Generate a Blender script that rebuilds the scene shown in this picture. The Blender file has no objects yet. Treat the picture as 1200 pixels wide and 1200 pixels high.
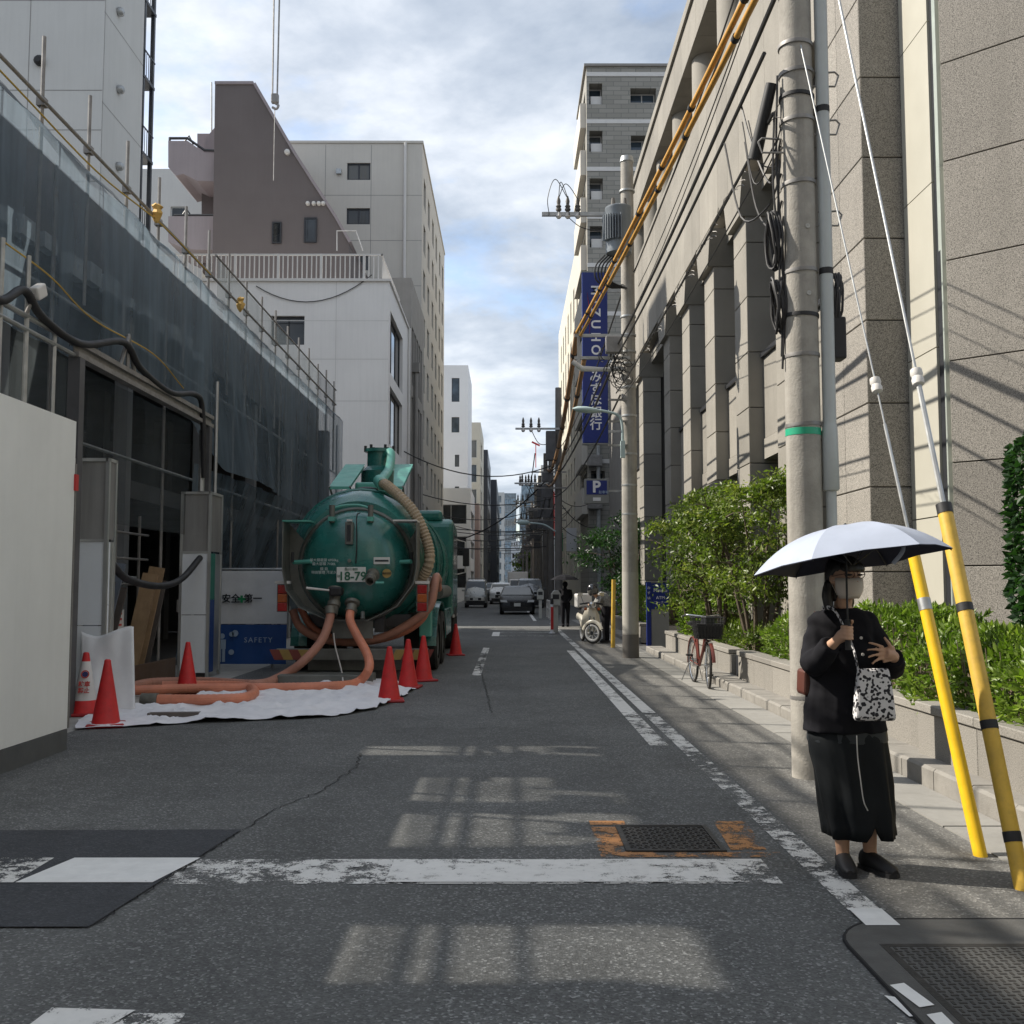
import bpy, bmesh, math, random
import numpy as np
from mathutils import Vector, Matrix, noise as mnoise
R = math.radians
random.seed(7)
rng = np.random.default_rng(11)
scn = bpy.context.scene
col = scn.collection

# ------------------------------------------------------------------ camera
CAMZ = 1.48
PITCH = math.atan(86.0 / 1200.0)
YAW = -math.atan(3.0 / 1200.0)
cam_d = bpy.data.cameras.new('camera')
cam = bpy.data.objects.new('camera', cam_d); col.objects.link(cam)
cam.location = (0, 0, CAMZ); cam.rotation_euler = (R(90) + PITCH, 0, YAW)
cam_d.sensor_width = 36; cam_d.lens = 36; cam_d.clip_start = 0.05; cam_d.clip_end = 6000
scn.camera = cam
# ------------------------------------------------------------------ sky + sun
SUN_EL = R(41.0)
SUN_AZ = math.atan2(-0.965, 0.26)          # clockwise from +Y
world = bpy.data.worlds.new('World'); scn.world = world; world.use_nodes = True
wt = world.node_tree; wt.nodes.clear()
def wn(t, **k):
    n = wt.nodes.new(t)
    for a, b in k.items(): setattr(n, a, b)
    return n
wout = wn('ShaderNodeOutputWorld'); wbg = wn('ShaderNodeBackground'); wbg.inputs['Strength'].default_value = 0.12
sky = wn('ShaderNodeTexSky', sky_type='NISHITA', sun_disc=False, sun_elevation=SUN_EL, sun_rotation=SUN_AZ,
         altitude=50, air_density=1.0, dust_density=1.5, ozone_density=1.5)
wtc = wn('ShaderNodeTexCoord')
sep = wn('ShaderNodeSeparateXYZ'); wt.links.new(wtc.outputs['Generated'], sep.inputs[0])
def wmath(op, a, b=None, clamp=False):
    n = wn('ShaderNodeMath', operation=op, use_clamp=clamp)
    for i, v in enumerate((a, b)):
        if v is None: continue
        if isinstance(v, (int, float)): n.inputs[i].default_value = v
        else: wt.links.new(v, n.inputs[i])
    return n.outputs[0]
zz = wmath('ADD', wmath('MAXIMUM', sep.outputs[2], 0.0), 0.26)
cx = wmath('DIVIDE', sep.outputs[0], zz); cy = wmath('DIVIDE', sep.outputs[1], zz)
cmb = wn('ShaderNodeCombineXYZ'); wt.links.new(cx, cmb.inputs[0]); wt.links.new(cy, cmb.inputs[1])
def wnoise(scale, detail, rough, off=0.0, dist=0.0):
    n = wn('ShaderNodeTexNoise'); n.inputs['Scale'].default_value = scale; n.inputs['Detail'].default_value = detail
    n.inputs['Roughness'].default_value = rough; n.inputs['Distortion'].default_value = dist
    mp = wn('ShaderNodeMapping'); mp.inputs['Location'].default_value = (off, off * .7, off * .3); mp.inputs['Scale'].default_value = (1.0, 1.1, 1)
    mp.inputs['Rotation'].default_value = (0, 0, R(18))
    wt.links.new(cmb.outputs[0], mp.inputs[0]); wt.links.new(mp.outputs[0], n.inputs[0]); return n.outputs['Fac']
def wramp(f, stops):
    r = wn('ShaderNodeValToRGB'); e = r.color_ramp.elements
    while len(e) < len(stops): e.new(0.5)
    for i, (p, c) in enumerate(stops): e[i].position = p; e[i].color = (c[0], c[1], c[2], 1) if not isinstance(c, (int, float)) else (c, c, c, 1)
    wt.links.new(f, r.inputs[0]); return r.outputs[0]
cov = wramp(wnoise(1.9, 10, .60, 5.3, .15), [(.33, 0.0), (.49, 1.0)])
shade = wramp(wnoise(3.4, 10, .56, 11.0, .1), [(.32, (1.65, 1.95, 2.4)), (.50, (2.7, 2.97, 3.35)), (.68, (4.25, 4.4, 4.6))])
cmix = wn('ShaderNodeMix', data_type='RGBA')
wt.links.new(wmath('MULTIPLY', cov, 0.93), cmix.inputs['Factor'])
wt.links.new(sky.outputs[0], cmix.inputs['A']); wt.links.new(shade, cmix.inputs['B'])
wt.links.new(cmix.outputs['Result'], wbg.inputs['Color']); wt.links.new(wbg.outputs[0], wout.inputs[0])
sun_d = bpy.data.lights.new('sun', 'SUN'); sun_d.energy = 3.5; sun_d.angle = R(0.5); sun_d.color = (1.0, 0.93, 0.82)
sun = bpy.data.objects.new('sun', sun_d); col.objects.link(sun)
SUN_DIR = Vector((math.cos(SUN_EL) * math.sin(SUN_AZ), math.cos(SUN_EL) * math.cos(SUN_AZ), math.sin(SUN_EL)))
sun.rotation_euler = SUN_DIR.to_track_quat('Z', 'Y').to_euler()
sun.location = SUN_DIR * 60
scn.view_settings.view_transform = 'Standard'; scn.view_settings.look = 'None'
scn.view_settings.exposure = 1.08; scn.view_settings.gamma = 1.0; scn.view_settings.use_curve_mapping = False
scn.cycles.use_denoising = True
scn.cycles.max_bounces = 5; scn.cycles.transparent_max_bounces = 9; scn.cycles.diffuse_bounces = 3; scn.cycles.glossy_bounces = 2; scn.cycles.transmission_bounces = 2

# ------------------------------------------------------------------ pixel -> world (1200 px photograph)
CAMROT = Matrix.Rotation(YAW, 3, 'Z') @ Matrix.Rotation(R(90) + PITCH, 3, 'X')
CAMP = Vector((0, 0, CAMZ))
def ray(px, py): return CAMROT @ Vector(((px - 600) / 1200.0, (600 - py) / 1200.0, -1.0))
def atY(px, py, Y): d = ray(px, py); return CAMP + d * (Y / d.y)
def atX(px, py, X): d = ray(px, py); return CAMP + d * (X / d.x)
def atZ(px, py, z=0.0): d = ray(px, py); return CAMP + d * ((z - CAMZ) / d.z)

# ------------------------------------------------------------------ mesh builder
class MB:
    def __init__(s): s.v = []; s.f = []
    def quad(s, a, b, c, d):
        n = len(s.v); s.v += [tuple(a), tuple(b), tuple(c), tuple(d)]; s.f.append((n, n+1, n+2, n+3)); return s
    def poly(s, pts):
        n = len(s.v); s.v += [tuple(p) for p in pts]; s.f.append(tuple(range(n, n+len(pts)))); return s
    def box(s, x0, x1, y0, y1, z0, z1, m=None):
        c = [Vector((x, y, z)) for z in (z0, z1) for y in (y0, y1) for x in (x0, x1)]
        if m is not None: c = [m @ p for p in c]
        n = len(s.v); s.v += [tuple(p) for p in c]
        s.f += [tuple(n+i for i in q) for q in ((0,2,3,1),(4,5,7,6),(0,1,5,4),(2,6,7,3),(0,4,6,2),(1,3,7,5))]; return s
    def cbox(s, c, sz, rot=None):
        m = Matrix.Translation(Vector(c))
        if rot is not None: m = m @ (rot if isinstance(rot, Matrix) else Matrix.Rotation(rot, 4, 'Z'))
        return s.box(-sz[0]/2, sz[0]/2, -sz[1]/2, sz[1]/2, -sz[2]/2, sz[2]/2, m)
    def tube(s, pts, r, n=8, cap=True, flat=1.0, closed=False):
        pts = [Vector(p) for p in pts]; k = len(pts)
        rs = list(r) if isinstance(r, (list, tuple)) else [r] * k
        base = len(s.v); up = None
        for i, p in enumerate(pts):
            if closed: t = pts[(i+1) % k] - pts[i-1]
            else: t = pts[min(i+1, k-1)] - pts[max(i-1, 0)]
            if t.length < 1e-9: t = Vector((0,0,1))
            t.normalize()
            if up is None:
                a = Vector((0,0,1)) if abs(t.z) < .9 else Vector((1,0,0))
                up = t.cross(a).normalized()
            up = (up - t * up.dot(t))
            if up.length < 1e-6: up = t.orthogonal()
            up.normalize(); b = t.cross(up)
            for j in range(n):
                a = 2*math.pi*j/n
                s.v.append(tuple(p + up*(rs[i]*math.cos(a)) + b*(rs[i]*flat*math.sin(a))))
        m = k if closed else k-1
        for i in range(m):
            for j in range(n):
                i2 = (i+1) % k
                s.f.append((base+i*n+j, base+i*n+(j+1)%n, base+i2*n+(j+1)%n, base+i2*n+j))
        if cap and not closed:
            s.f.append(tuple(base+j for j in reversed(range(n)))); s.f.append(tuple(base+(k-1)*n+j for j in range(n)))
        return s
    def cyl(s, a, b, r0, r1=None, n=12, cap=True): return s.tube([a, b], [r0, r0 if r1 is None else r1], n, cap)
    def lathe(s, prof, n=24, m=None, cap=True):
        base = len(s.v); k = len(prof)
        for (r, z) in prof:
            for j in range(n):
                a = 2*math.pi*j/n; p = Vector((r*math.cos(a), r*math.sin(a), z))
                s.v.append(tuple(m @ p if m is not None else p))
        for i in range(k-1):
            for j in range(n): s.f.append((base+i*n+j, base+i*n+(j+1)%n, base+(i+1)*n+(j+1)%n, base+(i+1)*n+j))
        if cap:
            s.f.append(tuple(base+j for j in reversed(range(n)))); s.f.append(tuple(base+(k-1)*n+j for j in range(n)))
        return s
    def loft(s, rings, cap=True, closed=True):
        base = len(s.v); n = len(rings[0])
        for r in rings: s.v += [tuple(p) for p in r]
        for i in range(len(rings)-1):
            for j in range(n if closed else n-1): s.f.append((base+i*n+j, base+i*n+(j+1)%n, base+(i+1)*n+(j+1)%n, base+(i+1)*n+j))
        if cap and closed:
            s.f.append(tuple(base+j for j in reversed(range(n)))); s.f.append(tuple(base+(len(rings)-1)*n+j for j in range(n)))
        return s
    def prism(s, poly, ax, t0, t1):
        """extrude a 2D polygon along an axis (0,1,2)"""
        def P(p, t):
            if ax == 0: return (t, p[0], p[1])
            if ax == 1: return (p[0], t, p[1])
            return (p[0], p[1], t)
        n = len(poly); b = len(s.v)
        s.v += [P(p, t0) for p in poly] + [P(p, t1) for p in poly]
        s.f.append(tuple(b+i for i in reversed(range(n)))); s.f.append(tuple(b+n+i for i in range(n)))
        for i in range(n): s.f.append((b+i, b+(i+1)%n, b+n+(i+1)%n, b+n+i))
        return s
    def mesh(s, name, mat=None, smooth=False, ang=40):
        me = bpy.data.meshes.new(name); me.from_pydata(s.v, [], s.f); me.update()
        bm = bmesh.new(); bm.from_mesh(me); bmesh.ops.recalc_face_normals(bm, faces=bm.faces); bm.to_mesh(me); bm.free()
        if smooth:
            me.polygons.foreach_set('use_smooth', [True]*len(me.polygons))
            me.set_sharp_from_angle(angle=R(ang))
        if mat: me.materials.append(mat)
        return me
def wmat(o):
    m = o.matrix_basis.copy()
    if o.parent: m = wmat(o.parent) @ o.matrix_parent_inverse @ m
    return m
def put(me, name, parent=None, local=False, loc=None, rot=None):
    o = bpy.data.objects.new(name, me); col.objects.link(o)
    if loc is not None: o.location = loc
    if rot is not None: o.rotation_euler = rot
    if parent is not None:
        o.parent = parent
        if not local: o.matrix_parent_inverse = wmat(parent).inverted()
    return o
def tag(o, label, cat=None, group=None, kind=None):
    o['label'] = label
    if cat: o['category'] = cat
    if group: o['group'] = group
    if kind: o['kind'] = kind
    return o
def thing(name, label, cat, loc=(0,0,0), rz=0, group=None, kind=None):
    o = bpy.data.objects.new(name, None); col.objects.link(o); o.empty_display_size = .2
    o.location = loc; o.rotation_euler = (0, 0, rz)
    return tag(o, label, cat, group, kind)
def part(mb, name, mat, parent=None, smooth=False, local=False, ang=40, bevel=0, **k):
    o = put(mb.mesh(name, mat, smooth, ang), name, parent, local, **k)
    if bevel:
        m = o.modifiers.new('bevel', 'BEVEL'); m.width = bevel; m.segments = 2; m.limit_method = 'ANGLE'
    return o
def structure(o, label=None):
    o['kind'] = 'structure'
    if label: o['label'] = label
    return o
def copy_tree(o, parent=None):
    c = o.copy(); col.objects.link(c)
    c.parent = parent
    for ch in o.children: copy_tree(ch, c)
    return c
def text_mesh(body, size, mat, depth=0.002, align='CENTER', spacing=1.0, bold=0.0):
    cu = bpy.data.curves.new('writing', 'FONT'); cu.body = body; cu.size = size; cu.align_x = align; cu.align_y = 'CENTER'
    cu.extrude = depth; cu.space_character = spacing; cu.offset = bold; cu.resolution_u = 3
    o = bpy.data.objects.new('writing', cu); col.objects.link(o)
    dg = bpy.context.evaluated_depsgraph_get(); me = bpy.data.meshes.new_from_object(o.evaluated_get(dg))
    bpy.data.objects.remove(o); me.materials.clear(); me.materials.append(mat); return me
def catmull(pts, n=6):
    pts = [Vector(p) for p in pts]; out = []
    P = [pts[0]*2-pts[1]] + pts + [pts[-1]*2-pts[-2]]
    for i in range(1, len(P)-2):
        a, b, c, d = P[i-1:i+3]
        for k in range(n):
            t = k/n
            out.append(.5*((2*b)+(c-a)*t+(2*a-5*b+4*c-d)*t*t+(3*b-a-3*c+d)*t**3))
    out.append(pts[-1]); return out
def sagline(a, b, sag, n=14):
    a = Vector(a); b = Vector(b)
    return [a.lerp(b, i/n) - Vector((0,0,1))*sag*4*(i/n)*(1-i/n) for i in range(n+1)]

# ------------------------------------------------------------------ materials
class NT:
    def __init__(s, name):
        s.m = bpy.data.materials.new(name); s.m.use_nodes = True; s.t = s.m.node_tree; s.n = s.t.nodes
        s.b = s.n['Principled BSDF']; s.out = s.n['Material Output']; s.pos = None
    def node(s, t, **k):
        n = s.n.new(t)
        for a, b in k.items(): setattr(n, a, b)
        return n
    def lk(s, a, b): s.t.links.new(a, b)
    def P(s):
        if s.pos is None: s.pos = s.node('ShaderNodeNewGeometry').outputs['Position']
        return s.pos
    def mapped(s, scale=(1,1,1), src=None):
        mp = s.node('ShaderNodeMapping'); mp.inputs['Scale'].default_value = scale; s.lk(src or s.P(), mp.inputs[0]); return mp.outputs[0]
    def noise(s, scale, detail=4, rough=.55, vec=None, dist=0):
        n = s.node('ShaderNodeTexNoise'); n.inputs['Scale'].default_value = scale; n.inputs['Detail'].default_value = detail
        n.inputs['Roughness'].default_value = rough; n.inputs['Distortion'].default_value = dist
        s.lk(vec or s.P(), n.inputs['Vector']); return n.outputs['Fac']
    def voro(s, scale, vec=None, feat='F1', out='Distance'):
        n = s.node('ShaderNodeTexVoronoi', feature=feat); n.inputs['Scale'].default_value = scale; s.lk(vec or s.P(), n.inputs['Vector']); return n.outputs[out]
    def ramp(s, f, stops):
        r = s.node('ShaderNodeValToRGB'); e = r.color_ramp.elements
        while len(e) < len(stops): e.new(0.5)
        for i, (p, c) in enumerate(stops):
            e[i].position = p; e[i].color = (c, c, c, 1) if isinstance(c, (int, float)) else (*c[:3], 1)
        s.lk(f, r.inputs[0]); return r.outputs[0]
    def mix(s, f, a, b, blend='MIX'):
        n = s.node('ShaderNodeMix', data_type='RGBA', blend_type=blend)
        for sock, v in (('Factor', f), ('A', a), ('B', b)):
            if isinstance(v, (int, float)): n.inputs[sock].default_value = v if sock == 'Factor' else (v, v, v, 1)
            elif isinstance(v, tuple): n.inputs[sock].default_value = (*v[:3], 1)
            else: s.lk(v, n.inputs[sock])
        return n.outputs['Result']
    def math(s, op, a, b=None, clamp=False):
        n = s.node('ShaderNodeMath', operation=op, use_clamp=clamp)
        for i, v in enumerate((a, b)):
            if v is None: continue
            if isinstance(v, (int, float)): n.inputs[i].default_value = v
            else: s.lk(v, n.inputs[i])
        return n.outputs[0]
    def col(s, v):
        if isinstance(v, tuple): s.b.inputs['Base Color'].default_value = (*v[:3], 1)
        else: s.lk(v, s.b.inputs['Base Color'])
    def rough(s, v):
        if isinstance(v, (int, float)): s.b.inputs['Roughness'].default_value = v
        else: s.lk(v, s.b.inputs['Roughness'])
    def bump(s, h, strength=.3, dist=.01):
        n = s.node('ShaderNodeBump'); n.inputs['Strength'].default_value = strength; n.inputs['Distance'].default_value = dist
        s.lk(h, n.inputs['Height']); s.lk(n.outputs[0], s.b.inputs['Normal'])
    def alpha(s, v): s.lk(v, s.b.inputs['Alpha'])
def sc(c, k): return tuple(min(1, x*k) for x in c[:3])
def mat(name, c, rough=.55, metal=0.0, var=.14, scale=2.5, bump=0.0, bscale=80, spec=.5, dirt=0.0, streak=0.0, coat=0.0):
    t = NT(name); t.b.inputs['Metallic'].default_value = metal; t.b.inputs['Specular IOR Level'].default_value = spec
    t.b.inputs['Coat Weight'].default_value = coat
    f = t.noise(scale, 6, .62)
    cc = t.ramp(f, [(.28, sc(c, 1-var)), (.72, sc(c, 1+var))])
    if dirt:
        g = t.ramp(t.noise(scale*3.1, 8, .7), [(.48, 0.0), (.75, 1.0)])
        cc = t.mix(t.math('MULTIPLY', g, dirt), cc, (.09, .075, .06))
    if streak:
        g = t.ramp(t.noise(1.0, 6, .6, t.mapped((9, 9, .35))), [(.45, 0.0), (.75, 1.0)])
        cc = t.mix(t.math('MULTIPLY', g, streak), cc, sc(c, .45))
    t.col(cc)
    t.rough(t.ramp(t.noise(scale*2.3, 5), [(.2, max(.03, rough-.1)), (.8, min(1, rough+.12))]))
    if bump: t.bump(t.noise(bscale, 4), bump, .01)
    return t.m
def glass_mat(name, c=(.018,.022,.026), rough=.04):
    t = NT(name); t.b.inputs['Specular IOR Level'].default_value = .6
    oi = t.node('ShaderNodeObjectInfo'); cur = t.ramp(oi.outputs['Random'], [(0, 0.0), (.62, 0.0), (.66, .5), (1, 1.0)])
    base = t.ramp(t.noise(.9, 2), [(.3, sc(c, .6)), (.7, sc(c, 1.6))]); t.col(t.mix(t.math('MULTIPLY', cur, .8), base, (.17, .165, .15))); t.rough(rough)
    t.bump(t.noise(.7, 2), .04, .05); return t.m

def asphalt(name, c, speck=1.0, stain=.25):
    t = NT(name)
    big = t.ramp(t.noise(.55, 8, .66), [(.3, sc(c, 1-stain)), (.7, sc(c, 1+stain))])
    mid = t.ramp(t.noise(6, 6, .7), [(.3, .86), (.7, 1.14)])
    cc = t.mix(1.0, big, mid, 'MULTIPLY')
    v = t.voro(95, None, 'F1', 'Color')
    sepc = t.node('ShaderNodeSeparateColor'); t.lk(v, sepc.inputs[0])
    st = t.ramp(sepc.outputs[0], [(0.0, .55), (.55, .95), (.86, 1.25), (.96, 2.6)])
    cc = t.mix(speck*.8, cc, t.mix(1.0, cc, st, 'MULTIPLY'))
    # long stains along the wheel paths
    tr = t.ramp(t.noise(1.0, 5, .6, t.mapped((1.3, .10, 1))), [(.45, 0.0), (.8, .5)])
    cc = t.mix(tr, cc, sc(c, .72))
    bl = t.ramp(t.noise(1.15, 6, .68), [(.56, 0.0), (.72, .42)]); cc = t.mix(bl, cc, sc(c, .62))
    pl = t.ramp(t.noise(.8, 3, .5, t.mapped((1.6, .05, 1))), [(.5, 0.0), (.7, .22)]); cc = t.mix(pl, cc, sc(c, 1.35))
    t.col(cc); t.rough(t.ramp(t.noise(40, 3), [(.2, .72), (.8, .95)])); t.b.inputs['Specular IOR Level'].default_value = .35
    h = t.math('ADD', t.voro(95), t.math('MULTIPLY', t.noise(240, 2), .5)); t.bump(h, .55, .006)
    return t.m
def paint_mat(name, c, wear=.5, wscale=7):
    t = NT(name); t.col(t.ramp(t.noise(9, 5, .7), [(.3, sc(c, .84)), (.7, c)])); t.rough(.6)
    a = t.noise(wscale, 9, .72); b = t.noise(.9, 4, .6); f = t.math('ADD', t.math('MULTIPLY', a, .62), t.math('MULTIPLY', b, .38))
    lo = .30 + .26*wear
    g = t.noise(120, 2, .6)
    f = t.math('ADD', f, t.math('MULTIPLY', t.math('SUBTRACT', g, .5), .22))
    t.alpha(t.ramp(f, [(lo-.02, 0.0), (lo+.02, 1.0)])); return t.m
def granite(name, c, speck=.5, sscale=160, var=.07):
    t = NT(name)
    a = t.ramp(t.noise(.8, 5, .6), [(.3, sc(c, 1-var)), (.7, sc(c, 1+var))])
    s1 = t.ramp(t.noise(sscale, 3, .7), [(.36, 1-speck), (.5, 1.0), (.66, 1+speck*.7)])
    cc = t.mix(1.0, a, s1, 'MULTIPLY')
    st = t.ramp(t.noise(1.0, 6, .6, t.mapped((3, 3, .22))), [(.5, 0.0), (.8, .28)])
    cc = t.mix(st, cc, sc(c, .6))
    oi = t.node('ShaderNodeObjectInfo'); cc = t.mix(1.0, cc, t.ramp(oi.outputs['Random'], [(0, .85), (1, 1.08)]), 'MULTIPLY')
    t.col(cc); t.rough(.75); t.b.inputs['Specular IOR Level'].default_value = .3
    t.bump(t.noise(sscale*.8, 3), .35, .004); return t.m
def leaf_mat(name, dark, light, tip=None):
    t = NT(name)
    at = t.node('ShaderNodeAttribute', attribute_name='leaftone')
    stops = [(0.0, dark), (.6, light)] + ([(1.0, tip)] if tip else [(1.0, sc(light, 1.25))])
    cc = t.ramp(at.outputs['Fac'], stops)
    t.col(cc); t.rough(.42); t.b.inputs['Specular IOR Level'].default_value = .45
    tr = t.node('ShaderNodeBsdfTranslucent'); t.lk(t.mix(1.0, cc, (1.0, 1.25, .55), 'MULTIPLY'), tr.inputs[0])
    ms = t.node('ShaderNodeMixShader'); ms.inputs[0].default_value = .38
    t.lk(t.b.outputs[0], ms.inputs[1]); t.lk(tr.outputs[0], ms.inputs[2]); t.lk(ms.outputs[0], t.out.inputs[0]); return t.m
def net_mat(name, c, opac, rng_=.14):
    t = NT(name)
    lo = t.noise(.35, 5, .6, t.mapped((1.3, 1.3, .8))); f = t.noise(1.0, 4, .6, t.mapped((5, 5, .25)))
    cc = t.ramp(t.math('ADD', t.math('MULTIPLY', lo, .6), t.math('MULTIPLY', f, .4)), [(.3, sc(c, .65)), (.7, sc(c, 1.5))])
    t.col(cc); t.rough(.8); t.b.inputs['Specular IOR Level'].default_value = .2
    tl = t.node('ShaderNodeBsdfTranslucent'); t.lk(cc, tl.inputs[0])
    m1 = t.node('ShaderNodeMixShader'); m1.inputs[0].default_value = .45; t.lk(t.b.outputs[0], m1.inputs[1]); t.lk(tl.outputs[0], m1.inputs[2])
    tp = t.node('ShaderNodeBsdfTransparent'); m2 = t.node('ShaderNodeMixShader')
    op = t.ramp(t.noise(.5, 4, .6, t.mapped((2.2, 2.2, .6))), [(.3, max(0, opac-rng_)), (.7, min(1, opac+rng_))])
    t.lk(op, m2.inputs[0]); t.lk(tp.outputs[0], m2.inputs[1]); t.lk(m1.outputs[0], m2.inputs[2]); t.lk(m2.outputs[0], t.out.inputs[0]); return t.m

A = {}
A['asphalt'] = asphalt('asphalt road', (.112, .1145, .1125))
A['asphalt_side'] = asphalt('asphalt verge', (.130, .127, .119), .8, .2)
A['patch'] = asphalt('fresh asphalt patch', (.048, .051, .057), .5, .12)
A['ground'] = mat('far ground', (.10, .098, .095), .9, var=.2, scale=.3)
A['white_worn'] = paint_mat('worn white road paint', (.70, .69, .66), .74)
A['white_line'] = paint_mat('white road paint', (.74, .73, .70), .52, 9)
A['white_new'] = paint_mat('fresh white road paint', (.80, .80, .78), .05, 12)
A['orange_paint'] = paint_mat('worn orange road paint', (.42, .19, .06), .84, 6)
A['concrete'] = mat('weathered concrete', (.34, .33, .305), .85, var=.16, scale=3, bump=.35, bscale=120, dirt=.25)
A['concrete_lt'] = mat('pale concrete', (.25, .243, .225), .85, var=.14, scale=2.5, bump=.3, bscale=120, dirt=.2)
A['kerb'] = mat('kerb stone', (.235, .222, .20), .85, var=.16, scale=4, bump=.5, bscale=140, dirt=.3)
A['granite'] = granite('speckled granite', (.265, .247, .22), .7, 95)
A['granite_fine'] = granite('warm stone cladding', (.265, .248, .217), .3, 160, .12)
A['granite_planter'] = granite('planter granite', (.255, .24, .215), .45, 120)
A['joint'] = mat('dark joint sealant', (.05, .048, .045), .9, var=.1)
A['cream_panel'] = mat('cream cladding panel', (.42, .405, .345), .5, var=.05, scale=1)
A['dark_glass'] = glass_mat('dark window glass')
A['blue_glass'] = glass_mat('bluish window glass', (.05, .07, .09), .06)
A['tower_glass'] = glass_mat('far tower glass', (.16, .22, .27), .12)
A['frame_dark'] = mat('dark window frame', (.035, .037, .042), .4, .3, var=.1)
A['frame_alu'] = mat('aluminium frame', (.52, .53, .52), .38, .75, var=.08)
A['steel'] = mat('galvanised steel', (.40, .41, .41), .45, .75, var=.18, scale=6)
A['steel_dull'] = mat('dull scaffold pipe', (.27, .26, .25), .55, .5, var=.25, scale=5, dirt=.25)
A['black'] = mat('black rubber', (.018, .018, .02), .6, var=.2)
A['cable'] = mat('black cable sheath', (.022, .021, .022), .55, var=.2)
A['tyre'] = mat('tyre rubber', (.024, .023, .022), .8, var=.25, bump=.3, bscale=60, dirt=.2)
A['white_panel'] = mat('white hoarding panel', (.84, .845, .81), .42, var=.06, scale=.9, dirt=.03, streak=.07)
A['white_plain'] = mat('white sheet panel', (.72, .76, .79), .4, var=.04, scale=1.2, dirt=.05)
A['grey_mesh_panel'] = net_mat('grey perforated panel', (.40, .395, .38), .86)
A['net'] = net_mat('dark scaffold net', (.20, .262, .318), .58, .22)
A['net_top'] = net_mat('grey net flap', (.26, .28, .30), .90)
A['net_clear'] = net_mat('thin black net', (.12, .14, .15), .42)
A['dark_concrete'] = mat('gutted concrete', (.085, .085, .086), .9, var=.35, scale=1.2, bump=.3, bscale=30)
A['dark_steel'] = mat('primed steel beam', (.10, .10, .105), .6, .2, var=.25)
A['yellow_pvc'] = mat('glossy yellow guard', (.80, .50, .015), .33, var=.08, scale=5, dirt=.16)
A['yellow_old'] = mat('faded yellow guard', (.66, .42, .06), .5, var=.16, scale=4, dirt=.28)
A['orange_tube'] = mat('ochre cable cover', (.56, .29, .055), .45, var=.12, scale=5)
A['brown_tube'] = mat('brown cable cover', (.27, .15, .065), .5, var=.15, scale=5)
A['pole'] = mat('spun concrete pole', (.34, .32, .285), .85, var=.2, scale=4.5, bump=.4, bscale=60, streak=.45, dirt=.2)
A['pvc_grey'] = mat('grey pvc conduit', (.46, .49, .49), .4, var=.05, scale=3, dirt=.06)
A['trunk'] = mat('bark', (.10, .078, .055), .9, var=.35, scale=14, bump=.8, bscale=50)
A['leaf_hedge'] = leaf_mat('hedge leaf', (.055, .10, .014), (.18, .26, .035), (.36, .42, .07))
A['leaf_tree'] = leaf_mat('tree leaf', (.038, .068, .012), (.15, .20, .034), (.38, .39, .08))
A['leaf_dark'] = leaf_mat('dark leaf', (.012, .035, .012), (.03, .075, .022))
A['twig'] = mat('dry twig', (.13, .10, .07), .9, var=.3, scale=20)
A['soil'] = mat('planter soil', (.045, .035, .026), .95, var=.3, scale=10, bump=.6, bscale=40)
# ================================================================== THE SETTING
def sheet(name, pts, z, m, parent=None):
    return part(MB().poly([(p[0], p[1], z) for p in pts]), name, m, parent)
def rect(x0, x1, y0, y1): return [(x0, y0), (x1, y0), (x1, y1), (x0, y1)]
g = structure(sheet('ground', rect(-900, 900, -60, 2500), -.03, A['ground']), 'wide city ground under the street and buildings')
road = structure(sheet('road', rect(-4.45, 1.72, -12, 700), 0.0, A['asphalt']), 'dark asphalt street running straight between the buildings')
verge = structure(sheet('pavement', rect(1.72, 2.66, -12, 700), 0.0, A['asphalt_side']), 'pale asphalt walking strip beside the white edge line')
lverge = structure(sheet('pavement', rect(-6.2, -4.45, -12, 120), -.002, A['concrete']), 'concrete strip under the hoarding and scaffold')
crs = structure(sheet('side_street', rect(-60, 60, 72, 78.5), .002, A['asphalt']), 'side street crossing beyond the parked vehicles')
# gutter slabs and kerb stones, each a piece
gut = structure(thing('gutter', 'concrete gutter slabs along the planter kerb', None, (2.86, 0, 0)))
sl = MB().box(-.195, .195, -.99, .99, -.05, .004).mesh('gutter_slab', A['concrete_lt'])
for i in range(24): put(sl, 'gutter_slab', gut, loc=(2.86, -2.6 + i*2.0, (i % 3)*.0015))
kb = structure(thing('kerb', 'low stone kerb in front of the granite planter', None, (3.1, 0, 0)))
def kerb_mesh(L, h, x0=-.055, x1=.29):
    return MB().prism([(x0, -.05), (x1, -.05), (x1, h), (x0+.02, h), (x0, h-.02)], 1, -L/2, L/2).mesh('kerb_stone', A['kerb'])
k1 = kerb_mesh(.594, .125); k2 = kerb_mesh(.594, .155)
y = 1.2
while y < 38:
    if not (22.9 < y < 26.5): put(k2 if y < 9.0 else k1, 'kerb_stone', kb, loc=(3.115, y, random.uniform(-.004, .004)), rot=(0, 0, random.uniform(-.006, .006)))
    y += .6
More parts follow.
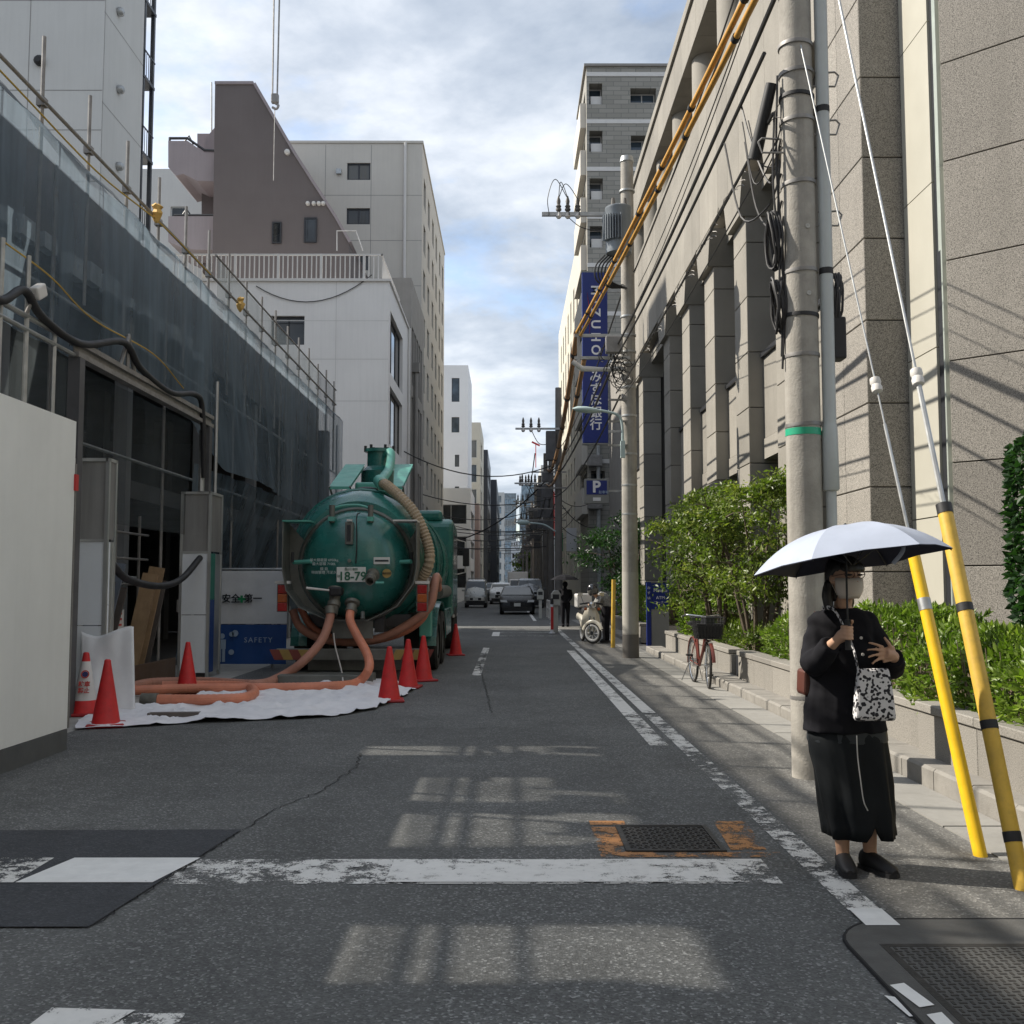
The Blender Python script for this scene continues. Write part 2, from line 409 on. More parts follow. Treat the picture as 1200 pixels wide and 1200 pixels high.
# road markings (worn paint sheets just above the asphalt)
def mark(name, pts, m, z=.004, parent=road): return sheet(name, pts, z, m, parent)
mark('edge_line', rect(1.545, 1.695, 4.78, 40), A['white_worn'], .0045)
mark('edge_line', rect(1.545, 1.695, 4.55, 4.78), A['white_new'], .012)
mark('edge_line', rect(1.545, 1.695, 12.0, 24.0), A['white_line'], .0075)
mark('inner_line', rect(1.30, 1.475, 11.8, 23.4), A['white_line'])
mark('inner_line', rect(1.30, 1.475, 9.6, 11.8), A['white_worn'])
mark('edge_line', rect(1.0, 1.14, 43, 70), A['white_line'])
STOP = (5.20, 5.66)
mark('stop_line', rect(-3.3, 1.36, *STOP), A['white_worn'])
mark('stop_line', [(-.62, STOP[0]+.02), (1.20, STOP[0]+.02), (1.10, STOP[1]-.02), (-.62, STOP[1]-.02)], A['white_line'], .0075)
mark('asphalt_patch', [(-4.4, 4.55), (-1.82, 4.55), (-1.62, 6.32), (-4.4, 6.28)], A['patch'], .0085)
mark('stop_line', [(-2.45, STOP[0]), (-1.77, STOP[0]), (-1.67, STOP[1]), (-2.35, STOP[1])], A['white_new'], .0125)
mark('stop_line', rect(-4.3, -2.46, *STOP), A['white_worn'], .0125)
mark('parking_line', rect(-.36, 1.40, 30.1, 30.25), A['white_worn']); mark('parking_line', rect(-.40, 1.40, 32.4, 32.55), A['white_worn'])
mark('parking_line', rect(-.52, -.30, 30.0, 32.6), A['white_line'], .0075)
mark('dash_line', rect(-.62, -.47, 17, 24.5), A['white_worn'])
# letters of the stop marking, only their far strokes are in view
mark('stop_letter', [(-1.5, 2.8), (-1.12, 2.8), (-1.12, 3.66), (-1.52, 3.66)], A['white_worn'])
mark('stop_letter', [(-1.62, 3.5), (-1.36, 3.5), (-1.30, 3.68), (-1.60, 3.70)], A['white_line'], .0075)
mark('stop_letter', [(-.62, 2.7), (-.2, 2.7), (-.2, 3.50), (-.60, 3.53)], A['white_worn'])
mark('stop_letter', [(1.28, 2.8), (1.42, 2.8), (1.44, 3.5), (1.31, 3.58)], A['white_line'])
mark('stop_letter', [(1.37, 3.62), (1.42, 3.62), (1.40, 3.78), (1.35, 3.8)], A['white_new'], .0075)
# orange survey paint round the square cover
for q in ([(.50, 6.45), (.72, 6.45), (.72, 6.56), (.50, 6.56)], [(.50, 5.70), (.68, 5.70), (.68, 6.4), (.50, 6.4)], [(.68, 5.70), (1.50, 5.70), (1.50, 5.80), (.68, 5.80)],
          [(1.24, 5.85), (1.44, 5.85), (1.48, 6.55), (1.28, 6.55)]): mark('survey_mark', q, A['orange_paint'])
# cracks
ct = NT('crack tar'); ct.col((.012, .012, .013)); ct.rough(.9)
def crack(pts, w):
    mb = MB(); P = []
    for i in range(len(pts)-1):
        a = Vector((*pts[i], 0)); b = Vector((*pts[i+1], 0)); n = max(2, int((b-a).length/.05))
        for k in range(n): P.append(a.lerp(b, k/n) + Vector((random.uniform(-.02, .02), random.uniform(-.02, .02), 0)))
    for i in range(len(P)-1):
        t = (P[i+1]-P[i]).normalized(); s_ = Vector((-t.y, t.x, 0))*w*random.uniform(.5, 1.2)
        mb.quad(*(Vector((q.x, q.y, .0055)) for q in (P[i]-s_, P[i+1]-s_*.9, P[i+1]+s_*.9, P[i]+s_)))
    part(mb, 'crack', ct.m, road)
crack([(-1.62, 6.32), (-1.52, 7.0), (-1.35, 7.5), (-1.25, 8.5), (-1.32, 9.2)], .005)
crack([(-1.82, 4.55), (-1.66, 5.8), (-1.62, 6.32)], .005)
crack([(-.2, 12), (-.35, 15), (-.55, 19), (-.5, 24)], .006)

# square iron cover in the carriageway
def iron_cover(name, label, cx, cy, w, d, nb, mt, ring=False):
    t = thing(name, label, 'manhole cover', (cx, cy, 0))
    mb = MB()
    for (x0, x1, y0, y1) in ((-w/2-.03, -w/2, -d/2-.03, d/2+.03), (w/2, w/2+.03, -d/2-.03, d/2+.03), (-w/2, w/2, -d/2-.03, -d/2), (-w/2, w/2, d/2, d/2+.03)):
        mb.box(x0, x1, y0, y1, -.02, .011)
    part(mb, 'frame', mt, t, local=True)
    part(MB().box(-w/2+.003, w/2-.003, -d/2+.003, d/2-.003, -.02, .006), 'plate', mt, t, local=True)
    s_ = MB(); st = w/nb
    for i in range(nb):
        for j in range(int(d/st)):
            x = -w/2+(i+.5)*st; yy = -d/2+(j+.5)*st*1.0
            if ring and math.hypot(x-w*.12, yy+d*.05) < .1: continue
            if (i+j) % 2: s_.box(x-st*.40, x+st*.40, yy-st*.16, yy+st*.16, .004, .0115)
            else: s_.box(x-st*.16, x+st*.16, yy-st*.40, yy+st*.40, .004, .0115)
    o = part(s_, 'tread_pattern', mt, t, local=True); o['kind'] = 'stuff'
    if ring:
        for rr in (.05, .085):
            part(MB().tube([(w*.12+rr*math.cos(a*R(15)), -d*.05+rr*math.sin(a*R(15)), .008) for a in range(24)], .006, 6, closed=True), 'ring', mt, t, local=True)
    return t
A['iron'] = mat('cast iron', (.045, .043, .042), .55, .5, var=.3, scale=12, bump=.3, bscale=100, dirt=.35)
A['iron_vault'] = mat('matt cast iron', (.030, .028, .025), .85, .0, var=.35, scale=10, bump=.3, bscale=100, dirt=.2)  # darker, rougher iron for the vault cover
iron_cover('manhole_cover', 'square black iron cover framed by orange survey marks', .93, 6.12, .50, .56, 13, A['iron'])
iron_cover('vault_cover', 'large rectangular iron vault cover set in a round concrete ring', 2.06, 3.76, 1.02, 1.06, 30, A['iron_vault'], True)
rrp = []
for (cx_, cy_, a0) in ((2.38, 4.31, 0), (1.72, 4.31, 90), (1.72, 3.30, 180), (2.38, 3.30, 270)):
    rrp += [(cx_+.33*math.cos(R(a0+k*11.25)), cy_+.33*math.sin(R(a0+k*11.25))) for k in range(9)]
part(MB().poly([(p[0], p[1], .0095) for p in rrp]), 'concrete_ring', mat('patched concrete ring', (.085, .084, .080), .95, var=.25, scale=5, bump=.4, bscale=120, dirt=.15), verge)
part(MB().tube([(p[0], p[1], .004) for p in rrp], .009, 6, closed=True), 'ring_seam', ct.m, verge)
mark('ring_mark', [(1.40, 3.88), (1.46, 3.90), (1.49, 3.70), (1.43, 3.68)], A['white_new'], .0135, verge); mark('ring_mark', [(1.43, 3.62), (1.49, 3.64), (1.49, 3.2), (1.43, 3.2)], A['white_new'], .0135, verge)

# ------------------------------------------------------------------ generic buildings
FACE = {'F': (Vector((1, 0, 0)), 0.0), 'E': (Vector((0, 1, 0)), R(90)), 'W': (Vector((0, -1, 0)), R(-90))}
def facade(mb, o, u, w, h, holes, depth, z0=0.0):
    inn = Vector((-u.y, u.x, 0)); o = Vector(o)
    us = sorted({0.0, w} | {a for q in holes for a in q[:2]}); vs = sorted({z0, h} | {a for q in holes for a in q[2:4]})
    def P(a, b, d=0): return o + u*a + Vector((0, 0, b)) + inn*d
    for i in range(len(us)-1):
        for j in range(len(vs)-1):
            cu_, cv = (us[i]+us[i+1])/2, (vs[j]+vs[j+1])/2
            if any(q[0] < cu_ < q[1] and q[2] < cv < q[3] for q in holes): continue
            mb.quad(P(us[i], vs[j]), P(us[i+1], vs[j]), P(us[i+1], vs[j+1]), P(us[i], vs[j+1]))
    for q in holes:
        a, b, c, d = q[:4]
        mb.quad(P(a, c), P(b, c), P(b, c, depth), P(a, c, depth)); mb.quad(P(a, d), P(b, d), P(b, d, depth), P(a, d, depth))
        mb.quad(P(a, c), P(a, d), P(a, d, depth), P(a, c, depth)); mb.quad(P(b, c), P(b, d), P(b, d, depth), P(b, c, depth))
WM = {}
def window(parent, o, face, q, depth, frame, pane, mull=1, tr=0, fw=.06, name='window'):
    u, rz = FACE[face]; inn = Vector((-u.y, u.x, 0)); w, h = q[1]-q[0], q[3]-q[2]
    key = (round(w, 2), round(h, 2), mull, tr, frame.name, pane.name, fw)
    if key not in WM:
        f = MB(); f.box(0, fw, -.05, .05, 0, h).box(w-fw, w, -.05, .05, 0, h).box(fw, w-fw, -.05, .05, 0, fw).box(fw, w-fw, -.05, .05, h-fw, h)
        for k in range(mull): x = w*(k+1)/(mull+1); f.box(x-fw/2, x+fw/2, -.045, .045, fw, h-fw)
        for k in range(tr): z = h*(k+1)/(tr+1); f.box(fw, w-fw, -.04, .04, z-fw/2, z+fw/2)
        p = MB().box(fw*.6, w-fw*.6, -.012, .012, fw*.6, h-fw*.6)
        WM[key] = (f.mesh('window', frame), p.mesh('pane', pane))
    loc = Vector(o) + u*q[0] + Vector((0, 0, q[2])) + inn*(depth-.055)
    f = put(WM[key][0], name, parent, loc=loc, rot=(0, 0, rz)); put(WM[key][1], 'pane', f, local=True)
    return f
def building(name, label, x0, x1, y0, y1, h, wall, holes=None, depth=.22, frame=None, pane=None, mull=1, tr=0, cat='building', group=None, parapet=.5, z0=0.0, fw=.06, bands=None):
    holes = holes or {}; frame = frame or A['frame_dark']; pane = pane or A['dark_glass']
    t = thing(name, label, cat, ((x0+x1)/2, y0, z0), 0, group)
    w = MB(); org = {'F': ((x0, y0, 0), x1-x0), 'E': ((x1, y0, 0), y1-y0), 'W': ((x0, y1, 0), y1-y0)}
    HH = {}
    for k, (o, L) in org.items():
        hs = [tuple(q) for q in holes.get(k, [])]
        if k == 'W': hs = [(L-q[1], L-q[0], *q[2:]) for q in hs]
        HH[k] = hs; facade(w, o, FACE[k][0], L, h, hs, depth, z0)
    w.quad((x0, y1, z0), (x1, y1, z0), (x1, y1, h), (x0, y1, h))
    pt = .2   # parapet ring and sunken roof
    w.quad((x0, y0, h), (x1, y0, h), (x1-pt, y0+pt, h), (x0+pt, y0+pt, h)); w.quad((x0, y1, h), (x1, y1, h), (x1-pt, y1-pt, h), (x0+pt, y1-pt, h))
    w.quad((x0, y0, h), (x0, y1, h), (x0+pt, y1-pt, h), (x0+pt, y0+pt, h)); w.quad((x1, y0, h), (x1, y1, h), (x1-pt, y1-pt, h), (x1-pt, y0+pt, h))
    part(w, 'wall', wall, t)
    r = MB().box(x0+pt, x1-pt, y0+pt, y1-pt, h-parapet-.2, h-parapet); part(r, 'roof', A['concrete'], t)
    for k, (o, L) in org.items():
        for q in HH[k]: window(t, o, k, q, depth, frame, pane, q[4] if len(q) > 4 else mull, q[5] if len(q) > 5 else tr, fw)
    return t
def grid(u0, du, wu, nu, v0, dv, hv, nv): return [(u0+i*du, u0+i*du+wu, v0+j*dv, v0+j*dv+hv) for j in range(nv) for i in range(nu)]
A['grey_wall'] = mat('light grey panel wall', (.54, .54, .52), .75, var=.05, scale=.4, streak=.10)
A['mauve_wall'] = mat('mauve grey render', (.135, .116, .113), .85, var=.06, scale=.5, streak=.08, bump=.15, bscale=40)
A['mauve_lt'] = mat('pale mauve render', (.29, .255, .265), .85, var=.07, scale=.5, streak=.15)
A['white_wall'] = mat('white render', (.78, .765, .745), .8, var=.05, scale=.4, streak=.10)
A['beige_wall'] = mat('beige panel wall', (.56, .53, .475), .8, var=.05, scale=.4, streak=.10)
A['cream_wall'] = mat('cream wall', (.55, .52, .44), .8, var=.06, scale=.5, streak=.1)
A['grey_tile'] = mat('grey tile wall', (.27, .255, .235), .7, var=.09, scale=1.2, streak=.12)
A['dark_tower'] = mat('dark cladding', (.035, .04, .05), .4, .2, var=.2, scale=.5)
A['pink_wall'] = mat('dusty pink wall', (.38, .27, .22), .8, var=.08, scale=.5)
A['white_far'] = mat('far white wall', (.78, .78, .78), .8, var=.05, scale=.3)
A['rail_white'] = mat('white painted railing', (.62, .60, .57), .5, var=.06)
tb = NT('grey brick tile wall')
br = tb.node('ShaderNodeTexBrick'); br.inputs['Scale'].default_value = 1.0; br.inputs['Color1'].default_value = (.235, .225, .195, 1); br.inputs['Color2'].default_value = (.30, .285, .25, 1)
br.inputs['Mortar'].default_value = (.17, .165, .15, 1); br.inputs['Brick Width'].default_value = .9; br.inputs['Row Height'].default_value = .28; br.inputs['Mortar Size'].default_value = .02
mp = tb.node('ShaderNodeMapping'); mp.inputs['Rotation'].default_value = (R(-90), 0, 0); tb.lk(tb.P(), mp.inputs[0]); tb.lk(mp.outputs[0], br.inputs['Vector'])
tb.col(br.outputs['Color']); tb.rough(.7); A['brick_wall'] = tb.m

# --- left side, from the scaffold towards the far end
def seams(t, face, o, L, us, vs, h, m=None):
    """recessed-looking panel joints: thin dark strips set a few mm proud"""
    u, rz = FACE[face]; mb = MB(); o = Vector(o); inn = Vector((-u.y, u.x, 0))
    def bar(a, b, c, d):
        p = [o+u*a+Vector((0, 0, c))-inn*.004, o+u*b+Vector((0, 0, c))-inn*.004, o+u*b+Vector((0, 0, d))-inn*.004, o+u*a+Vector((0, 0, d))-inn*.004]; mb.quad(*p)
    for a in us: bar(a-.015, a+.015, 0, h)
    for v in vs: bar(0, L, v-.015, v+.015)
    return part(mb, 'panel_joint', m or A['seam'], t)
A['seam'] = mat('grey joint line', (.25, .245, .235), .9, var=.05)
# tall light grey block behind the scaffold
tg = building('apartment_building', 'tall light grey panelled block rising behind the netted scaffold', -22, -13.95, 34, 37.7, 27, A['grey_wall'])
seams(tg, 'F', (-22, 34, 0), 8.05, [5.5, 2.0], [12.0, 15.2, 18.4, 21.6, 17.0], 27); seams(tg, 'E', (-13.95, 34, 0), 3.7, [.05], [14.8, 18.0, 21.2], 27)
for (px, py) in ((139, 14), (139, 105), (138, 195)):
    p = atX(px, py, -13.93); mv = MB(); mv.lathe([(.16, 0), (.16, .1), (.12, .18), (.0, .22)], 10, Matrix.Translation(p) @ Matrix.Rotation(R(90), 4, 'Y')); part(mv, 'vent_hood', A['steel'], tg, True)
for (px, py) in ((47, 72), (72, 230)):
    p = atY(px, py, 33.98); part(MB().lathe([(.18, 0), (.18, .12), (.1, .2)], 10, Matrix.Translation(p) @ Matrix.Rotation(R(90), 4, 'X')), 'vent_hood', A['black'], tg, True)
# fire stair frame on its far corner
fs = thing('fire_stair', 'dark steel fire stair against the tall light grey block', 'stair', (-14.4, 38.4, 0))
f = MB()
for x in (-14.8, -14.05):
    for yy in (37.95, 38.95): f.box(x-.07, x+.07, yy-.07, yy+.07, 0, 27)
part(f, 'post', A['dark_tower'], fs)
for z in np.arange(3, 27, 3.0):
    part(MB().box(-14.9, -13.96, 37.85, 39.05, z-.12, z), 'landing', A['dark_tower'], fs)
    rl = MB(); rl.box(-14.0, -13.96, 37.85, 39.05, z+.95, z+1.0)
    for yy in np.arange(37.9, 39, .23): rl.box(-13.99, -13.97, yy, yy+.03, z, z+.95)
    part(rl, 'railing', A['dark_tower'], fs)
building('apartment_building', 'small pale grey block behind the mauve building', -24.5, -19.0, 62, 70, 27.3, A['grey_wall'], {'F': [(3.5, 4.5, 23.5, 24.9, 0)]}, frame=A['frame_alu'])

# mauve building with the sloping roof edge
mv = thing('mauve_building', 'mauve grey house with steeply sloping roof edge behind a white railing', 'building', (-11, 50, 0))
D = 50.0
def mp2(px, py): p = atY(px, py, D); return (p.x, p.z)
prof = [mp2(252, 305), mp2(252, 99), mp2(297, 99), mp2(345, 182), mp2(392, 255), mp2(409, 285), mp2(413, 305)]
prof[0] = (prof[0][0], 0); prof[-1] = (prof[-1][0], 0)
part(MB().prism(prof, 1, D, D+9), 'wall', A['mauve_wall'], mv)
edge = [Vector((p[0], 0, p[1])) for p in prof[1:6]]
cp = MB()
for i in range(4):
    a, b = edge[i], edge[i+1]; dirv = (b-a).normalized(); n = Vector((-dirv.z, 0, dirv.x))
    if n.z < 0: n = -n
    q = [a, b, b+n*.14, a+n*.14]; cp.prism([(p.x, p.z) for p in q], 1, D-.08, D+9.05)
part(cp, 'roof_coping', A['mauve_lt'], mv)
def mwin(px0, px1, py0, py1):
    a = atY(px0, py1, D); b = atY(px1, py0, D); w, h = b.x-a.x, b.z-a.z
    f = MB().box(a.x-.07, a.x, D-.07, D+.03, a.z-.07, b.z+.07).box(b.x, b.x+.07, D-.07, D+.03, a.z-.07, b.z+.07).box(a.x, b.x, D-.07, D+.03, b.z, b.z+.07).box(a.x, b.x, D-.07, D+.03, a.z-.07, a.z)
    o = part(f, 'window', A['frame_dark'], mv); part(MB().box(a.x, b.x, D-.03, D-.005, a.z, b.z), 'pane', A['dark_glass'], o)
mwin(320.5, 328.5, 262, 284); mwin(358, 370, 257, 283)
for px in (361, 368, 374, 379): 
    p = atY(px, 239, D); part(MB().lathe([(.11, 0), (.11, .12), (.06, .2)], 10, Matrix.Translation(p) @ Matrix.Rotation(R(90), 4, 'X')), 'vent_hood', A['rail_white'], mv, True)
p = atY(337, 179, D); part(MB().lathe([(.14, 0), (.14, .15), (.06, .22)], 10, Matrix.Translation(p) @ Matrix.Rotation(R(90), 4, 'X')), 'vent_hood', A['rail_white'], mv, True)
# stepped balconies on its left
def balc(px0, px1, py0, py1, cut, dep=3.0):
    a = mp2(px0, py0); b = mp2(px1, py0); c = mp2(px1, py1)
    q = [(a[0], a[1]), (b[0], b[1]), (b[0], c[1]), (a[0]+cut, c[1]), (a[0], c[1]+cut*.8)]
    return part(MB().prism(q, 1, D+.6, D+.6+dep), 'balcony', A['mauve_lt'], mv)
def slope(poly, dy0, dy1, name='balcony', m='mauve_lt'):
    q = [mp2(*p) for p in poly]; return part(MB().prism(q, 1, D+dy0, D+dy1), name, A[m], mv)
slope([(194, 161), (217, 161), (237, 175), (252, 176), (252, 209), (228, 208), (212, 200), (203, 202), (194, 192)], .4, 4)
slope([(194, 250), (252, 250), (252, 290), (215, 289), (194, 280)], .4, 4)
slope([(217, 136), (233, 136), (233, 176), (217, 168)], 2.0, 4)
slope([(231, 148), (243, 134), (253, 130), (253, 172), (231, 172)], 1.4, 2.4)
slope([(218, 200), (252, 208), (252, 300), (218, 300)], 2.6, 5, 'recess_wall', 'mauve_wall')
slope([(237, 218), (250, 218), (250, 248), (237, 248)], 2.5, 2.62, 'door', 'frame_dark')
slope([(234, 289), (248, 289), (248, 305), (234, 305)], 2.5, 2.62, 'door', 'frame_dark')
def rail_poly(pts, y, r, nm, m, par, posts=None, h=None):
    mb = MB().tube([Vector((*([mp2(*p)[0]]), D+y, mp2(*p)[1])) for p in pts], r, 6)
    return part(mb, nm, m, par, True)
rail_poly([(195, 157), (216, 157), (236, 171), (252, 172)], .5, .07, 'railing', A['frame_dark'], mv); rail_poly([(195, 161), (195, 156)], .5, .06, 'railing', A['frame_dark'], mv)
rail_poly([(209, 158), (215, 150), (220, 160)], .9, .05, 'railing', A['frame_dark'], mv); rail_poly([(200, 248), (252, 248)], .5, .06, 'railing', A['frame_dark'], mv)
rail_poly([(206, 248), (213, 238), (219, 248)], .8, .05, 'railing', A['frame_dark'], mv)
rail_poly([(231, 140), (231, 68)], 2.5, .045, 'antenna_mast', A['steel'], mv)
rail_poly([(398, 300), (398, 277), (420, 277), (428, 300)], -.8, .03, 'railing', A['rail_white'], mv)

# white building with the roof terrace
wb = thing('white_building', 'white rendered building with railed roof terrace behind the green truck', 'building', (-9, 42, 0))
WX1 = atY(456, 330, 42).x; WH = atY(456, 330, 42).z
w = MB(); hF = [(-17.5, -17.0, 0.1, .2)]
fr = (Vector((-19.5, 42, 0)), WX1+19.5)
p0 = atY(500/3+150, 930/3+60, 42)
wl, wr2 = atY(317, 400, 42).x, atY(356.5, 400, 42).x
zt, zb = atY(340, 370, 42).z, atY(340, 404, 42).z
facade(w, fr[0], FACE['F'][0], fr[1], WH, [(wl+19.5, wr2+19.5, zb, zt)], .3)
eh = []
for (pa, pb, ya, yb) in ((456.8, 471, 373, 443), (456.8, 471, 458, 525)):
    ya_ = WX1/((pa-597)/1200); y0_ = 42.6; y1_ = 47.6
    eh.append((y0_-42, y1_-42, atY(463, yb, 43.8).z, atY(463, ya, 43.8).z))
facade(w, (WX1, 42, 0), FACE['E'][0], 8.4, WH, eh, .25)
w.quad((-19.5, 42, WH), (WX1, 42, WH), (WX1, 50.4, WH), (-19.5, 50.4, WH)); w.quad((-19.5, 50.4, 0), (WX1, 50.4, 0), (WX1, 50.4, WH), (-19.5, 50.4, WH))
w.quad((-19.5, 42, 0), (-19.5, 50.4, 0), (-19.5, 50.4, WH), (-19.5, 42, WH))
part(w, 'wall', A['white_wall'], wb)
window(wb, fr[0], 'F', (wl+19.5, wr2+19.5, zb, zt), .3, A['frame_dark'], A['dark_glass'], 1)
for q in eh: window(wb, (WX1, 42, 0), 'E', q, .25, A['frame_dark'], A['dark_glass'], 2)
part(MB().box(-19.7, WX1+.08, 41.9, 50.5, WH-.002, WH+.10), 'roof_coping', A['rail_white'], wb)
rr_ = MB(); rz0 = WH+.12; rz1 = WH+1.22
rp = MB().box(-18.8, WX1-.3, 42.1, 42.16, rz1-.07, rz1).box(-18.8, WX1-.3, 42.1, 42.15, rz0, rz0+.05).box(WX1-.35, WX1-.3, 42.1, 49, rz1-.07, rz1).box(WX1-.35, WX1-.3, 42.1, 49, rz0, rz0+.05)
rl = part(rp, 'railing', A['rail_white'], wb)
bal = MB().box(-.022, .022, -.02, .02, rz0, rz1-.05).mesh('baluster', A['rail_white']); post = MB().box(-.05, .05, -.04, .04, WH+.05, rz1).mesh('rail_post', A['rail_white'])
i = 0; x = -18.7
while x < WX1-.35:
    put(post if i % 9 == 0 else bal, 'rail_post' if i % 9 == 0 else 'baluster', rl, loc=(x, 42.13, 0)); x += .2; i += 1
for yy in np.arange(42.4, 49, .4): put(bal, 'baluster', rl, loc=(WX1-.325, yy, 0))
part(MB().tube(sagline(atY(300, 335, 41.95), atY(436, 322, 41.95), .9), .02, 5), 'hanging_cable', A['cable'], wb)
# two satellite tubs / ac unit on the terrace
for px in (402,): 
    c = atY(px, 316, 47); part(MB().box(c.x-.5, c.x+.5, 47, 47.5, WH+.1, WH+1.1), 'air_conditioner', A['rail_white'], wb, bevel=.03)

# large beige building beyond
bx0, bx1, by0 = atY(330, 170, 60).x, atY(495, 168, 60).x, 60
BH = atY(495, 168, 60).z
def pz(py, Y): return atY(600, py, Y).z
def pxx(px, Y): return atY(px, 600, Y).x
hF = []
for (a, b) in ((191, 211), (244, 263), (298, 317)):
    hF.append((pxx(402, 60)-bx0, pxx(430, 60)-bx0, pz(b, 60), pz(a, 60)))
hE = []
for j in range(9):
    z = BH-3.4-j*2.85
    if z < 1: break
    for i, yy in enumerate((1.2, 4.4, 8.0, 11.2, 14.8, 18.0)):
        hE.append((yy, yy+1.5, z, z+1.75, 1 if i % 2 else 0))
bg = building('beige_building', 'tall beige panelled block with square dark windows beyond the white building', bx0, bx1, 60, 81, BH, A['beige_wall'], {'F': hF, 'E': hE}, mull=1, fw=.09)
L = bx1-bx0
seams(bg, 'F', (bx0, 60, 0), L, [pxx(431, 60)-bx0, pxx(376, 60)-bx0], [pz(229, 60), pz(282, 60), pz(335, 60)], BH-.1)
part(MB().cyl((pxx(472, 60), 59.9, 0), (pxx(472, 60), 59.9, BH), .09, n=8), 'downpipe', A['rail_white'], bg, True)
part(MB().box(bx0-.1, bx1+.06, 59.93, 81, BH+.002, BH+.14), 'roof_coping', A['beige_wall'], bg)
c = atY(397, 201, 59.9); part(MB().cbox(c, (.3, .2, .3)), 'vent_hood', A['steel'], bg)
# slim grey building with tall dark strip glazing squeezed before the beige block
x1 = -5.25
hs = [(.5+i*1.25, 1.45+i*1.25, 1.0+j*3.6, 4.0+j*3.6, 0) for j in range(4) for i in range(5)]
sb = building('slim_grey_building', 'narrow grey building with tall dark glazing next to the white building', -12, -5.02, 51.5, 59.2, 17.2, A['grey_tile'], {'E': hs}, depth=.3, frame=A['frame_alu'])
d_ = atX(480, 495, -4.9); part(MB().cyl((-4.9, 53, 0), (-4.9, 53, 13), .11, n=8).box(-5.1, -4.72, 52.8, 53.2, 12.6, 13.1), 'downpipe', A['grey_tile'], sb)

# far left row
def far(name, label, px_r, py_top, D0, D1, wall, E=None, F=None, wid=14, **k):
    x1 = pxx(px_r, D0); h = pz(py_top, D0)
    holes = {}
    if E: holes['E'] = [q for q in E if q[1] < D1-D0-.2 and q[3] < h-.3]
    if F: holes['F'] = [(wid-q[1], wid-q[0], *q[2:]) for q in F if q[3] < h-.2]
    return building(name, label, x1-wid, x1, D0, D1, h, wall, holes, **k)
FG = 'buildings lining the far street'
far('stair_tower', 'slender white tower with slot windows above a lower white building', 548, 428, 118, 130, A['white_far'],
    F=[(1.0, 1.9, 22.8, 25.6, 0), (1.0, 1.9, 19.2, 21.0, 0), (1.0, 1.5, 15.2, 16.6, 0), (1.0, 1.5, 11.5, 12.9, 0)], pane=A['blue_glass'])
far('low_white_building', 'low white building with wide grey windows beneath the white tower', 551.5, 572, 104, 116, A['white_far'],
    E=[(1, 11, 1.2+j*3.1, 3.0+j*3.1, 3) for j in range(4)], F=[(.4, 3.6, 1.2+j*3.25, 3.2+j*3.25, 1) for j in range(4)]+[(4.2, 7.4, 1.2+j*3.25, 3.2+j*3.25, 1) for j in range(4)], frame=A['frame_alu'])
far('bay_window_building', 'cream building with stacked glazed bay windows', 563, 495, 136, 152, A['cream_wall'],
    F=[(.5, 3.8, 2+j*3.3, 4.4+j*3.3, 1) for j in range(6)], E=[(1, 7, 2+j*3.3, 4.4+j*3.3, 2) for j in range(6)], frame=A['frame_alu'], pane=A['blue_glass'])
far('pink_building', 'dusty pink low building next to the bay window building', 561, 590, 126, 134, A['pink_wall'], F=[(1, 2.2, 2+j*3, 4+j*3, 0) for j in range(3)])
far('dark_building', 'tall thin dark clad building', 571.5, 527, 160, 185, A['dark_tower'], E=[(2+i*4, 5+i*4, 2+j*3.3, 4+j*3.3, 0) for j in range(6) for i in range(5)])
far('dark_building', 'broad dark clad building with blank front', 582, 562, 190, 250, A['dark_tower'], E=[(4+i*8, 9+i*8, 2+j*3.4, 4.2+j*3.4, 1) for j in range(5) for i in range(6)])
far('grey_tower', 'pale grey glass slab beside the blue glass tower', 591, 577, 330, 380, A['grey_wall'], F=[(1, 12, 3+j*3.6, 5.2+j*3.6, 5) for j in range(8)], E=[(2, 44, 3+j*3.6, 5.2+j*3.6, 7) for j in range(8)], pane=A['tower_glass'], wid=14)
tw = building('glass_tower', 'blue glass office tower closing the end of the street', pxx(589, 520), pxx(605, 520), 520, 550, pz(578, 520), A['tower_glass'], {'F': [(.5, 6.4, 2+j*3.7, 4.9+j*3.7, 2) for j in range(12)]}, pane=A['tower_glass'], frame=A['frame_alu'])
building('far_building', 'small white building with many windows at the far end', pxx(599, 360), pxx(611, 360), 360, 380, pz(634, 360), A['white_far'], {'F': [(.4+i*1.1, 1.1+i*1.1, 2+j*3, 3.6+j*3, 0) for j in range(4) for i in range(3)]})
# ================================================================== RIGHT SIDE
FX = 4.53      # street face of the pilasters
bk = thing('bank_building', 'monumental stone building with tall pilasters and a corner faced in speckled granite', 'building', (5.5, 12, 0))
COURSE = 1.065; Z1 = 1.65 - COURSE
def block(name, sx, sy, sz, m, bev=.008):
    mb = MB().box(0, sx, 0, sy, 0, sz); me = mb.mesh(name, m)
    bm = bmesh.new(); bm.from_mesh(me); bmesh.ops.bevel(bm, geom=bm.edges[:], offset=bev, segments=1, affect='EDGES'); bm.to_mesh(me); bm.free(); return me
# core wall (dark recess) and glazing
core = MB()
core.box(5.55, 14, 14.4, 40.5, 0, 12.6).box(5.12, 14, 11.9, 14.4, 0, 15.6).box(6.1, 14, 14.4, 40.5, 12.6, 14.7)
core.box(5.15, 14, 14.4, 40.5, 14.7, 15.55)
part(core, 'core_wall', A['granite_fine'], bk)
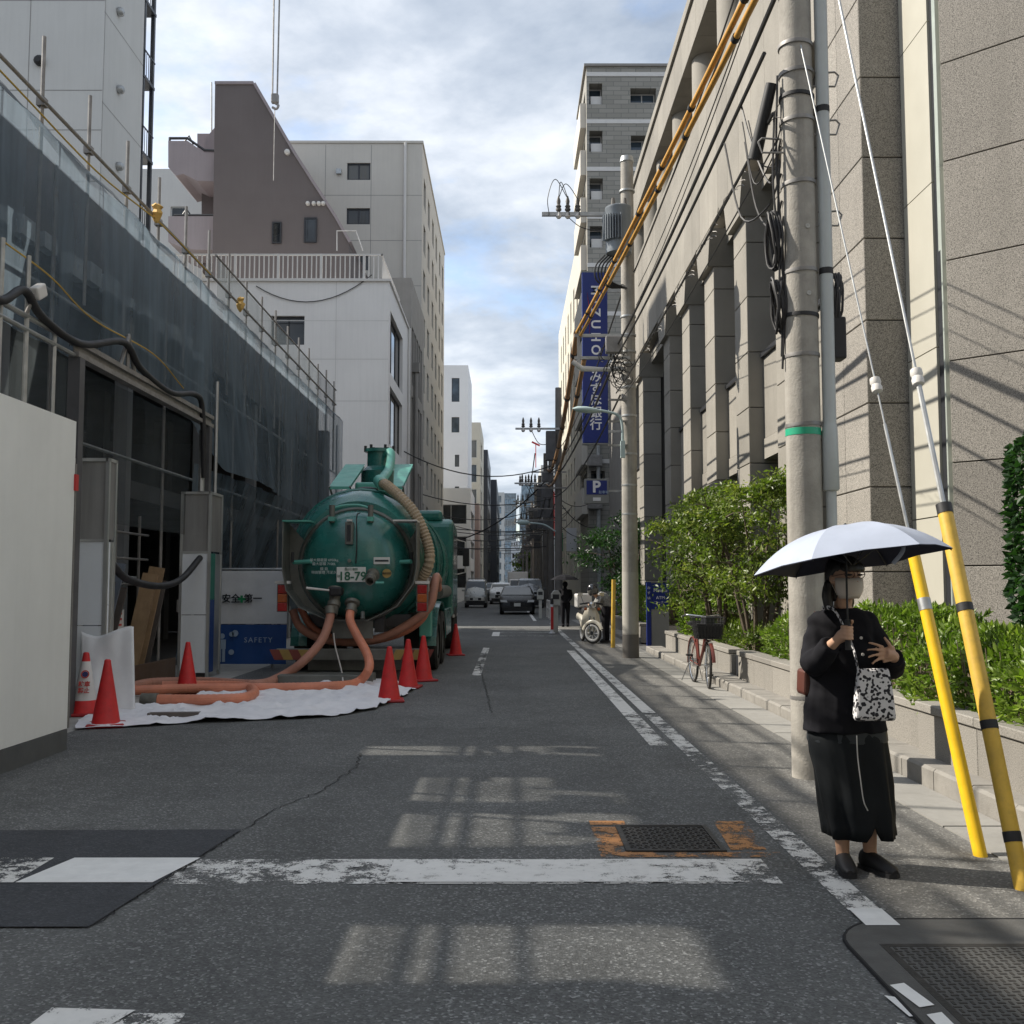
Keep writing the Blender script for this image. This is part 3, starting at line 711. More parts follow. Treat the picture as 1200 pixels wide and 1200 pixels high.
# pilasters
PY = [12.8, 16.1, 19.2, 22.3, 25.4, 28.6, 34.4, 38.9]
PW = [1.6, 1.05, 1.05, 1.05, 1.05, 1.05, 1.05, 1.3]
blk = {}
for i, (yy, w) in enumerate(zip(PY, PW)):
    near = i == 0; top = 15.5 if near else 8.75
    pl = part(MB().box(FX+.05, 5.6, yy+.05, yy+w-.05, 0, top), 'pilaster', A['joint'], bk)
    z = Z1 - COURSE
    while z < top:
        h = min(COURSE, top-z); zz0 = max(z, 0)
        if h < .15: break
        m = A['granite'] if near else A['granite_fine']
        cols = [(0, .9), (.9, w)] if near else [(0, w)]
        for (a, b) in cols:
            key = (near, round(b-a, 3), round(h-(zz0-z), 3))
            if key not in blk: blk[key] = block('stone_block', .62, b-a-(.012 if near else 0), h-(zz0-z)-.014, m)
            put(blk[key], 'stone_block', pl, loc=(FX, yy+a+(.006 if near else 0), zz0+.007))
        z += COURSE
    if not near:
        # bracket capital: wide at the top, tapering down
        part(MB().prism([(yy-.34, 9.30), (yy+w+.30, 9.30), (yy+w+.02, 8.55), (yy-.03, 8.55)], 0, FX-.13, FX+.7), 'capital', A['granite_fine'], bk)
# lintel, architrave wall panels, gallery and cornice
part(MB().box(FX+.26, 5.56, 14.41, 40.4, 8.98, 9.305), 'lintel', A['granite_fine'], bk)
part(MB().box(FX+.30, 5.54, 14.42, 40.4, 9.306, 9.52), 'drip_groove', A['joint'], bk)
wp = {}
yy = 14.42; i = 0
while yy < 40.3:
    w = min(1.035, 40.4-yy)
    k = round(w, 2)
    if k not in wp: wp[k] = (block('wall_panel', .6, w-.012, 3.21, A['granite_fine'], .005), block('cornice_panel', .7, w-.012, 1.05, A['granite_fine'], .005))
    put(wp[k][0], 'wall_panel', bk, loc=(FX-.02, yy, 9.52)); put(wp[k][1], 'cornice_panel', bk, loc=(FX-.05, yy, 14.66)); yy += 1.035
part(MB().box(FX-.12, 5.3, 11.8, 40.6, 15.72, 15.98), 'cornice', A['granite_fine'], bk)
part(MB().box(FX-.06, 6.12, 14.43, 40.4, 12.735, 12.84), 'gallery_sill', A['granite_fine'], bk)
cm = MB().lathe([(.44, 0), (.44, 1.81)], 20).mesh('round_column', A['granite_fine'], True)
for k in range(9): put(cm, 'round_column', bk, loc=(FX+.50, 15.6+k*3.1, 12.845))
# bays between pilasters: spandrels, windows, deep ground floor openings
for i in range(len(PY)-1):
    a, b = PY[i]+PW[i], PY[i+1]
    dbl = b-a > 4
    if not dbl:
        sp = part(MB().box(4.82, 5.4, a+.01, b-.01, 4.25, 5.78), 'spandrel', A['granite_fine'], bk)
        part(MB().box(4.76, 5.4, a+.012, b-.012, 5.785, 5.87), 'sill', A['frame_dark'], sp)
        part(MB().box(4.80, 5.4, a+.014, b-.014, 3.85, 4.235), 'sill', A['granite_fine'], sp)
    for (z0, z1) in (((5.9, 8.98), (.2, 3.84)) if not dbl else ((.1, 8.98),)):
        window(bk, (5.54, b-.02, 0), 'W', (0.0, b-a-.04, z0, z1), .0, A['frame_dark'], A['dark_glass'], 1 if not dbl else 3, 0 if not dbl else 3, .09)
# cream return, green window frame and the chamfered granite corner
crm = {}
for j in range(8):
    part(MB().box(5.05, 5.13, 11.93, 12.79, .3+j*2.0, .3+j*2.0+1.985), 'cladding_panel', A['cream_panel'], bk)
A['frame_mint'] = mat('pale green window frame', (.50, .55, .50), .35, .4, var=.05)
part(MB().box(5.08, 5.16, 11.80, 11.925, 0, 15.5), 'dark_reveal', A['frame_dark'], bk)
part(MB().box(5.05, 5.11, 11.70, 11.79, 5.4, 15.5).box(5.05, 5.11, 11.70, 11.735, 0, 5.4), 'window_frame', A['frame_mint'], bk)
ca = Vector((5.10, 11.68, 0)); cd = Vector((1.08, -1.0, 0)).normalized(); CL = 5.2
mrot = Matrix.Translation(ca) @ Matrix.Rotation(math.atan2(cd.y, cd.x), 4, 'Z')
part(MB().box(.0, CL, .05, 4.0, 0, 15.6, mrot), 'corner_core', A['joint'], bk)
slab = [block('granite_panel', 2.6-.012, .10, 1.18-.014, A['granite'], .004), None]
for j in range(14):
    z = .52 + (j-1)*1.18
    for k in range(2):
        if z < 0: continue
        put(slab[0], 'granite_panel', bk, loc=mrot @ Vector((k*2.6+.006, -.05, z+.007)), rot=(0, 0, math.atan2(cd.y, cd.x)))
part(MB().box(0, CL, -.045, .045, 0.02, .51, mrot), 'granite_panel', A['granite'], bk)

# ---- neighbours beyond the bank building
nb = building('grey_building', 'plain grey building standing right behind the stone bank', 5.5, 14, 46, 56, 13.5, A['grey_tile'], {'F': [(1.2, 2.6, 2.5+3.1*j, 4.2+3.1*j, 1) for j in range(3)], 'W': [(1.5, 3.2, 2.4+3.1*j, 4.2+3.1*j, 1) for j in range(3)]})
# brick-tile apartment block with white bands, D=60
BD = 60.0; bxl = pxx(690, BD); BT = pz(78, BD)
hF = []
zrows = [(94, 147), (152, 206), (209, 260), (265, 318)]
fl = []
for j in range(9):
    z = pz(122, BD) - j*2.95
    if z < 6: break
    fl.append(z)
    hF.append((pxx(743, BD)-bxl, pxx(774, BD)-bxl, z+.1, z+1.0, 1))
    hF.append((.15, pxx(709, BD)-bxl, z, z+1.3, 0))
bb = building('brick_apartment_block', 'grey brick tiled apartment block with white bands and corner balconies', bxl, bxl+10.5, BD, BD+7, BT, A['brick_wall'], {'F': hF, 'W': [(1.2, 5.5, z, z+1.4, 0) for z in fl]}, depth=.9, frame=A['rail_white'], pane=A['blue_glass'])
for z in fl:
    part(MB().box(bxl-.02, bxl+10.5, BD-.03, BD+.0, z+1.75, z+2.0), 'white_band', A['rail_white'], bb)
    part(MB().box(bxl-.35, bxl-.003, BD+.6, BD+6.9, z-1.2, z+.35), 'balcony', A['beige_wall'], bb)
    part(MB().box(bxl+.25, bxl+.95, BD+.25, BD+.7, z+.03, z+.62), 'air_conditioner', A['rail_white'], bb, bevel=.03)
part(MB().box(bxl-.15, bxl+10.6, BD-.12, BD+7.1, BT+.002, BT+.15), 'roof_coping', A['grey_tile'], bb)
# external air conditioners and duct on the lower front, near the signs
for j, py in enumerate((405, 430, 540, 590)):
    p = atY(697, py, BD-.4); part(MB().cbox(p, (.85, .5, .65)), 'air_conditioner', A['steel_dull'], bb, bevel=.03)
part(MB().cyl((bxl+.55, BD-.2, 1), (bxl+.55, BD-.2, 12), .12, n=8), 'downpipe', A['steel'], bb, True)
cb = building('cream_building', 'cream building with narrow vertical windows past the brick apartment block', pxx(680, 67.5), 14, 67.5, 96, pz(272, 67.5), A['cream_wall'],
     {'W': [(1.5+i*3.6, 2.7+i*3.6, 2+j*3.1, 4.4+j*3.1, 0) for j in range(7) for i in range(7)]}, depth=.3)
building('grey_frontage', 'flat grey building wall carrying cables beside the utility poles', pxx(664, 97), 15, 97, 118, 19, A['grey_tile'], {'W': [(2+i*4, 4+i*4, 2+j*3.1, 4.2+j*3.1, 1) for j in range(5) for i in range(4)]})
def farR(name, label, px_l, py_top, D0, D1, wall, cols=4, rows=5, **k):
    x0 = pxx(px_l, D0); h = pz(py_top, D0)
    n = max(1, cols); st = (D1-D0)/n
    W = [(i*st+.6, (i+1)*st-.6, 2+j*3.3, 4.1+j*3.3, 1) for i in range(n) for j in range(rows) if 4.4+j*3.3 < h]
    return building(name, label, x0, x0+14, D0, D1, h, wall, {'W': W, 'F': [(1, 3, 2+j*3.3, 4.1+j*3.3, 1) for j in range(rows) if 4.4+j*3.3 < h]}, **k)
farR('white_shop_building', 'white fronted building beside the red hanging banner', 644, 560, 120, 145, A['white_far'])
farR('grey_building', 'mid grey office building past the red hanging banner', 634, 545, 147, 180, A['grey_wall'])
farR('dark_glass_building', 'dark teal glass building at the far right end', 611, 568, 250, 300, A['tower_glass'], 5, 8, pane=A['blue_glass'])
farR('beige_building', 'beige far building before the teal glass one', 626, 590, 182, 245, A['beige_wall'], 6, 5)

# ---- planter walls, soil, hedges
def planter(y0, y1, x0, x1, h, label, name='planter', step=.92, m='granite_planter'):
    t = thing(name, label, 'planter', ((x0+x1)/2, (y0+y1)/2, 0), 0, None)
    part(MB().box(x0+.03, x0+.16, y0+.01, y1-.01, 0, h-.07).box(x0+.16, x1, y0+.01, y0+.12, 0, h-.07).box(x0+.16, x1, y1-.12, y1-.01, 0, h-.07), 'planter_core', A['joint'], t)
    yy = y0; n = max(1, round((y1-y0)/step)); st = (y1-y0)/n
    pm = block('face_panel', .05, st-.008, h-.075, A[m], .004); cp_ = block('coping', .26, st-.006, .07, A[m], .008)
    for i in range(n):
        put(pm, 'face_panel', t, loc=(x0-.012, y0+i*st+.004, .0)); put(cp_, 'coping', t, loc=(x0-.035, y0+i*st+.003, h-.07))
    part(MB().box(x0, x1, y0-.035, y0+.0, 0, h-.08), 'end_panel', A[m], t)
    part(MB().box(x0+.17, x1, y0+.13, y1-.13, .02, h-.05), 'soil', A['soil'], t)
    return t
PX0 = 3.36
planter(8.3, 15.1, PX0, 4.95, .53, 'granite planter wall running behind the concrete utility pole')
planter(1.0, 8.26, PX0-.09, 5.6, .56, 'granite planter wall behind the two yellow guy wire guards', step=1.05)
planter(15.9, 22.4, PX0+.05, 4.9, .50, 'low stone planter wall behind the parked bicycle')
planter(26.6, 33.5, PX0+.05, 4.9, .50, 'low planter wall past the second utility pole', step=1.3)
part(MB().box(PX0+.12, 3.9, 15.13, 15.86, 0, .42), 'service_box', A['frame_dark'], verge)

def leaf_mesh(name, pos, nrm, size, m, aspect=.45, up=.5, val=None, fold=.12):
    """pos,nrm (n,3); each leaf a folded 6-vertex blade"""
    n = len(pos); d = rng.normal(size=(n, 3)); d[:, 2] += up; d += nrm*.9
    d /= np.linalg.norm(d, axis=1)[:, None]
    s_ = np.cross(d, rng.normal(size=(n, 3))); s_ /= np.linalg.norm(s_, axis=1)[:, None]
    nn = np.cross(d, s_)
    L = size*rng.uniform(.45, 1.5, (n, 1)); W = L*aspect*.5
    V = np.empty((n, 6, 3)); V[:, 0] = pos; V[:, 1] = pos+d*L*.45+s_*W+nn*L*fold; V[:, 2] = pos+d*L; V[:, 3] = pos+d*L*.45-s_*W+nn*L*fold; V[:, 4] = pos+d*L*.5; V[:, 5] = pos+d*L*.5
    V = V[:, :5].reshape(-1, 3)
    b = np.arange(n)*5
    F = np.stack([np.stack([b, b+1, b+2, b+4], 1), np.stack([b, b+4, b+2, b+3], 1)], 1).reshape(-1, 4)
    me = bpy.data.meshes.new(name); me.vertices.add(len(V)); me.vertices.foreach_set('co', V.ravel())
    me.loops.add(len(F)*4); me.loops.foreach_set('vertex_index', F.ravel().astype(np.int32))
    me.polygons.add(len(F)); me.polygons.foreach_set('loop_start', np.arange(0, len(F)*4, 4, dtype=np.int32)); me.polygons.foreach_set('loop_total', np.full(len(F), 4, np.int32))
    me.update(calc_edges=True); me.validate()
    at = me.attributes.new('leaftone', 'FLOAT', 'POINT')
    v = np.clip(rng.beta(2, 3, n) if val is None else val, 0, 1); at.data.foreach_set('value', np.repeat(v, 5).astype(np.float32))
    me.materials.append(m); return me
random.seed(21)
def hedge(label, x0, x1, y0, y1, z0, z1, n, size, m, name='hedge', twig=True, lump=.10, fy=3.0):
    t = thing(name, label, 'hedge', ((x0+x1)/2, (y0+y1)/2, z0))
    # surface points on a lumpy rounded box
    P = []; Nn = []; V = []
    while len(P) < n:
        k = random.random(); a = random.random(); b = random.random()
        if k < .52: p = Vector((x0+(x1-x0)*a, y0+(y1-y0)*b, z1)); nr = Vector((0, 0, 1))
        elif k < .86: p = Vector((x0, y0+(y1-y0)*a, z0+(z1-z0)*b)); nr = Vector((-1, 0, .15))
        else: p = Vector((x0+(x1-x0)*a, y0, z0+(z1-z0)*b)); nr = Vector((0, -1, .15))
        l = mnoise.noise(p*1.7)*1.2 + mnoise.noise(p*4.5)*.8
        ex = min(p.x-x0, .25)/.25; ez = min(z1-p.z, .25)/.25; 
        rnd = (1-ex)*(1-ez)*.13 if k < .86 else 0
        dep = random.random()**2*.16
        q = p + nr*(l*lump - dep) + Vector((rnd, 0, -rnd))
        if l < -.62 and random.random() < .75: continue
        P.append(q); Nn.append(nr); V.append(.36+.30*l-dep*1.6+random.uniform(-.2, .26))  # shade put into the leaf tone: deeper and hollow leaves darker
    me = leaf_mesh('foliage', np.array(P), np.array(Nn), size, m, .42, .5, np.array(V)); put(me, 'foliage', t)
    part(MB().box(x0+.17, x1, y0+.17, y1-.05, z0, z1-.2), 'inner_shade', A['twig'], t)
    tw_ = MB()
    for i in range(int(n/60)):
        a = Vector((random.uniform(x0+.1, x1), random.uniform(y0+.1, y1), z0+.0)); b = Vector((a.x-random.uniform(0, .15), a.y+random.uniform(-.15, .15), z1-random.uniform(.02, .2)))
        tw_.tube([a, a.lerp(b, .5)+Vector((random.uniform(-.06, .06), random.uniform(-.06, .06), 0)), b], [.008, .006, .003], 4, False)
    part(tw_, 'stems', A['twig'], t)['kind'] = 'stuff'
    return t
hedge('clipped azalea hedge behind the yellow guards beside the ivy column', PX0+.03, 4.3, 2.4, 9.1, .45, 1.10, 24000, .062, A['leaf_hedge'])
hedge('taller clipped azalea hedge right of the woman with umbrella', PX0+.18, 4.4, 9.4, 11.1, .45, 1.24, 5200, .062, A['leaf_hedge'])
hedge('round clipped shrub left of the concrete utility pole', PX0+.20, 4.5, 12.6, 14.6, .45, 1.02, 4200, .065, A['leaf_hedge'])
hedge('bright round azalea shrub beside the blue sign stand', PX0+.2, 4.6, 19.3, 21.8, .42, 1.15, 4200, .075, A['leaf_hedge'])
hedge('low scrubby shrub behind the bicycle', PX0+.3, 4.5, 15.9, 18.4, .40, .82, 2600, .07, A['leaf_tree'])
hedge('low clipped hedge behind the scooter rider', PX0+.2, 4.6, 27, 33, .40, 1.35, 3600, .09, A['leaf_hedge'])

# ivy column on the granite corner
iv = thing('ivy_column', 'tall column of dark ivy growing against the granite corner', 'climbing plant', (4.74, 8.7, .5))
P = []; Nn = []
for i in range(6500):
    a = random.uniform(0, 2*math.pi); z = .5+random.random()**.9*2.5; r = .42*(1-.10*((z-.5)/2.2)**2)*(1 if z < 2.7 else max(.2, (3.05-z)/.4))
    r *= 1+.12*mnoise.noise(Vector((math.cos(a)*2, math.sin(a)*2, z*3)))
    P.append((4.74+r*math.cos(a), 8.7+r*math.sin(a), z)); Nn.append((math.cos(a), math.sin(a), -.2))
put(leaf_mesh('foliage', np.array(P), np.array(Nn), .075, A['leaf_dark'], .6, -.2), 'foliage', iv)
part(MB().tube([(4.74, 8.7, .45), (4.74, 8.7, 1.5), (4.74, 8.7, 2.7)], [.32, .30, .12], 10), 'trunk', A['trunk'], iv)
# ------------------------------------------------------------------ trees
def tree(label, base, H, spread, stems, clusters, per, size, m, name='garden_tree', lean=(0, 0), low=.35, cat='tree', group=None):
    t = thing(name, label, cat, base, 0, group); b = Vector(base)
    tk = MB(); tips = []
    for s_ in range(stems):
        a = 2*math.pi*s_/stems + random.uniform(-.5, .5); r = spread*random.uniform(.25, .75); h = H*random.uniform(.72, .95)
        p0 = b + Vector((math.cos(a)*.12, math.sin(a)*.12, -.05)); p3 = b + Vector((math.cos(a)*r+lean[0], math.sin(a)*r+lean[1], h))
        mid = p0.lerp(p3, .5) + Vector((random.uniform(-.12, .12), random.uniform(-.12, .12), .25))
        path = catmull([p0, p0.lerp(mid, .5)+Vector((random.uniform(-.05, .05), random.uniform(-.05, .05), .1)), mid, p3], 5)
        R0 = .045*H/3.2*random.uniform(.7, 1.2)
        tk.tube(path, [R0*(1-.82*i/(len(path)-1)) for i in range(len(path))], 7)
        for k in range(7):
            i = int(len(path)*random.uniform(low, .95)); q = path[min(i, len(path)-1)]
            a2 = random.uniform(0, 2*math.pi); l = spread*random.uniform(.3, .8)
            e = q + Vector((math.cos(a2)*l, math.sin(a2)*l, random.uniform(.05, .5)*H*.22))
            br = [q, q.lerp(e, .5)+Vector((0, 0, .06)), e]; tk.tube(br, [R0*.4, R0*.28, R0*.12], 5)
            tips.append(e); tips.append(q.lerp(e, .6)); tips.append(path[-1])
    part(tk, 'trunk', A['trunk'], t, True)
    P = []; Nn = []; V = []
    for c in range(clusters):
        q = random.choice(tips) + Vector((random.gauss(0, .13), random.gauss(0, .13), random.gauss(0, .10)))*spread
        rad = random.uniform(.12, .26)*spread/1.0*.9; bright = random.uniform(-.22, .32)
        for k in range(per):
            d = Vector((random.gauss(0, 1), random.gauss(0, 1), random.gauss(0, .45))); d = d*rad*.7
            P.append(q + d - Vector((0, 0, .25*(d.x*d.x+d.y*d.y)/max(rad, .05)))); Nn.append((d.x*2, d.y*2, -.15)); V.append(.42+bright+random.uniform(-.18, .2))
    put(leaf_mesh('crown', np.array(P), np.array(Nn), size, m, .40, -.05, np.array(V), .06), 'crown', t)
    return t
random.seed(5)
tree('leafy multi-stem garden tree with bare thin trunks left of the utility pole', (3.95, 16.3, .45), 2.8, .95, 6, 138, 54, .085, A['leaf_tree'])
tree('airy multi-stem garden tree standing behind the bicycle basket', (3.75, 18.3, .45), 2.9, 1.0, 6, 145, 52, .085, A['leaf_tree'])
tree('spreading garden tree reaching over the blue sign stand', (3.75, 20.6, .45), 2.5, 1.05, 5, 112, 50, .09, A['leaf_tree'])
random.seed(9)
tree('dark green bush behind the scooter rider', (4.2, 36.5, .4), 3.6, 1.5, 6, 150, 55, .13, A['leaf_dark'], low=.15)
for (px, Dd, hh, lab) in ((606, 230, 9.5, 'pale street tree far along the right pavement'), (611, 200, 8, 'sparse street tree before the teal glass building')):
    tree(lab, (pxx(px, Dd)+1.2, Dd, 0), hh, 2.6, 3, 60, 30, .5, A['leaf_hedge'], 'street_tree')

# ------------------------------------------------------------------ poles and wires
random.seed(31)
def band(mb, x, y, z, r, h=.03): mb.lathe([(r, z-h/2), (r, z+h/2)], 18, Matrix.Translation((x, y, 0)))
UP = 'concrete utility poles'
P1 = Vector((2.33, 8.05, 0))
p1 = thing('utility_pole', 'concrete utility pole with green tape band and grey conduit behind the woman', 'utility pole', tuple(P1))
part(MB().lathe([(.138, -.1), (.137, 2), (.130, 5), (.122, 8), (.112, 12)], 28, Matrix.Translation(P1)), 'shaft', A['pole'], p1, True)
A['green_tape'] = mat('green tape', (.02, .36, .20), .4, var=.05)
part(MB().lathe([(.138, 0), (.138, .055)], 28, Matrix.Translation(P1+Vector((0, 0, 2.66)))), 'green_tape', A['green_tape'], p1, True)
for z in (.62, 2.745, 3.30, 3.62, 3.98, 4.70, 5.22, 5.42, 5.62, 5.85):
    b_ = MB(); b_.lathe([(.1405, -.015), (.1415, 0), (.1405, .015)], 24, Matrix.Translation(P1+Vector((0, 0, z))) @ Matrix.Rotation(R(random.uniform(-4, 4)), 4, 'Y'))
    part(b_, 'steel_band', A['steel_dull'] if z not in (3.62, 5.42) else A['black'], p1, True)
cdx = P1.x+.195
part(MB().lathe([(.052, 2.28), (.052, 9)], 16, Matrix.Translation((cdx, P1.y-.05, 0))), 'conduit', A['pvc_grey'], p1, True)
part(MB().lathe([(.056, 2.22), (.066, 2.235), (.060, 2.7), (.053, 2.75)], 16, Matrix.Translation((cdx, P1.y-.05, 0))), 'conduit_bell', A['pvc_grey'], p1, True)
part(MB().lathe([(.042, .0), (.042, 2.3)], 14, Matrix.Translation((cdx, P1.y-.05, 0))), 'conduit', A['pvc_grey'], p1, True)
for z in (3.95, 5.28): part(MB().lathe([(.0545, z), (.0545, z+.05)], 16, Matrix.Translation((cdx, P1.y-.05, 0))), 'black_tape', A['black'], p1, True)
# step bolts and holes
for z, s_ in ((4.35, 1), (4.95, -1), (5.1, 1), (5.5, 1)):
    part(MB().tube([P1+Vector((s_*.12, -.05, z)), P1+Vector((s_*.30, -.05, z)), P1+Vector((s_*.33, -.05, z+.09)), P1+Vector((s_*.30, -.05, z+.12)), P1+Vector((s_*.14, -.05, z+.11))], .008, 6), 'step_bracket', A['steel_dull'], p1)
for z in (3.78, 4.32): 
    part(MB().lathe([(.018, 0), (.018, .004), (.009, .004), (.009, -.01)], 12, Matrix.Translation(P1+Vector((.03, -.133, z))) @ Matrix.Rotation(R(90), 4, 'X')), 'bolt_socket', A['steel'], p1)
# slack cable coils
def coil(parent, c, r, n, m, tilt, thick=.011):
    mb = MB()
    for k in range(n):
        rr2 = r*random.uniform(.82, 1.1); oz = random.uniform(-.03, .03); ph = random.uniform(0, 6)
        mb.tube([Vector(c)+Vector((oz+.35*rr2*math.cos(a+ph)*tilt, rr2*.5*math.cos(a), rr2*1.35*math.sin(a)))+Vector((random.uniform(-.004, .004), 0, 0)) for a in np.linspace(0, 2*math.pi, 22)[:-1]], thick, 6, closed=True)
    return part(mb, 'cable_coil', A['cable'], parent, True)
coil(p1, P1+Vector((-.19, .02, 4.25)), .17, 6, None, .6); coil(p1, P1+Vector((-.18, .02, 3.72)), .16, 6, None, .6); coil(p1, P1+Vector((.29, .05, 3.75)), .17, 6, None, .5)
part(MB().cbox(P1+Vector((.30, .05, 3.45)), (.11, .16, .34)), 'terminal_box', A['black'], p1, bevel=.015)
for (dx, z0, z1) in ((-.16, 5.6, 3.3), (-.19, 5.3, 3.5), (-.155, 4.9, 3.2)):
    part(MB().tube(catmull([P1+Vector((dx, -.03, z0)), P1+Vector((dx-.02, -.03, (z0*2+z1)/3)), P1+Vector((dx+.02, -.03, (z0+z1*2)/3)), P1+Vector((dx, 0, z1))], 5), .009, 6), 'drop_cable', A['cable'], p1)
part(MB().tube([P1+Vector((-.30, .2, 5.0)), P1+Vector((-.2, .0, 5.55))], [.055, .045], 10), 'splice_closure', A['black'], p1, True)

slk = MB()
for k in range(5):
    a = P1+Vector((-.25-random.uniform(0, .2), .6+random.uniform(-.3, .3), 5.55+random.uniform(-.25, .5))); b = P1+Vector((-.14, -.02, 4.75+random.uniform(-.3, .7)))
    slk.tube(catmull([a, a.lerp(b, .3)-Vector((0, 0, random.uniform(.25, .6))), a.lerp(b, .75)-Vector((0, 0, random.uniform(.15, .5))), b], 6), random.choice((.006, .009, .012)), 5)
part(slk, 'slack_loops', A['cable'], p1, True)
P2 = Vector((2.49, 21.15, 0))
p2 = thing('utility_pole', 'concrete utility pole carrying a grey transformer and street lamp', 'utility pole', tuple(P2))
part(MB().lathe([(.168, -.1), (.166, 2), (.150, 6), (.132, 10.42)], 26, Matrix.Translation(P2)), 'shaft', A['pole'], p2, True)
part(MB().lathe([(.134, 10.42), (.15, 10.44), (.13, 10.55), (.0, 10.58)], 20, Matrix.Translation(P2)), 'cap', A['steel'], p2, True)
A['dark_wrap'] = mat('dark plastic wrap', (.12, .11, .10), .6, var=.1); A['poster_wrap'] = mat('anti poster sheet', (.37, .35, .31), .7, var=.08, scale=8, dirt=.1)
part(MB().lathe([(.172, .0), (.172, .48)], 24, Matrix.Translation(P2)), 'base_wrap', A['dark_wrap'], p2, True)
part(MB().lathe([(.170, .5), (.169, 1.75)], 24, Matrix.Translation(P2)), 'poster_guard', A['poster_wrap'], p2, True)
for z in (2.95, 3.55, 4.2, 5.0, 5.6, 6.1, 6.35, 6.7, 7.1, 9.8):
    part(MB().lathe([(.165, -.02), (.167, 0), (.165, .02)], 22, Matrix.Translation(P2+Vector((0, 0, z)))), 'steel_band', A['steel'], p2, True)
def transformer(parent, c, r, h):
    A.setdefault('transformer', mat('grey transformer paint', (.20, .225, .25), .4, .1, var=.06))
    b_ = part(MB().lathe([(r*.6, 0), (r*.97, .04), (r, .1), (r, h-.08), (r*1.04, h-.06), (r*1.04, h-.02), (r*.9, h)], 24, Matrix.Translation(c)), 'transformer', A['transformer'], parent, True)
    fin = MB()
    for k in range(9):
        a = R(200+k*9); d = Vector((math.cos(a), math.sin(a), 0)); fin.cbox(Vector(c)+d*(r+.05)+Vector((0, 0, h*.52)), (.10, .012, h*.52), a)
    part(fin, 'cooling_fins', A['transformer'], b_)
    for k in (-1, 1): part(MB().tube([Vector(c)+Vector((.12*k, -.1, h)), Vector(c)+Vector((.12*k, -.1, h+.16))], [.05, .03], 8), 'bushing', A['dark_wrap'], b_, True)
    return b_
transformer(p2, P2+Vector((-.23, -.42, 8.28)), .27, 1.02)
# upper cross arm with insulators and jumper loops
def insulators(parent, arm, xs, y, z, s=1.0):
    for i, x in enumerate(xs):
        ins = MB().lathe([(.035*s, 0), (.055*s, .02*s), (.055*s, .05*s), (.035*s, .06*s), (.055*s, .10*s), (.03*s, .13*s), (.04*s, .2*s), (.012*s, .3*s)], 10, Matrix.Translation((x, y, z)))
        part(ins, 'insulator', A['dark_wrap'], arm, True)
        part(MB().lathe([(.03*s, -.14*s), (.06*s, -.1*s), (.03*s, -.02*s)], 8, Matrix.Translation((x, y, z))), 'insulator_cap', A['rail_white'], arm, True)
a_ = part(MB().box(.68, 2.5, 20.93, 21.0, 9.20, 9.28), 'cross_arm', A['steel'], p2)
insulators(p2, a_, (1.03, 1.22, 1.43), 20.96, 9.30, 1.1)
lp = MB()
for (xa, xb, hh) in ((1.03, 1.43, .32), (1.22, .80, .42), (1.03, 1.22, .36)):
    lp.tube(catmull([(xa, 20.96, 9.58), ((xa+xb)/2-.05, 20.9, 9.3+hh+.25), (xb, 20.85, 9.3+hh*.6), (xb+.03, 20.9, 9.2)], 6), .009, 5)
lp.tube(catmull([(1.2, 20.96, 9.2), (1.5, 20.8, 8.9), (1.9, 20.7, 8.8), (2.1, 20.7, 8.95)], 6), .009, 5)
part(lp, 'jumper_wires', A['cable'], a_, True)
lo = MB()
for k in range(5):
    x = 1.78+k*.07; lo.tube(catmull([(x+.2, 20.75, 8.3), (x, 20.72, 8.05), (x+.02, 20.72, 7.75), (x+.35, 20.8, 7.62), (2.35, 20.9, 7.72)], 6), .018, 6)
part(lo, 'secondary_loops', A['cable'], p2, True)
# lower arms, boxes, tangle
arm2 = part(MB().box(1.35, 2.5, 20.9, 20.96, 6.62, 6.68).box(1.35, 2.5, 20.9, 20.96, 6.15, 6.21).box(1.40, 1.46, 20.88, 20.9, 6.1, 6.8), 'cable_arm', A['steel'], p2)
part(MB().box(1.98, 2.33, 20.72, 20.9, 6.25, 6.6), 'cable_box', A['steel_dull'], p2, bevel=.02)
part(MB().tube([(1.30, 20.9, 6.1), (1.5, 20.9, 5.95), (2.3, 20.95, 5.93)], [.05, .06, .03], 10), 'splice_closure', A['rail_white'], p2, True)
for z in (5.3, 4.85, 4.35): part(MB().box(2.05, 2.5, 21.0, 21.04, z, z+.04), 'side_arm', A['steel_dull'], p2)
tg2 = MB()
for k in range(26):
    c = Vector((2.25+random.gauss(0, .10), 20.85, 6.0+random.gauss(0, .18))); r = random.uniform(.08, .22)
    tg2.tube([c+Vector((r*math.cos(a)*.8, random.uniform(-.03, .03), r*math.sin(a))) for a in np.linspace(random.uniform(0, 3), random.uniform(4, 6.5), 12)], .009, 5)
o = part(tg2, 'cable_tangle', A['cable'], p2, True)
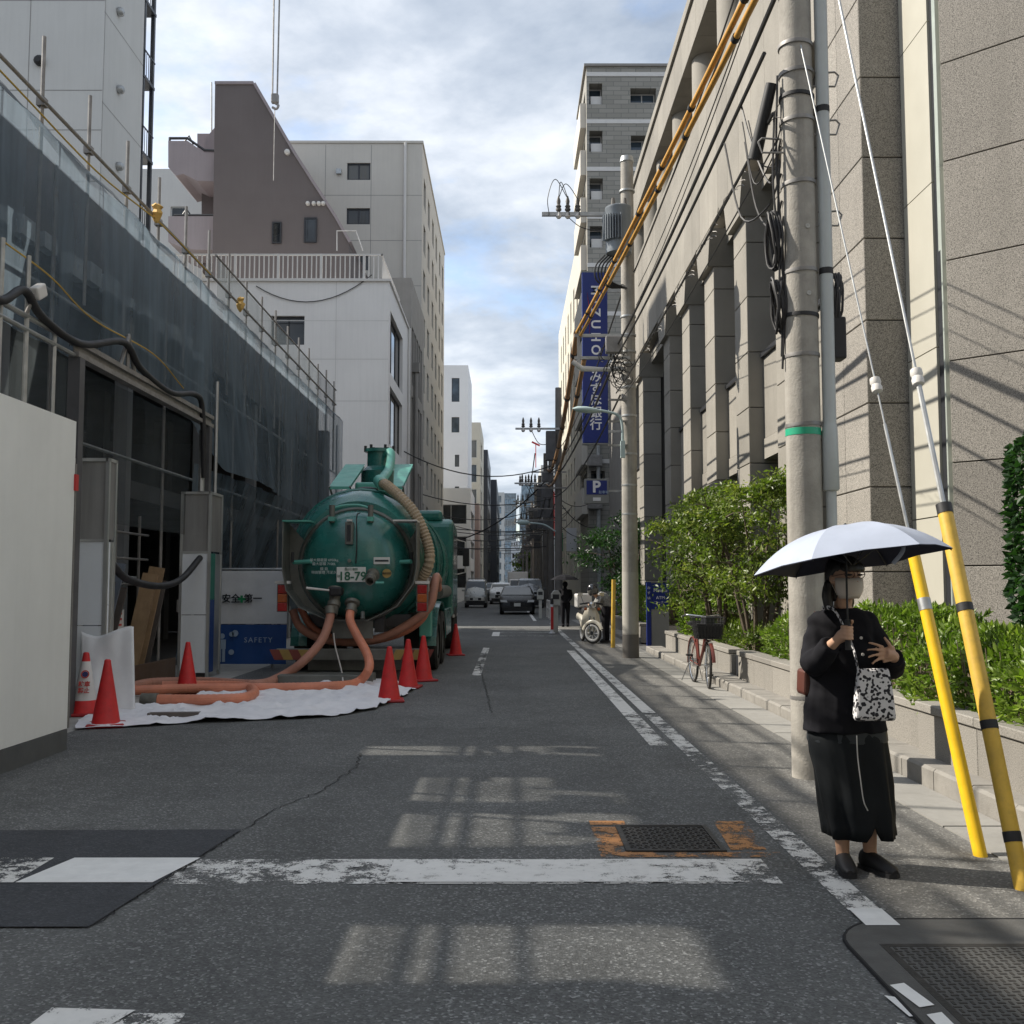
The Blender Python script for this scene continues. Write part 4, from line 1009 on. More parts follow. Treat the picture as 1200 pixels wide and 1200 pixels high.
# street lamp
A['lamp_teal'] = mat('pale teal lamp paint', (.40, .50, .50), .45, var=.06)
lamp = thing('street_lamp', 'pale teal street lamp arm clamped to the transformer pole', 'street lamp', (2.2, 20.9, 4.2))
part(MB().tube(catmull([(2.33, 20.95, 4.15), (2.33, 20.95, 4.75), (2.25, 20.95, 4.98), (2.0, 20.95, 5.06), (1.75, 20.95, 5.10)], 6), .028, 10), 'arm', A['lamp_teal'], lamp, True)
part(MB().lathe([(.03, 0), (.075, .12), (.10, .32), (.085, .5), (.02, .6)], 16, Matrix.Translation((1.90, 20.95, 5.07)) @ Matrix.Rotation(R(-85), 4, 'Y') @ Matrix.Diagonal((.7, 1.2, 1, 1))), 'lamp_head', A['lamp_teal'], lamp, True)
part(MB().box(2.29, 2.38, 20.9, 21.0, 4.1, 4.45), 'bracket', A['lamp_teal'], lamp)

P3 = Vector((2.5, 52, 0))
def far_pole(pos, H, label, arm=True, tf=True, group=None, lampz=None):
    t = thing('utility_pole', label, 'utility pole', tuple(pos), 0, group)
    part(MB().lathe([(.20, -.1), (.19, 3), (.15, H)], 16, Matrix.Translation(pos)), 'shaft', A['pole_dark'], t, True)
    x, y = pos[0], pos[1]
    if arm:
        a = part(MB().box(x-2.2, x+.3, y-.25, y-.18, H-2.2, H-2.1), 'cross_arm', A['steel'], t); insulators(t, a, (x-1.8, x-1.4, x-1.0), y-.2, H-2.08, 1.7)
        part(MB().tube(catmull([(x-1.4, y-.2, H-2.2), (x-1.0, y-.2, H-2.9), (x-.5, y-.2, H-2.9), (x-.3, y-.2, H-2.5)], 5), .02, 5), 'jumper_wires', A['cable'], t)
    if tf: part(MB().box(x-.65, x-.15, y-.55, y-.1, H-3.8, H-2.3), 'transformer_box', A['dark_steel'], t, bevel=.03)
    for z in (H*.62, H*.55):
        part(MB().box(x-1.4, x+.4, y-.25, y-.2, z, z+.07), 'cable_arm', A['steel_dull'], t)
        part(MB().cbox((x-.6, y-.3, z-.25), (.5, .3, .45)), 'cable_box', A['dark_steel'], t)
    return t
A['pole_dark'] = mat('dark concrete pole', (.17, .16, .15), .8, var=.15, scale=2)
far_pole(P3, 11.6, 'concrete utility pole with square transformer standing before the grey frontage')
pf = [(2.6, 64, 10.0), (2.5, 84, 10.5), (2.4, 108, 10.2), (2.3, 135, 10.0), (2.2, 165, 10.0)]
for (x, yy, H) in pf: far_pole(Vector((x, yy, 0)), H, 'grey utility pole in the receding row along the right kerb', True, yy in (64, 108), 'far utility poles along the right kerb')
def far_lamp(x, y, z, lab):
    l = thing('street_lamp', lab, 'street lamp', (x, y, z)); part(MB().tube(catmull([(x, y, z), (x-.6, y, z+.35), (x-1.4, y, z+.45)], 5), .04, 8), 'arm', A['lamp_teal'], l, True)
    part(MB().lathe([(.03, 0), (.12, .15), (.14, .5), (.03, .7)], 10, Matrix.Translation((x-1.3, y, z+.45)) @ Matrix.Rotation(R(-88), 4, 'Y')), 'lamp_head', A['lamp_teal'], l, True)
far_lamp(2.35, 51.8, 4.2, 'slim street lamp on the pole before the grey frontage'); far_lamp(2.4, 83.8, 5.2, 'small street lamp far down the right side')

# cables: each run is one thing
def cable(label, a, b, sag, r, m='cable', name='overhead_cable', group=None, n=16, sub=6):
    o = part(MB().tube(sagline(a, b, sag, n), r, sub), name, A[m], None, True)
    return tag(o, label, 'cable', group)
OC = 'black overhead cables between the utility poles'; OL = 'black overhead cable strung between two utility poles'
def C1(dx, z): return P1 + Vector((dx, -.1, z))
def C2(dx, z): return P2 + Vector((dx, -.2, z))
cable('thick black overhead cable with spiral wrap by the pole', C1(-.15, 6.3), C2(-.25, 6.45), .12, .022)
cable('paired black overhead cable just under the thick one', C1(-.28, 5.75), C2(-.3, 6.15), .10, .018)
for (dx1, z1, dx2, z2, s_, r) in ((-.12, 7.4, .1, 8.0, .2, .010), (-.05, 7.1, .2, 7.7, .2, .008), (-.22, 5.25, -.28, 5.45, .10, .015), (-.18, 5.05, -.2, 5.3, .14, .008), (-.1, 6.9, .15, 7.3, .2, .007)):
    cable(OL, C1(dx1, z1), C2(dx2, z2), s_, r, group=OC)
for (dx1, z1, dx2, z2, s_, r) in ((-.3, 6.45, -.5, 7.2, .5, .022), (-.3, 6.15, -.6, 6.6, .5, .03), (-.2, 5.4, -.4, 6.0, .6, .022), (-.1, 7.7, .0, 8.4, .5, .018)):
    cable(OL, C2(dx1, z1), P3+Vector((dx2, 0, z2)), s_, r, group=OC)
for i in range(len(pf)-1):
    q0 = Vector((2.5, 52, 0)) if i == 0 else Vector((pf[i][0], pf[i][1], 0)); q1 = Vector((pf[i+1][0], pf[i+1][1], 0))
    for (dx, z) in ((-.4, 7.0), (-.6, 6.2), (-1.2, 8.2), (-.2, 5.6)): cable(OL, q0+Vector((dx, 0, z)), q1+Vector((dx, 0, z-.2)), .5, .03, group=OC, n=10, sub=5)
# lashing spiral below
sp = MB(); base = sagline(C1(-.22, 5.22), C2(-.28, 5.40), .12, 60)
for i in range(58):
    sp.tube([base[i]+Vector((.03*math.cos(i), 0, .03*math.sin(i)))+Vector((0, (21-8)/60*k/4, 0))+Vector((.03*math.cos(i+k), 0, .03*math.sin(i+k))) for k in range(4)], .004, 4, False)
tag(part(sp, 'cable_lashing', A['steel_dull']), 'loose wire lashing spiralling round the lowest overhead cable', 'wire')
def ochre(label, a, b, sag, r, m, nj):
    t = thing('cable_cover', label, 'cable cover', tuple(a)); L = sagline(a, b, sag, 24)
    part(MB().tube(L, r, 10), 'tube', A[m], t, True)
    for k in range(nj):
        i = int((k+.6)/nj*23); part(MB().tube([L[i], L[i].lerp(L[i+1], .14)], r*1.35, 10), 'joint_tape', A['black'], t, True)
    return t
ochre('upper ochre cable cover tube slanting from the near pole to the transformer pole', (2.23, 8.6, 6.95), (1.40, 20.9, 6.72), .06, .032, 'orange_tube', 7)
ochre('lower ochre cable cover tube alongside the upper one', (2.285, 8.6, 6.86), (1.47, 20.9, 6.65), .06, .032, 'orange_tube', 6)
ochre('brown cable cover tube sloping down past the bank sign', (1.40, 20.95, 6.70), (1.95, 51.8, 7.35), .9, .06, 'brown_tube', 8)
ochre('second brown cable cover tube below the first', (1.55, 20.95, 6.15), (1.9, 51.8, 6.6), .9, .05, 'brown_tube', 5)
# street crossing wires
cable('sagging black wire crossing high above the far street', (2.2, 52, 7.6), (-6.0, 48, 8.4), 1.1, .03)
cable('lower sagging wire crossing the far street', (2.2, 52, 7.2), (-6.5, 58, 4.4), 1.7, .035)
cable('thin straight wire crossing the street past the truck cab', (2.3, 64, 4.9), (-6, 66, 5.4), .2, .03)
cable('second thin wire crossing the street past the truck cab', (2.3, 64, 3.9), (-6, 66, 4.1), .2, .03)
cable('slack wire over the road near the parked van', (2.3, 84, 6.1), (-5, 86, 6.6), .5, .035)

# guy wires with yellow guards
def guy(label, foot, top, L, r, m, bands, bm_, wr, ins_t):
    foot = Vector(foot); top = Vector(top); d = (top-foot).normalized(); t = thing('guy_wire', label, 'guy wire', tuple(foot))
    part(MB().tube([foot-d*.1, foot+d*L], r, 18), 'guard', A[m], t, True)
    for (s_, h, mm) in bands: part(MB().tube([foot+d*s_, foot+d*(s_+h)], r*1.06, 18), 'band', A[mm], t, True)
    part(MB().tube([foot+d*(L-.02), top], wr, 8), 'wire', A['steel'], t, True)
    part(MB().tube([foot+d*(L+.02), foot+d*(L+.9)], wr*1.8, 8), 'wire_grip', A['steel'], t, True)
    c = foot+d*ins_t; q = d.to_track_quat('Z', 'Y').to_matrix().to_4x4()
    part(MB().lathe([(.014, -.062), (.034, -.05), (.037, -.018), (.030, 0), (.037, .018), (.034, .05), (.014, .062)], 14, Matrix.Translation(c) @ q), 'guy_insulator', A['rail_white'], t, True)
    return t
f1 = atZ(1149, 1003); f2 = atZ(1199, 1042)
def along(foot, px, py):      # far point of the wire on the pole plane through a pixel
    return atY(px, py, P1.y-.12)
guy('guy wire in a bright yellow guard with one silver band', f1, Vector((P1.x+.0, P1.y-.05, 6.0)), 1.82, .037, 'yellow_pvc', [(1.42, .075, 'steel')], None, .006, 3.02)
guy('guy wire in a faded yellow guard with black bands', f2, Vector((P1.x+.02, P1.y-.05, 8.1)), 2.05, .041, 'yellow_old', [(.22, .05, 'black'), (.78, .045, 'black'), (1.42, .045, 'black'), (2.0, .06, 'black')], None, .009, 2.9)

# crane line
ch = thing('crane_hook', 'crane cables and hook hanging above the mauve building', 'crane hook', (pxx(314, 46), 46, pz(118, 46)))
xx = pxx(314, 46)
part(MB().cyl((xx-.12, 46, pz(112, 46)), (xx-.16, 46, 45), .04, n=6).cyl((xx+.10, 46, pz(112, 46)), (xx+.22, 46, 45), .04, n=6), 'hoist_rope', A['steel_dull'], ch)
part(MB().cbox((xx, 46, pz(116, 46)), (.34, .25, .45)), 'hook_block', A['steel_dull'], ch, bevel=.05)
part(MB().tube(catmull([(xx, 46, pz(121, 46)), (xx+.16, 46, pz(124, 46)), (xx+.06, 46, pz(128, 46)), (xx-.12, 46, pz(126, 46))], 5), .06, 8), 'hook', A['steel_dull'], ch, True)
part(MB().cyl((xx, 46, pz(126, 46)), (xx, 46, pz(212, 46)), .02, n=5), 'tag_line', A['steel_dull'], ch)
# ================================================================== LEFT SIDE: the demolition site
FXL = -4.03
def wavy(pfun, nu, nv, amp, sc_):
    mb = MB()
    for i in range(nu+1):
        for j in range(nv+1):
            p, n = pfun(i/nu, j/nv); mb.v.append(tuple(p + n*amp*(mnoise.noise(Vector((p.x*sc_, p.y*sc_, p.z*sc_*.22)))*1.0+.5*mnoise.noise(Vector((p.y*sc_*3.1, 3.3, p.z*sc_*.3))))))
    for i in range(nu):
        for j in range(nv): a = i*(nv+1)+j; mb.f.append((a, a+1, a+nv+2, a+nv+1))
    return mb
fc = thing('construction_fence', 'smooth white hoarding panels on a dark kickboard', 'fence', (FXL, 6, 0))
pm = None
yy = 9.40
for i in range(5):
    y1 = yy; y0 = yy-1.8
    if pm is None: pm = MB().box(-.025, .025, -.897, .897, .19, 2.99).mesh('fence_panel', A['white_panel'])
    put(pm, 'fence_panel', fc, loc=(FXL, (y0+y1)/2, 0)); yy -= 1.8
A['kick'] = mat('dark kickboard', (.10, .105, .105), .7, var=.15, dirt=.2)
part(MB().box(FXL-.02, FXL+.035, .4, 9.38, 0, .185), 'kickboard', A['kick'], fc)
part(MB().cyl((FXL-.07, 9.30, 0), (FXL-.07, 9.30, 2.7), .03, n=10), 'post', A['steel'], fc, True)
clip = MB().box(-.045, .0, -.012, .012, 0, .10).mesh('clip', A['steel_dull'])
for z in np.arange(.3, 2.7, .25): put(clip, 'clip', fc, loc=(FXL+.02, 9.413, z))
part(MB().box(FXL-.03, FXL+.03, 9.402, 9.43, .19, 2.6), 'edge_strip', A['steel_dull'], fc)
A['red'] = mat('red tag', (.5, .03, .03), .5, var=.1)
part(MB().box(FXL+.026, FXL+.045, 9.38, 9.44, 2.35, 2.50), 'red_tag', A['red'], fc)

def gate_stack(label, x0, x1, y0, y1, H=3.0, printed=True):
    t = thing('site_gate', label, 'gate', ((x0+x1)/2, (y0+y1)/2, 0))
    fr = MB()
    for x in (x0, x1):
        for yy in (y0, y1): fr.box(x-.022, x+.022, yy-.022, yy+.022, 0, H)
    fr.box(x0, x1, y0-.022, y0+.022, H-.04, H).box(x0, x1, y1-.022, y1+.022, H-.04, H).box(x1-.022, x1+.022, y0, y1, H-.04, H).box(x0, x1, y0-.02, y0+.02, 2.0, 2.03)
    part(fr, 'frame', A['frame_alu'], t)
    part(MB().box(x0+.02, x1-.02, y0-.006, y0+.006, 2.03, H-.04), 'mesh_panel', A['grey_mesh_panel'], t)
    part(MB().box(x1-.006, x1+.006, y0+.02, y1-.02, 2.03, H-.04), 'mesh_panel', A['grey_mesh_panel'], t)
    for (z0, z1) in ((.08, 1.0), (1.012, 1.998)): part(MB().box(x0+.02, x1-.02, y0-.008, y0+.008, z0, z1), 'solid_panel', A['white_plain'], t)
    g1 = mat('green blue printed panel', (.03, .19, .14), .5, var=.05); g2 = mat('blue printed panel', (.02, .06, .22), .5, var=.05)
    if not printed: g1 = g2 = A['white_plain']
    ym = y0+(y1-y0)*.48
    part(MB().box(x1-.008, x1+.008, y0+.02, ym, 1.25, 1.998), 'printed_panel', g1, t); part(MB().box(x1-.008, x1+.008, y0+.02, ym, .08, 1.245), 'printed_panel', g2, t); part(MB().box(x1-.010, x1+.010, ym+.004, y1-.02, .08, 1.998), 'side_panel', A['frame_alu'], t)
    part(MB().box(x0-.05, x0-.02, y0-.03, y0+.0, 1.05, 1.25), 'latch', A['steel_dull'], t)
    return t
gate_stack('folded gate panel with white lower boards near the hoarding end', -5.17, -4.80, 12.2, 12.42, printed=False)
gate_stack('folded gate panel with white lower boards and green side next to the safety banner', -5.31, -4.86, 16.6, 17.25)
# gate gantry
gg = thing('gate_gantry', 'steel gate gantry beam carrying a drooping black hose', 'gantry', (-5.0, 14, 0))
part(MB().box(-5.06, -4.94, 11.6, 17.0, 4.10, 4.16).box(-5.06, -4.94, 11.6, 17.0, 4.24, 4.30).box(-5.01, -4.99, 11.6, 17.0, 4.16, 4.24), 'beam', A['steel_dull'], gg)
part(MB().box(-5.07, -4.93, 11.62, 11.76, 0, 4.1), 'post', A['dark_steel'], gg); part(MB().box(-5.07, -4.93, 16.72, 16.86, 0, 4.1), 'post', A['dark_steel'], gg)
part(MB().cyl((-5.0, 16.55, 3.0), (-5.0, 16.55, 4.0), .05, n=8).cyl((-4.92, 17.05, 2.4), (-4.92, 17.05, 4.9), .03, n=8), 'pipe', A['steel'], gg, True)
part(MB().tube([(-5, 13.0, 4.3), (-5, 13.25, 4.75), (-5, 13.5, 4.3)], .03, 8).tube([(-5, 13.25, 4.75), (-5, 13.25, 4.3)], .025, 8), 'hose_bracket', A['steel_dull'], gg)
hp = [atX(-40, 325, -4.95), atX(0, 352, -4.95), atX(28, 340, -4.95), atX(50, 372, -4.95), atX(95, 403, -4.95), atX(145, 401, -4.95), atX(165, 432, -4.95), atX(200, 460, -4.95), atX(228, 462, -4.95), atX(237, 480, -4.95), atX(239, 560, -4.95)]
tag(part(MB().tube(catmull(hp, 6), .045, 10), 'black_hose', A['black'], None, True), 'black hose draped along the gate gantry beam', 'hose')
tag(part(MB().tube(catmull([(-5.0, 12.9, 1.75), (-4.98, 13.4, 1.56), (-4.98, 14.6, 1.47), (-4.98, 15.6, 1.58), (-4.98, 16.5, 1.92)], 6), .05, 10), 'black_hose', A['black'], None, True), 'black hose hanging in an arc across the gate opening', 'hose')
part(wavy(lambda u, v: (Vector((-5.25, 11.75+u*5.0, 2.3+v*1.85)), Vector((1, 0, 0))), 30, 8, .03, 1.2), 'dark_net', A['net_clear'], gg, True)
# near pipe frame with black net left of the gantry
pf_ = thing('netted_scaffold', 'pipe frame with thin black net above the white hoarding', 'scaffold', (-5.0, 9, 0))
part(MB().cyl((-5, 3, 4.26), (-5, 11.6, 4.26), .03, n=8).cyl((-5, 3, 4.12), (-5, 11.6, 4.12), .028, n=8), 'rail_pipe', A['steel'], pf_, True)
for y_ in (5.0, 7.0, 8.6, 9.9, 10.45, 11.1): part(MB().cyl((-5, y_, 0), (-5, y_, 4.9 if y_ in (9.9, 10.45) else 4.3), .026, n=8), 'upright', A['steel'], pf_, True)
part(wavy(lambda u, v: (Vector((-5.03, 3+u*8.5, 2.2+v*1.9)), Vector((1, 0, 0))), 40, 8, .03, 1.2), 'black_net', A['net_clear'], pf_, True)
fl_ = thing('floodlight', 'small white site floodlight clamped on the pipe frame', 'floodlight', tuple(atX(42, 343, -4.95)))
c = atX(45, 342, -4.93); part(MB().cbox(c, (.10, .22, .14), Matrix.Rotation(R(30), 4, 'X')), 'lamp_housing', A['rail_white'], fl_, bevel=.02); part(MB().cyl(c+Vector((0, -.08, -.05)), (-5, c.y-.12, 4.26), .02, n=6), 'bracket', A['steel_dull'], fl_)

# scaffold: uprights, rails and the net
SX = -5.38; ST = 6.72
scf = thing('scaffold', 'long scaffold wrapped in dark net with pipe guard rails on top', 'scaffold', (SX, 18, 0))
def net_pt(u, v):
    y_ = 3.0+u*29.6; bul = max(0.0, 1-abs(y_-20.5)/3.6); bul = bul*bul*(3-2*bul)
    far_ = min(1, max(0, (y_-17)/1.5))
    zb = 4.25*(1-far_)+3.55*far_ if y_ > 11 else 4.25
    z = zb+(ST-zb)*v
    # the loose lower part bellies out past the second gate post
    x = SX + .04 + bul*.32*(1-v)**2
    return Vector((x, y_, z)), Vector((1, 0, 0))
part(wavy(net_pt, 190, 14, .075, 1.3), 'net', A['net'], scf, True)
def net_low(u, v):
    y_ = 17.3+u*15.3; k = min(1, max(0, (y_-17.3)/5)); z = 3.55-(3.55-.2)*v
    x = SX+.04 + (1-k)*.0 - v*(.25+.95*k)
    return Vector((x, y_, z)), Vector((1, 0, .3))
part(wavy(net_low, 90, 10, .09, 1.1), 'net_skirt', A['net'], scf, True)
def net_flap(u, v):
    y_ = 3.0+u*29.6; return Vector((SX+.05-.42*v, y_, ST+.34*v-.10*v*math.sin(y_*2.1)*v)), Vector((.6, 0, .6))
part(wavy(net_flap, 150, 4, .04, 2.0), 'net_flap', A['net_top'], scf, True)
up = MB().cyl((0, 0, 5.2), (0, 0, 8.05), .026, n=8).mesh('upright', A['steel_dull'], True); low = MB().cyl((0, 0, 0), (0, 0, 6.6), .026, n=8).mesh('upright', A['steel_dull'], True)
clamp = MB().box(-.05, .05, -.05, .05, -.05, .05).mesh('clamp', A['steel_dull'])
ys = [11.9-1.36*k for k in range(6, 0, -1)] + [11.9+1.36*k for k in range(16)]
for y_ in ys:
    put(up, 'upright', scf, loc=(SX-.22, y_, random.uniform(-.12, .05)))
    if ys.index(y_) % 3 == 0: put(low, 'upright', scf, loc=(SX-.16, y_+.3, 0))
    put(clamp, 'clamp', scf, loc=(SX-.22, y_, 7.25))
for z in (7.25, 7.72): part(MB().cyl((SX-.18, 3, z), (SX-.18, 32.5, z), .024, n=8), 'guard_rail', A['steel_dull'], scf, True) if z == 7.25 else part(MB().cyl((SX-.18, 19, z), (SX-.18, 32.5, z), .02, n=8), 'guard_rail', A['steel_dull'], scf, True)
for z in (3.3, 5.0): part(MB().cyl((SX-.12, 3, z), (SX-.12, 32.5, z), .024, n=8), 'ledger', A['steel'], scf, True)
part(wavy(lambda u, v: (Vector((SX-.2, 19.2+u*13.3, 6.75+v*.95)), Vector((1, 0, 0))), 40, 3, .02, 2), 'guard_net', A['net_clear'], scf, True)
A['rope'] = mat('yellow rope', (.55, .36, .07), .8, var=.1); A['yellow_cloth'] = mat('yellow cloth', (.58, .36, .10), .8, var=.15, scale=9)
tag(part(MB().tube(catmull([(SX-.14, 3, 7.0), (SX-.14, 10, 7.05), (SX-.14, 13.3, 7.0), (SX-.15, 15.9, 7.2), (SX-.15, 18.6, 7.22)], 6), .012, 5), 'safety_rope', A['rope'], None, True), 'yellow safety rope along the scaffold guard rail', 'rope')
tag(part(MB().tube(catmull([atX(0, 280, -5.25), atX(60, 325, -5.25), atX(110, 375, -5.25), atX(180, 415, -5.25), atX(215, 455, -5.25)], 6), .01, 5), 'safety_rope', A['rope'], None, True), 'thin brown rope hanging across the net front', 'rope')
for (px, py, lab) in ((184, 249, 'yellow cloth bundle tied to the guard rail near the mauve building'), (282, 356, 'yellow cloth bundle tied to the guard rail over the white building')):
    c = atX(px, py, SX-.12); mb = MB(); mb.lathe([(.01, -.16), (.06, -.1), (.09, -.02), (.05, .05), (.08, .1), (.02, .14)], 9, Matrix.Translation(c)); mb.v = [tuple(Vector(q)+Vector((random.uniform(-.02, .02), random.uniform(-.02, .02), random.uniform(-.02, .02)))) for q in mb.v]
    tag(part(mb, 'cloth_bundle', A['yellow_cloth'], None, True), lab, 'cloth')
# gutted building inside the net
gb = thing('gutted_building', 'gutted concrete frame of the building behind the dark net', 'building', (-9, 18, 0))
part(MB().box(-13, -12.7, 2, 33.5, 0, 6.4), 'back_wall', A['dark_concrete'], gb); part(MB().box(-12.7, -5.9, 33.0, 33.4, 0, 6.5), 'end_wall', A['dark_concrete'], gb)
rsl = MB().box(-12.7, -8.4, 2, 33, 6.05, 6.4); SUN_GAPS = [(5.75, 6.5), (7.75, 8.7), (8.95, 9.95), (10.9, 11.5)]; ya = 2.0  # unseen roof, gaps placed to throw sun patches on the road
for (o0, o1) in SUN_GAPS + [(33.0, 33.0)]:
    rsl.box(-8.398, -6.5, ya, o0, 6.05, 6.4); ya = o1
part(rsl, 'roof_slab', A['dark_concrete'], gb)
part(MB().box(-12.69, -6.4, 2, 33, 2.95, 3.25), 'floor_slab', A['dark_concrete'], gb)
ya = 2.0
for (o0, o1) in SUN_GAPS + [(33.0, 33.0)]:
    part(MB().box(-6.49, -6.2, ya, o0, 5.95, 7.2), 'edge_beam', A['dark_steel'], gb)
    if o1 > o0: part(MB().box(-6.49, -6.2, o0, o1, 6.55, 7.2), 'edge_beam', A['dark_steel'], gb)  # beam undercut at the gaps to let sunlight through
    ya = o1
A['column_grey'] = mat('grey primed column', (.24, .25, .26), .6, .1, var=.12)
for y_ in (4.6, 8.6, 12.6, 16.8, 21, 25.2, 29.4): part(MB().box(-6.5, -6.28, y_-.11, y_+.11, 0, 5.94), 'column', A['column_grey'], gb)
for y_ in (6, 10.5, 15, 19.5, 24, 28.5): part(MB().box(-9.9, -9.5, y_-.2, y_+.2, 0, 6.04), 'column', A['dark_concrete'], gb)
# torn pale blocks under the roof edge
A['pale_block'] = mat('pale torn block', (.36, .40, .43), .8, var=.2, scale=5)
for k in range(18):
    y_ = 7.5+k*.72+random.uniform(-.1, .1); part(MB().cbox((-6.1, y_, 5.95+random.uniform(-.06, .1)), (.14, random.uniform(.25, .5), random.uniform(.14, .3))), 'broken_block', A['pale_block'], gb)
# scaffold shelves and clutter inside the gate opening
rk = thing('pipe_rack', 'rack of scaffold pipes and ledgers inside the gate opening', 'rack', (-6.1, 15, 0))
pr = MB()
for y_ in (13.6, 14.6, 15.6, 16.6):
    pr.cyl((-6.0, y_, 0), (-6.0, y_, 2.6), .025, n=7); pr.cyl((-6.6, y_, 0), (-6.6, y_, 2.6), .025, n=7)
for z in (.75, 1.5, 1.9, 2.3):
    pr.cyl((-6.0, 13.2, z), (-6.0, 17, z), .022, n=7); pr.cyl((-6.6, 13.2, z+.02), (-6.6, 17, z+.02), .022, n=7)
part(pr, 'frame', A['steel_dull'], rk, True)
for k in range(10): part(MB().cyl((-6.5+k*.05, 13.3+random.uniform(-.1, .3), 1.55+.05*(k % 2)), (-6.5+k*.05, 16.6+random.uniform(-.2, .4), 1.56+.05*(k % 2)), .022, n=6), 'stored_pipe', A['steel'], rk, True)
A['plank'] = mat('raw plank', (.30, .20, .11), .8, var=.25, scale=3, streak=.3); A['plank_dark'] = mat('dark board', (.10, .085, .075), .8, var=.25, scale=3)
A['slate_board'] = mat('blue grey board', (.12, .14, .17), .7, var=.2)
LB = 'boards leaning inside the gate'
for k, (y_, h, m_) in enumerate(((13.5, 1.75, 'slate_board'), (13.75, 1.6, 'plank_dark'), (14.0, 1.85, 'slate_board'), (14.3, 1.5, 'plank_dark'), (15.5, 1.7, 'plank'), (15.75, 1.8, 'plank'), (16.0, 1.6, 'plank_dark'))):
    m4 = Matrix.Translation((-5.75, y_, 0)) @ Matrix.Rotation(R(-14+k), 4, 'X') @ Matrix.Rotation(R(8), 4, 'Y')
    tag(part(MB().box(-.12, .12, -.02, .02, 0, h, m4), 'leaning_board', A[m_]), {'plank': 'raw wooden plank leaning inside the gate opening', 'plank_dark': 'dark board leaning inside the gate opening', 'slate_board': 'blue grey board leaning inside the gate opening'}[m_], 'board', LB)
A['paper'] = mat('white paper notice', (.62, .60, .57), .7, var=.06)
A['red_ink'] = mat('red ink', (.5, .06, .05), .7, var=.1)
for (y_, z, w, h) in ((14.55, 1.35, .42, .30), (14.75, .98, .42, .30), (15.15, .72, .26, .32)):
    n_ = part(MB().box(-5.62, -5.6, y_-w/2, y_+w/2, z-h/2, z+h/2), 'notice_sheet', A['paper']); tag(n_, 'white paper notice hanging among the leaning boards', 'notice', 'paper notices inside the gate')
    if w > .3:
        for k in range(3): part(MB().box(-5.599, -5.596, y_-w*.35, y_+w*.3, z+.08-k*.08, z+.11-k*.08), 'red_print', A['red_ink'], n_)
A['brown_sheet'] = mat('brown steel sheet', (.09, .055, .035), .7, var=.25, dirt=.2)
tag(part(MB().box(-5.35, -5.30, 13.0, 16.4, 0, .34), 'threshold_board', A['brown_sheet']), 'brown steel threshold board across the gate opening', 'board')

# safety banner
A['white_tarp'] = mat('white tarpaulin', (.74, .75, .76), .55, var=.08, scale=3, bump=.5, bscale=5); A['blue_tarp'] = mat('blue printed tarpaulin', (.015, .075, .27), .5, var=.12, scale=2, bump=.4, bscale=5)
bn = thing('safety_banner', 'white and blue safety banner tied to a pipe frame beside the truck', 'banner', (-4.75, 18.6, 0))
BY = 18.6; bxa, bxb = pxx(257, BY), pxx(338, BY)
def bz(py): return pz(py, BY)
def bsheet(z0, z1, m, nm): return part(wavy(lambda u, v: (Vector((bxa+(bxb-bxa)*u, BY, z0+(z1-z0)*v)), Vector((0, 1, 0))), 24, 10, .022, 3.2), nm, A[m], bn, True)
ws = bsheet(bz(731), bz(669), 'white_tarp', 'white_sheet'); bs = bsheet(bz(778), bz(732), 'blue_tarp', 'blue_sheet')
A['ink'] = mat('dark ink', (.02, .025, .03), .6, var=.05); A['sign_green'] = mat('sign green', (.01, .25, .09), .6, var=.05); A['pale_ink'] = mat('pale blue print', (.35, .45, .58), .6, var=.05)
def wtext(s_, size, m, parent, loc, rot=(R(90), 0, 0), sp=1.0, bold=0.0, nm='lettering'):
    return put(text_mesh(s_, size, A[m], .003, 'CENTER', sp, bold), nm, parent, loc=loc, rot=rot)
tz = bz(702)
wtext('安全', .165, 'ink', ws, (pxx(273.5, BY), BY-.05, tz), bold=.004); wtext('第一', .165, 'ink', ws, (pxx(299, BY), BY-.05, tz), bold=.004)
c = Vector((pxx(286, BY), BY-.05, tz)); part(MB().box(c.x-.065, c.x+.065, c.y-.01, c.y, c.z-.022, c.z+.022).box(c.x-.022, c.x+.022, c.y-.012, c.y-.0005, c.z-.065, c.z+.065), 'green_cross', A['sign_green'], ws)
wtext('SAFETY', .13, 'pale_ink', bs, (pxx(306, BY), BY-.05, bz(750)), sp=1.25)
fig = Vector((pxx(264, BY), BY-.045, bz(757)))
part(MB().box(fig.x-.07, fig.x+.07, fig.y-.006, fig.y, fig.z-.05, fig.z+.12).box(fig.x-.06, fig.x-.01, fig.y-.006, fig.y, fig.z-.28, fig.z-.05).box(fig.x+.01, fig.x+.06, fig.y-.006, fig.y, fig.z-.28, fig.z-.05).lathe([(.05, 0), (.05, .006)], 10, Matrix.Translation(fig+Vector((0, 0, .18))) @ Matrix.Rotation(R(90), 4, 'X')), 'printed_figure', A['pale_ink'], bs)
for (px, py, r_) in ((275, 743, .045), (279, 742, .06), (275, 764, .05)): part(MB().lathe([(r_, 0), (r_, .006)], 10, Matrix.Translation((pxx(px, BY), BY-.045, bz(py))) @ Matrix.Rotation(R(90), 4, 'X')), 'printed_cloud', A['pale_ink'], bs)
part(MB().cyl((bxa, BY+.05, bz(667)), (bxb+.5, BY+.05, bz(667)), .022, n=8).cyl((pxx(321, BY), BY+.05, 0), (pxx(321, BY), BY+.05, bz(665)), .022, n=8).cyl((bxa+.02, BY+.05, 0), (bxa+.02, BY+.05, bz(665)), .022, n=8), 'pipe_frame', A['steel'], bn, True)

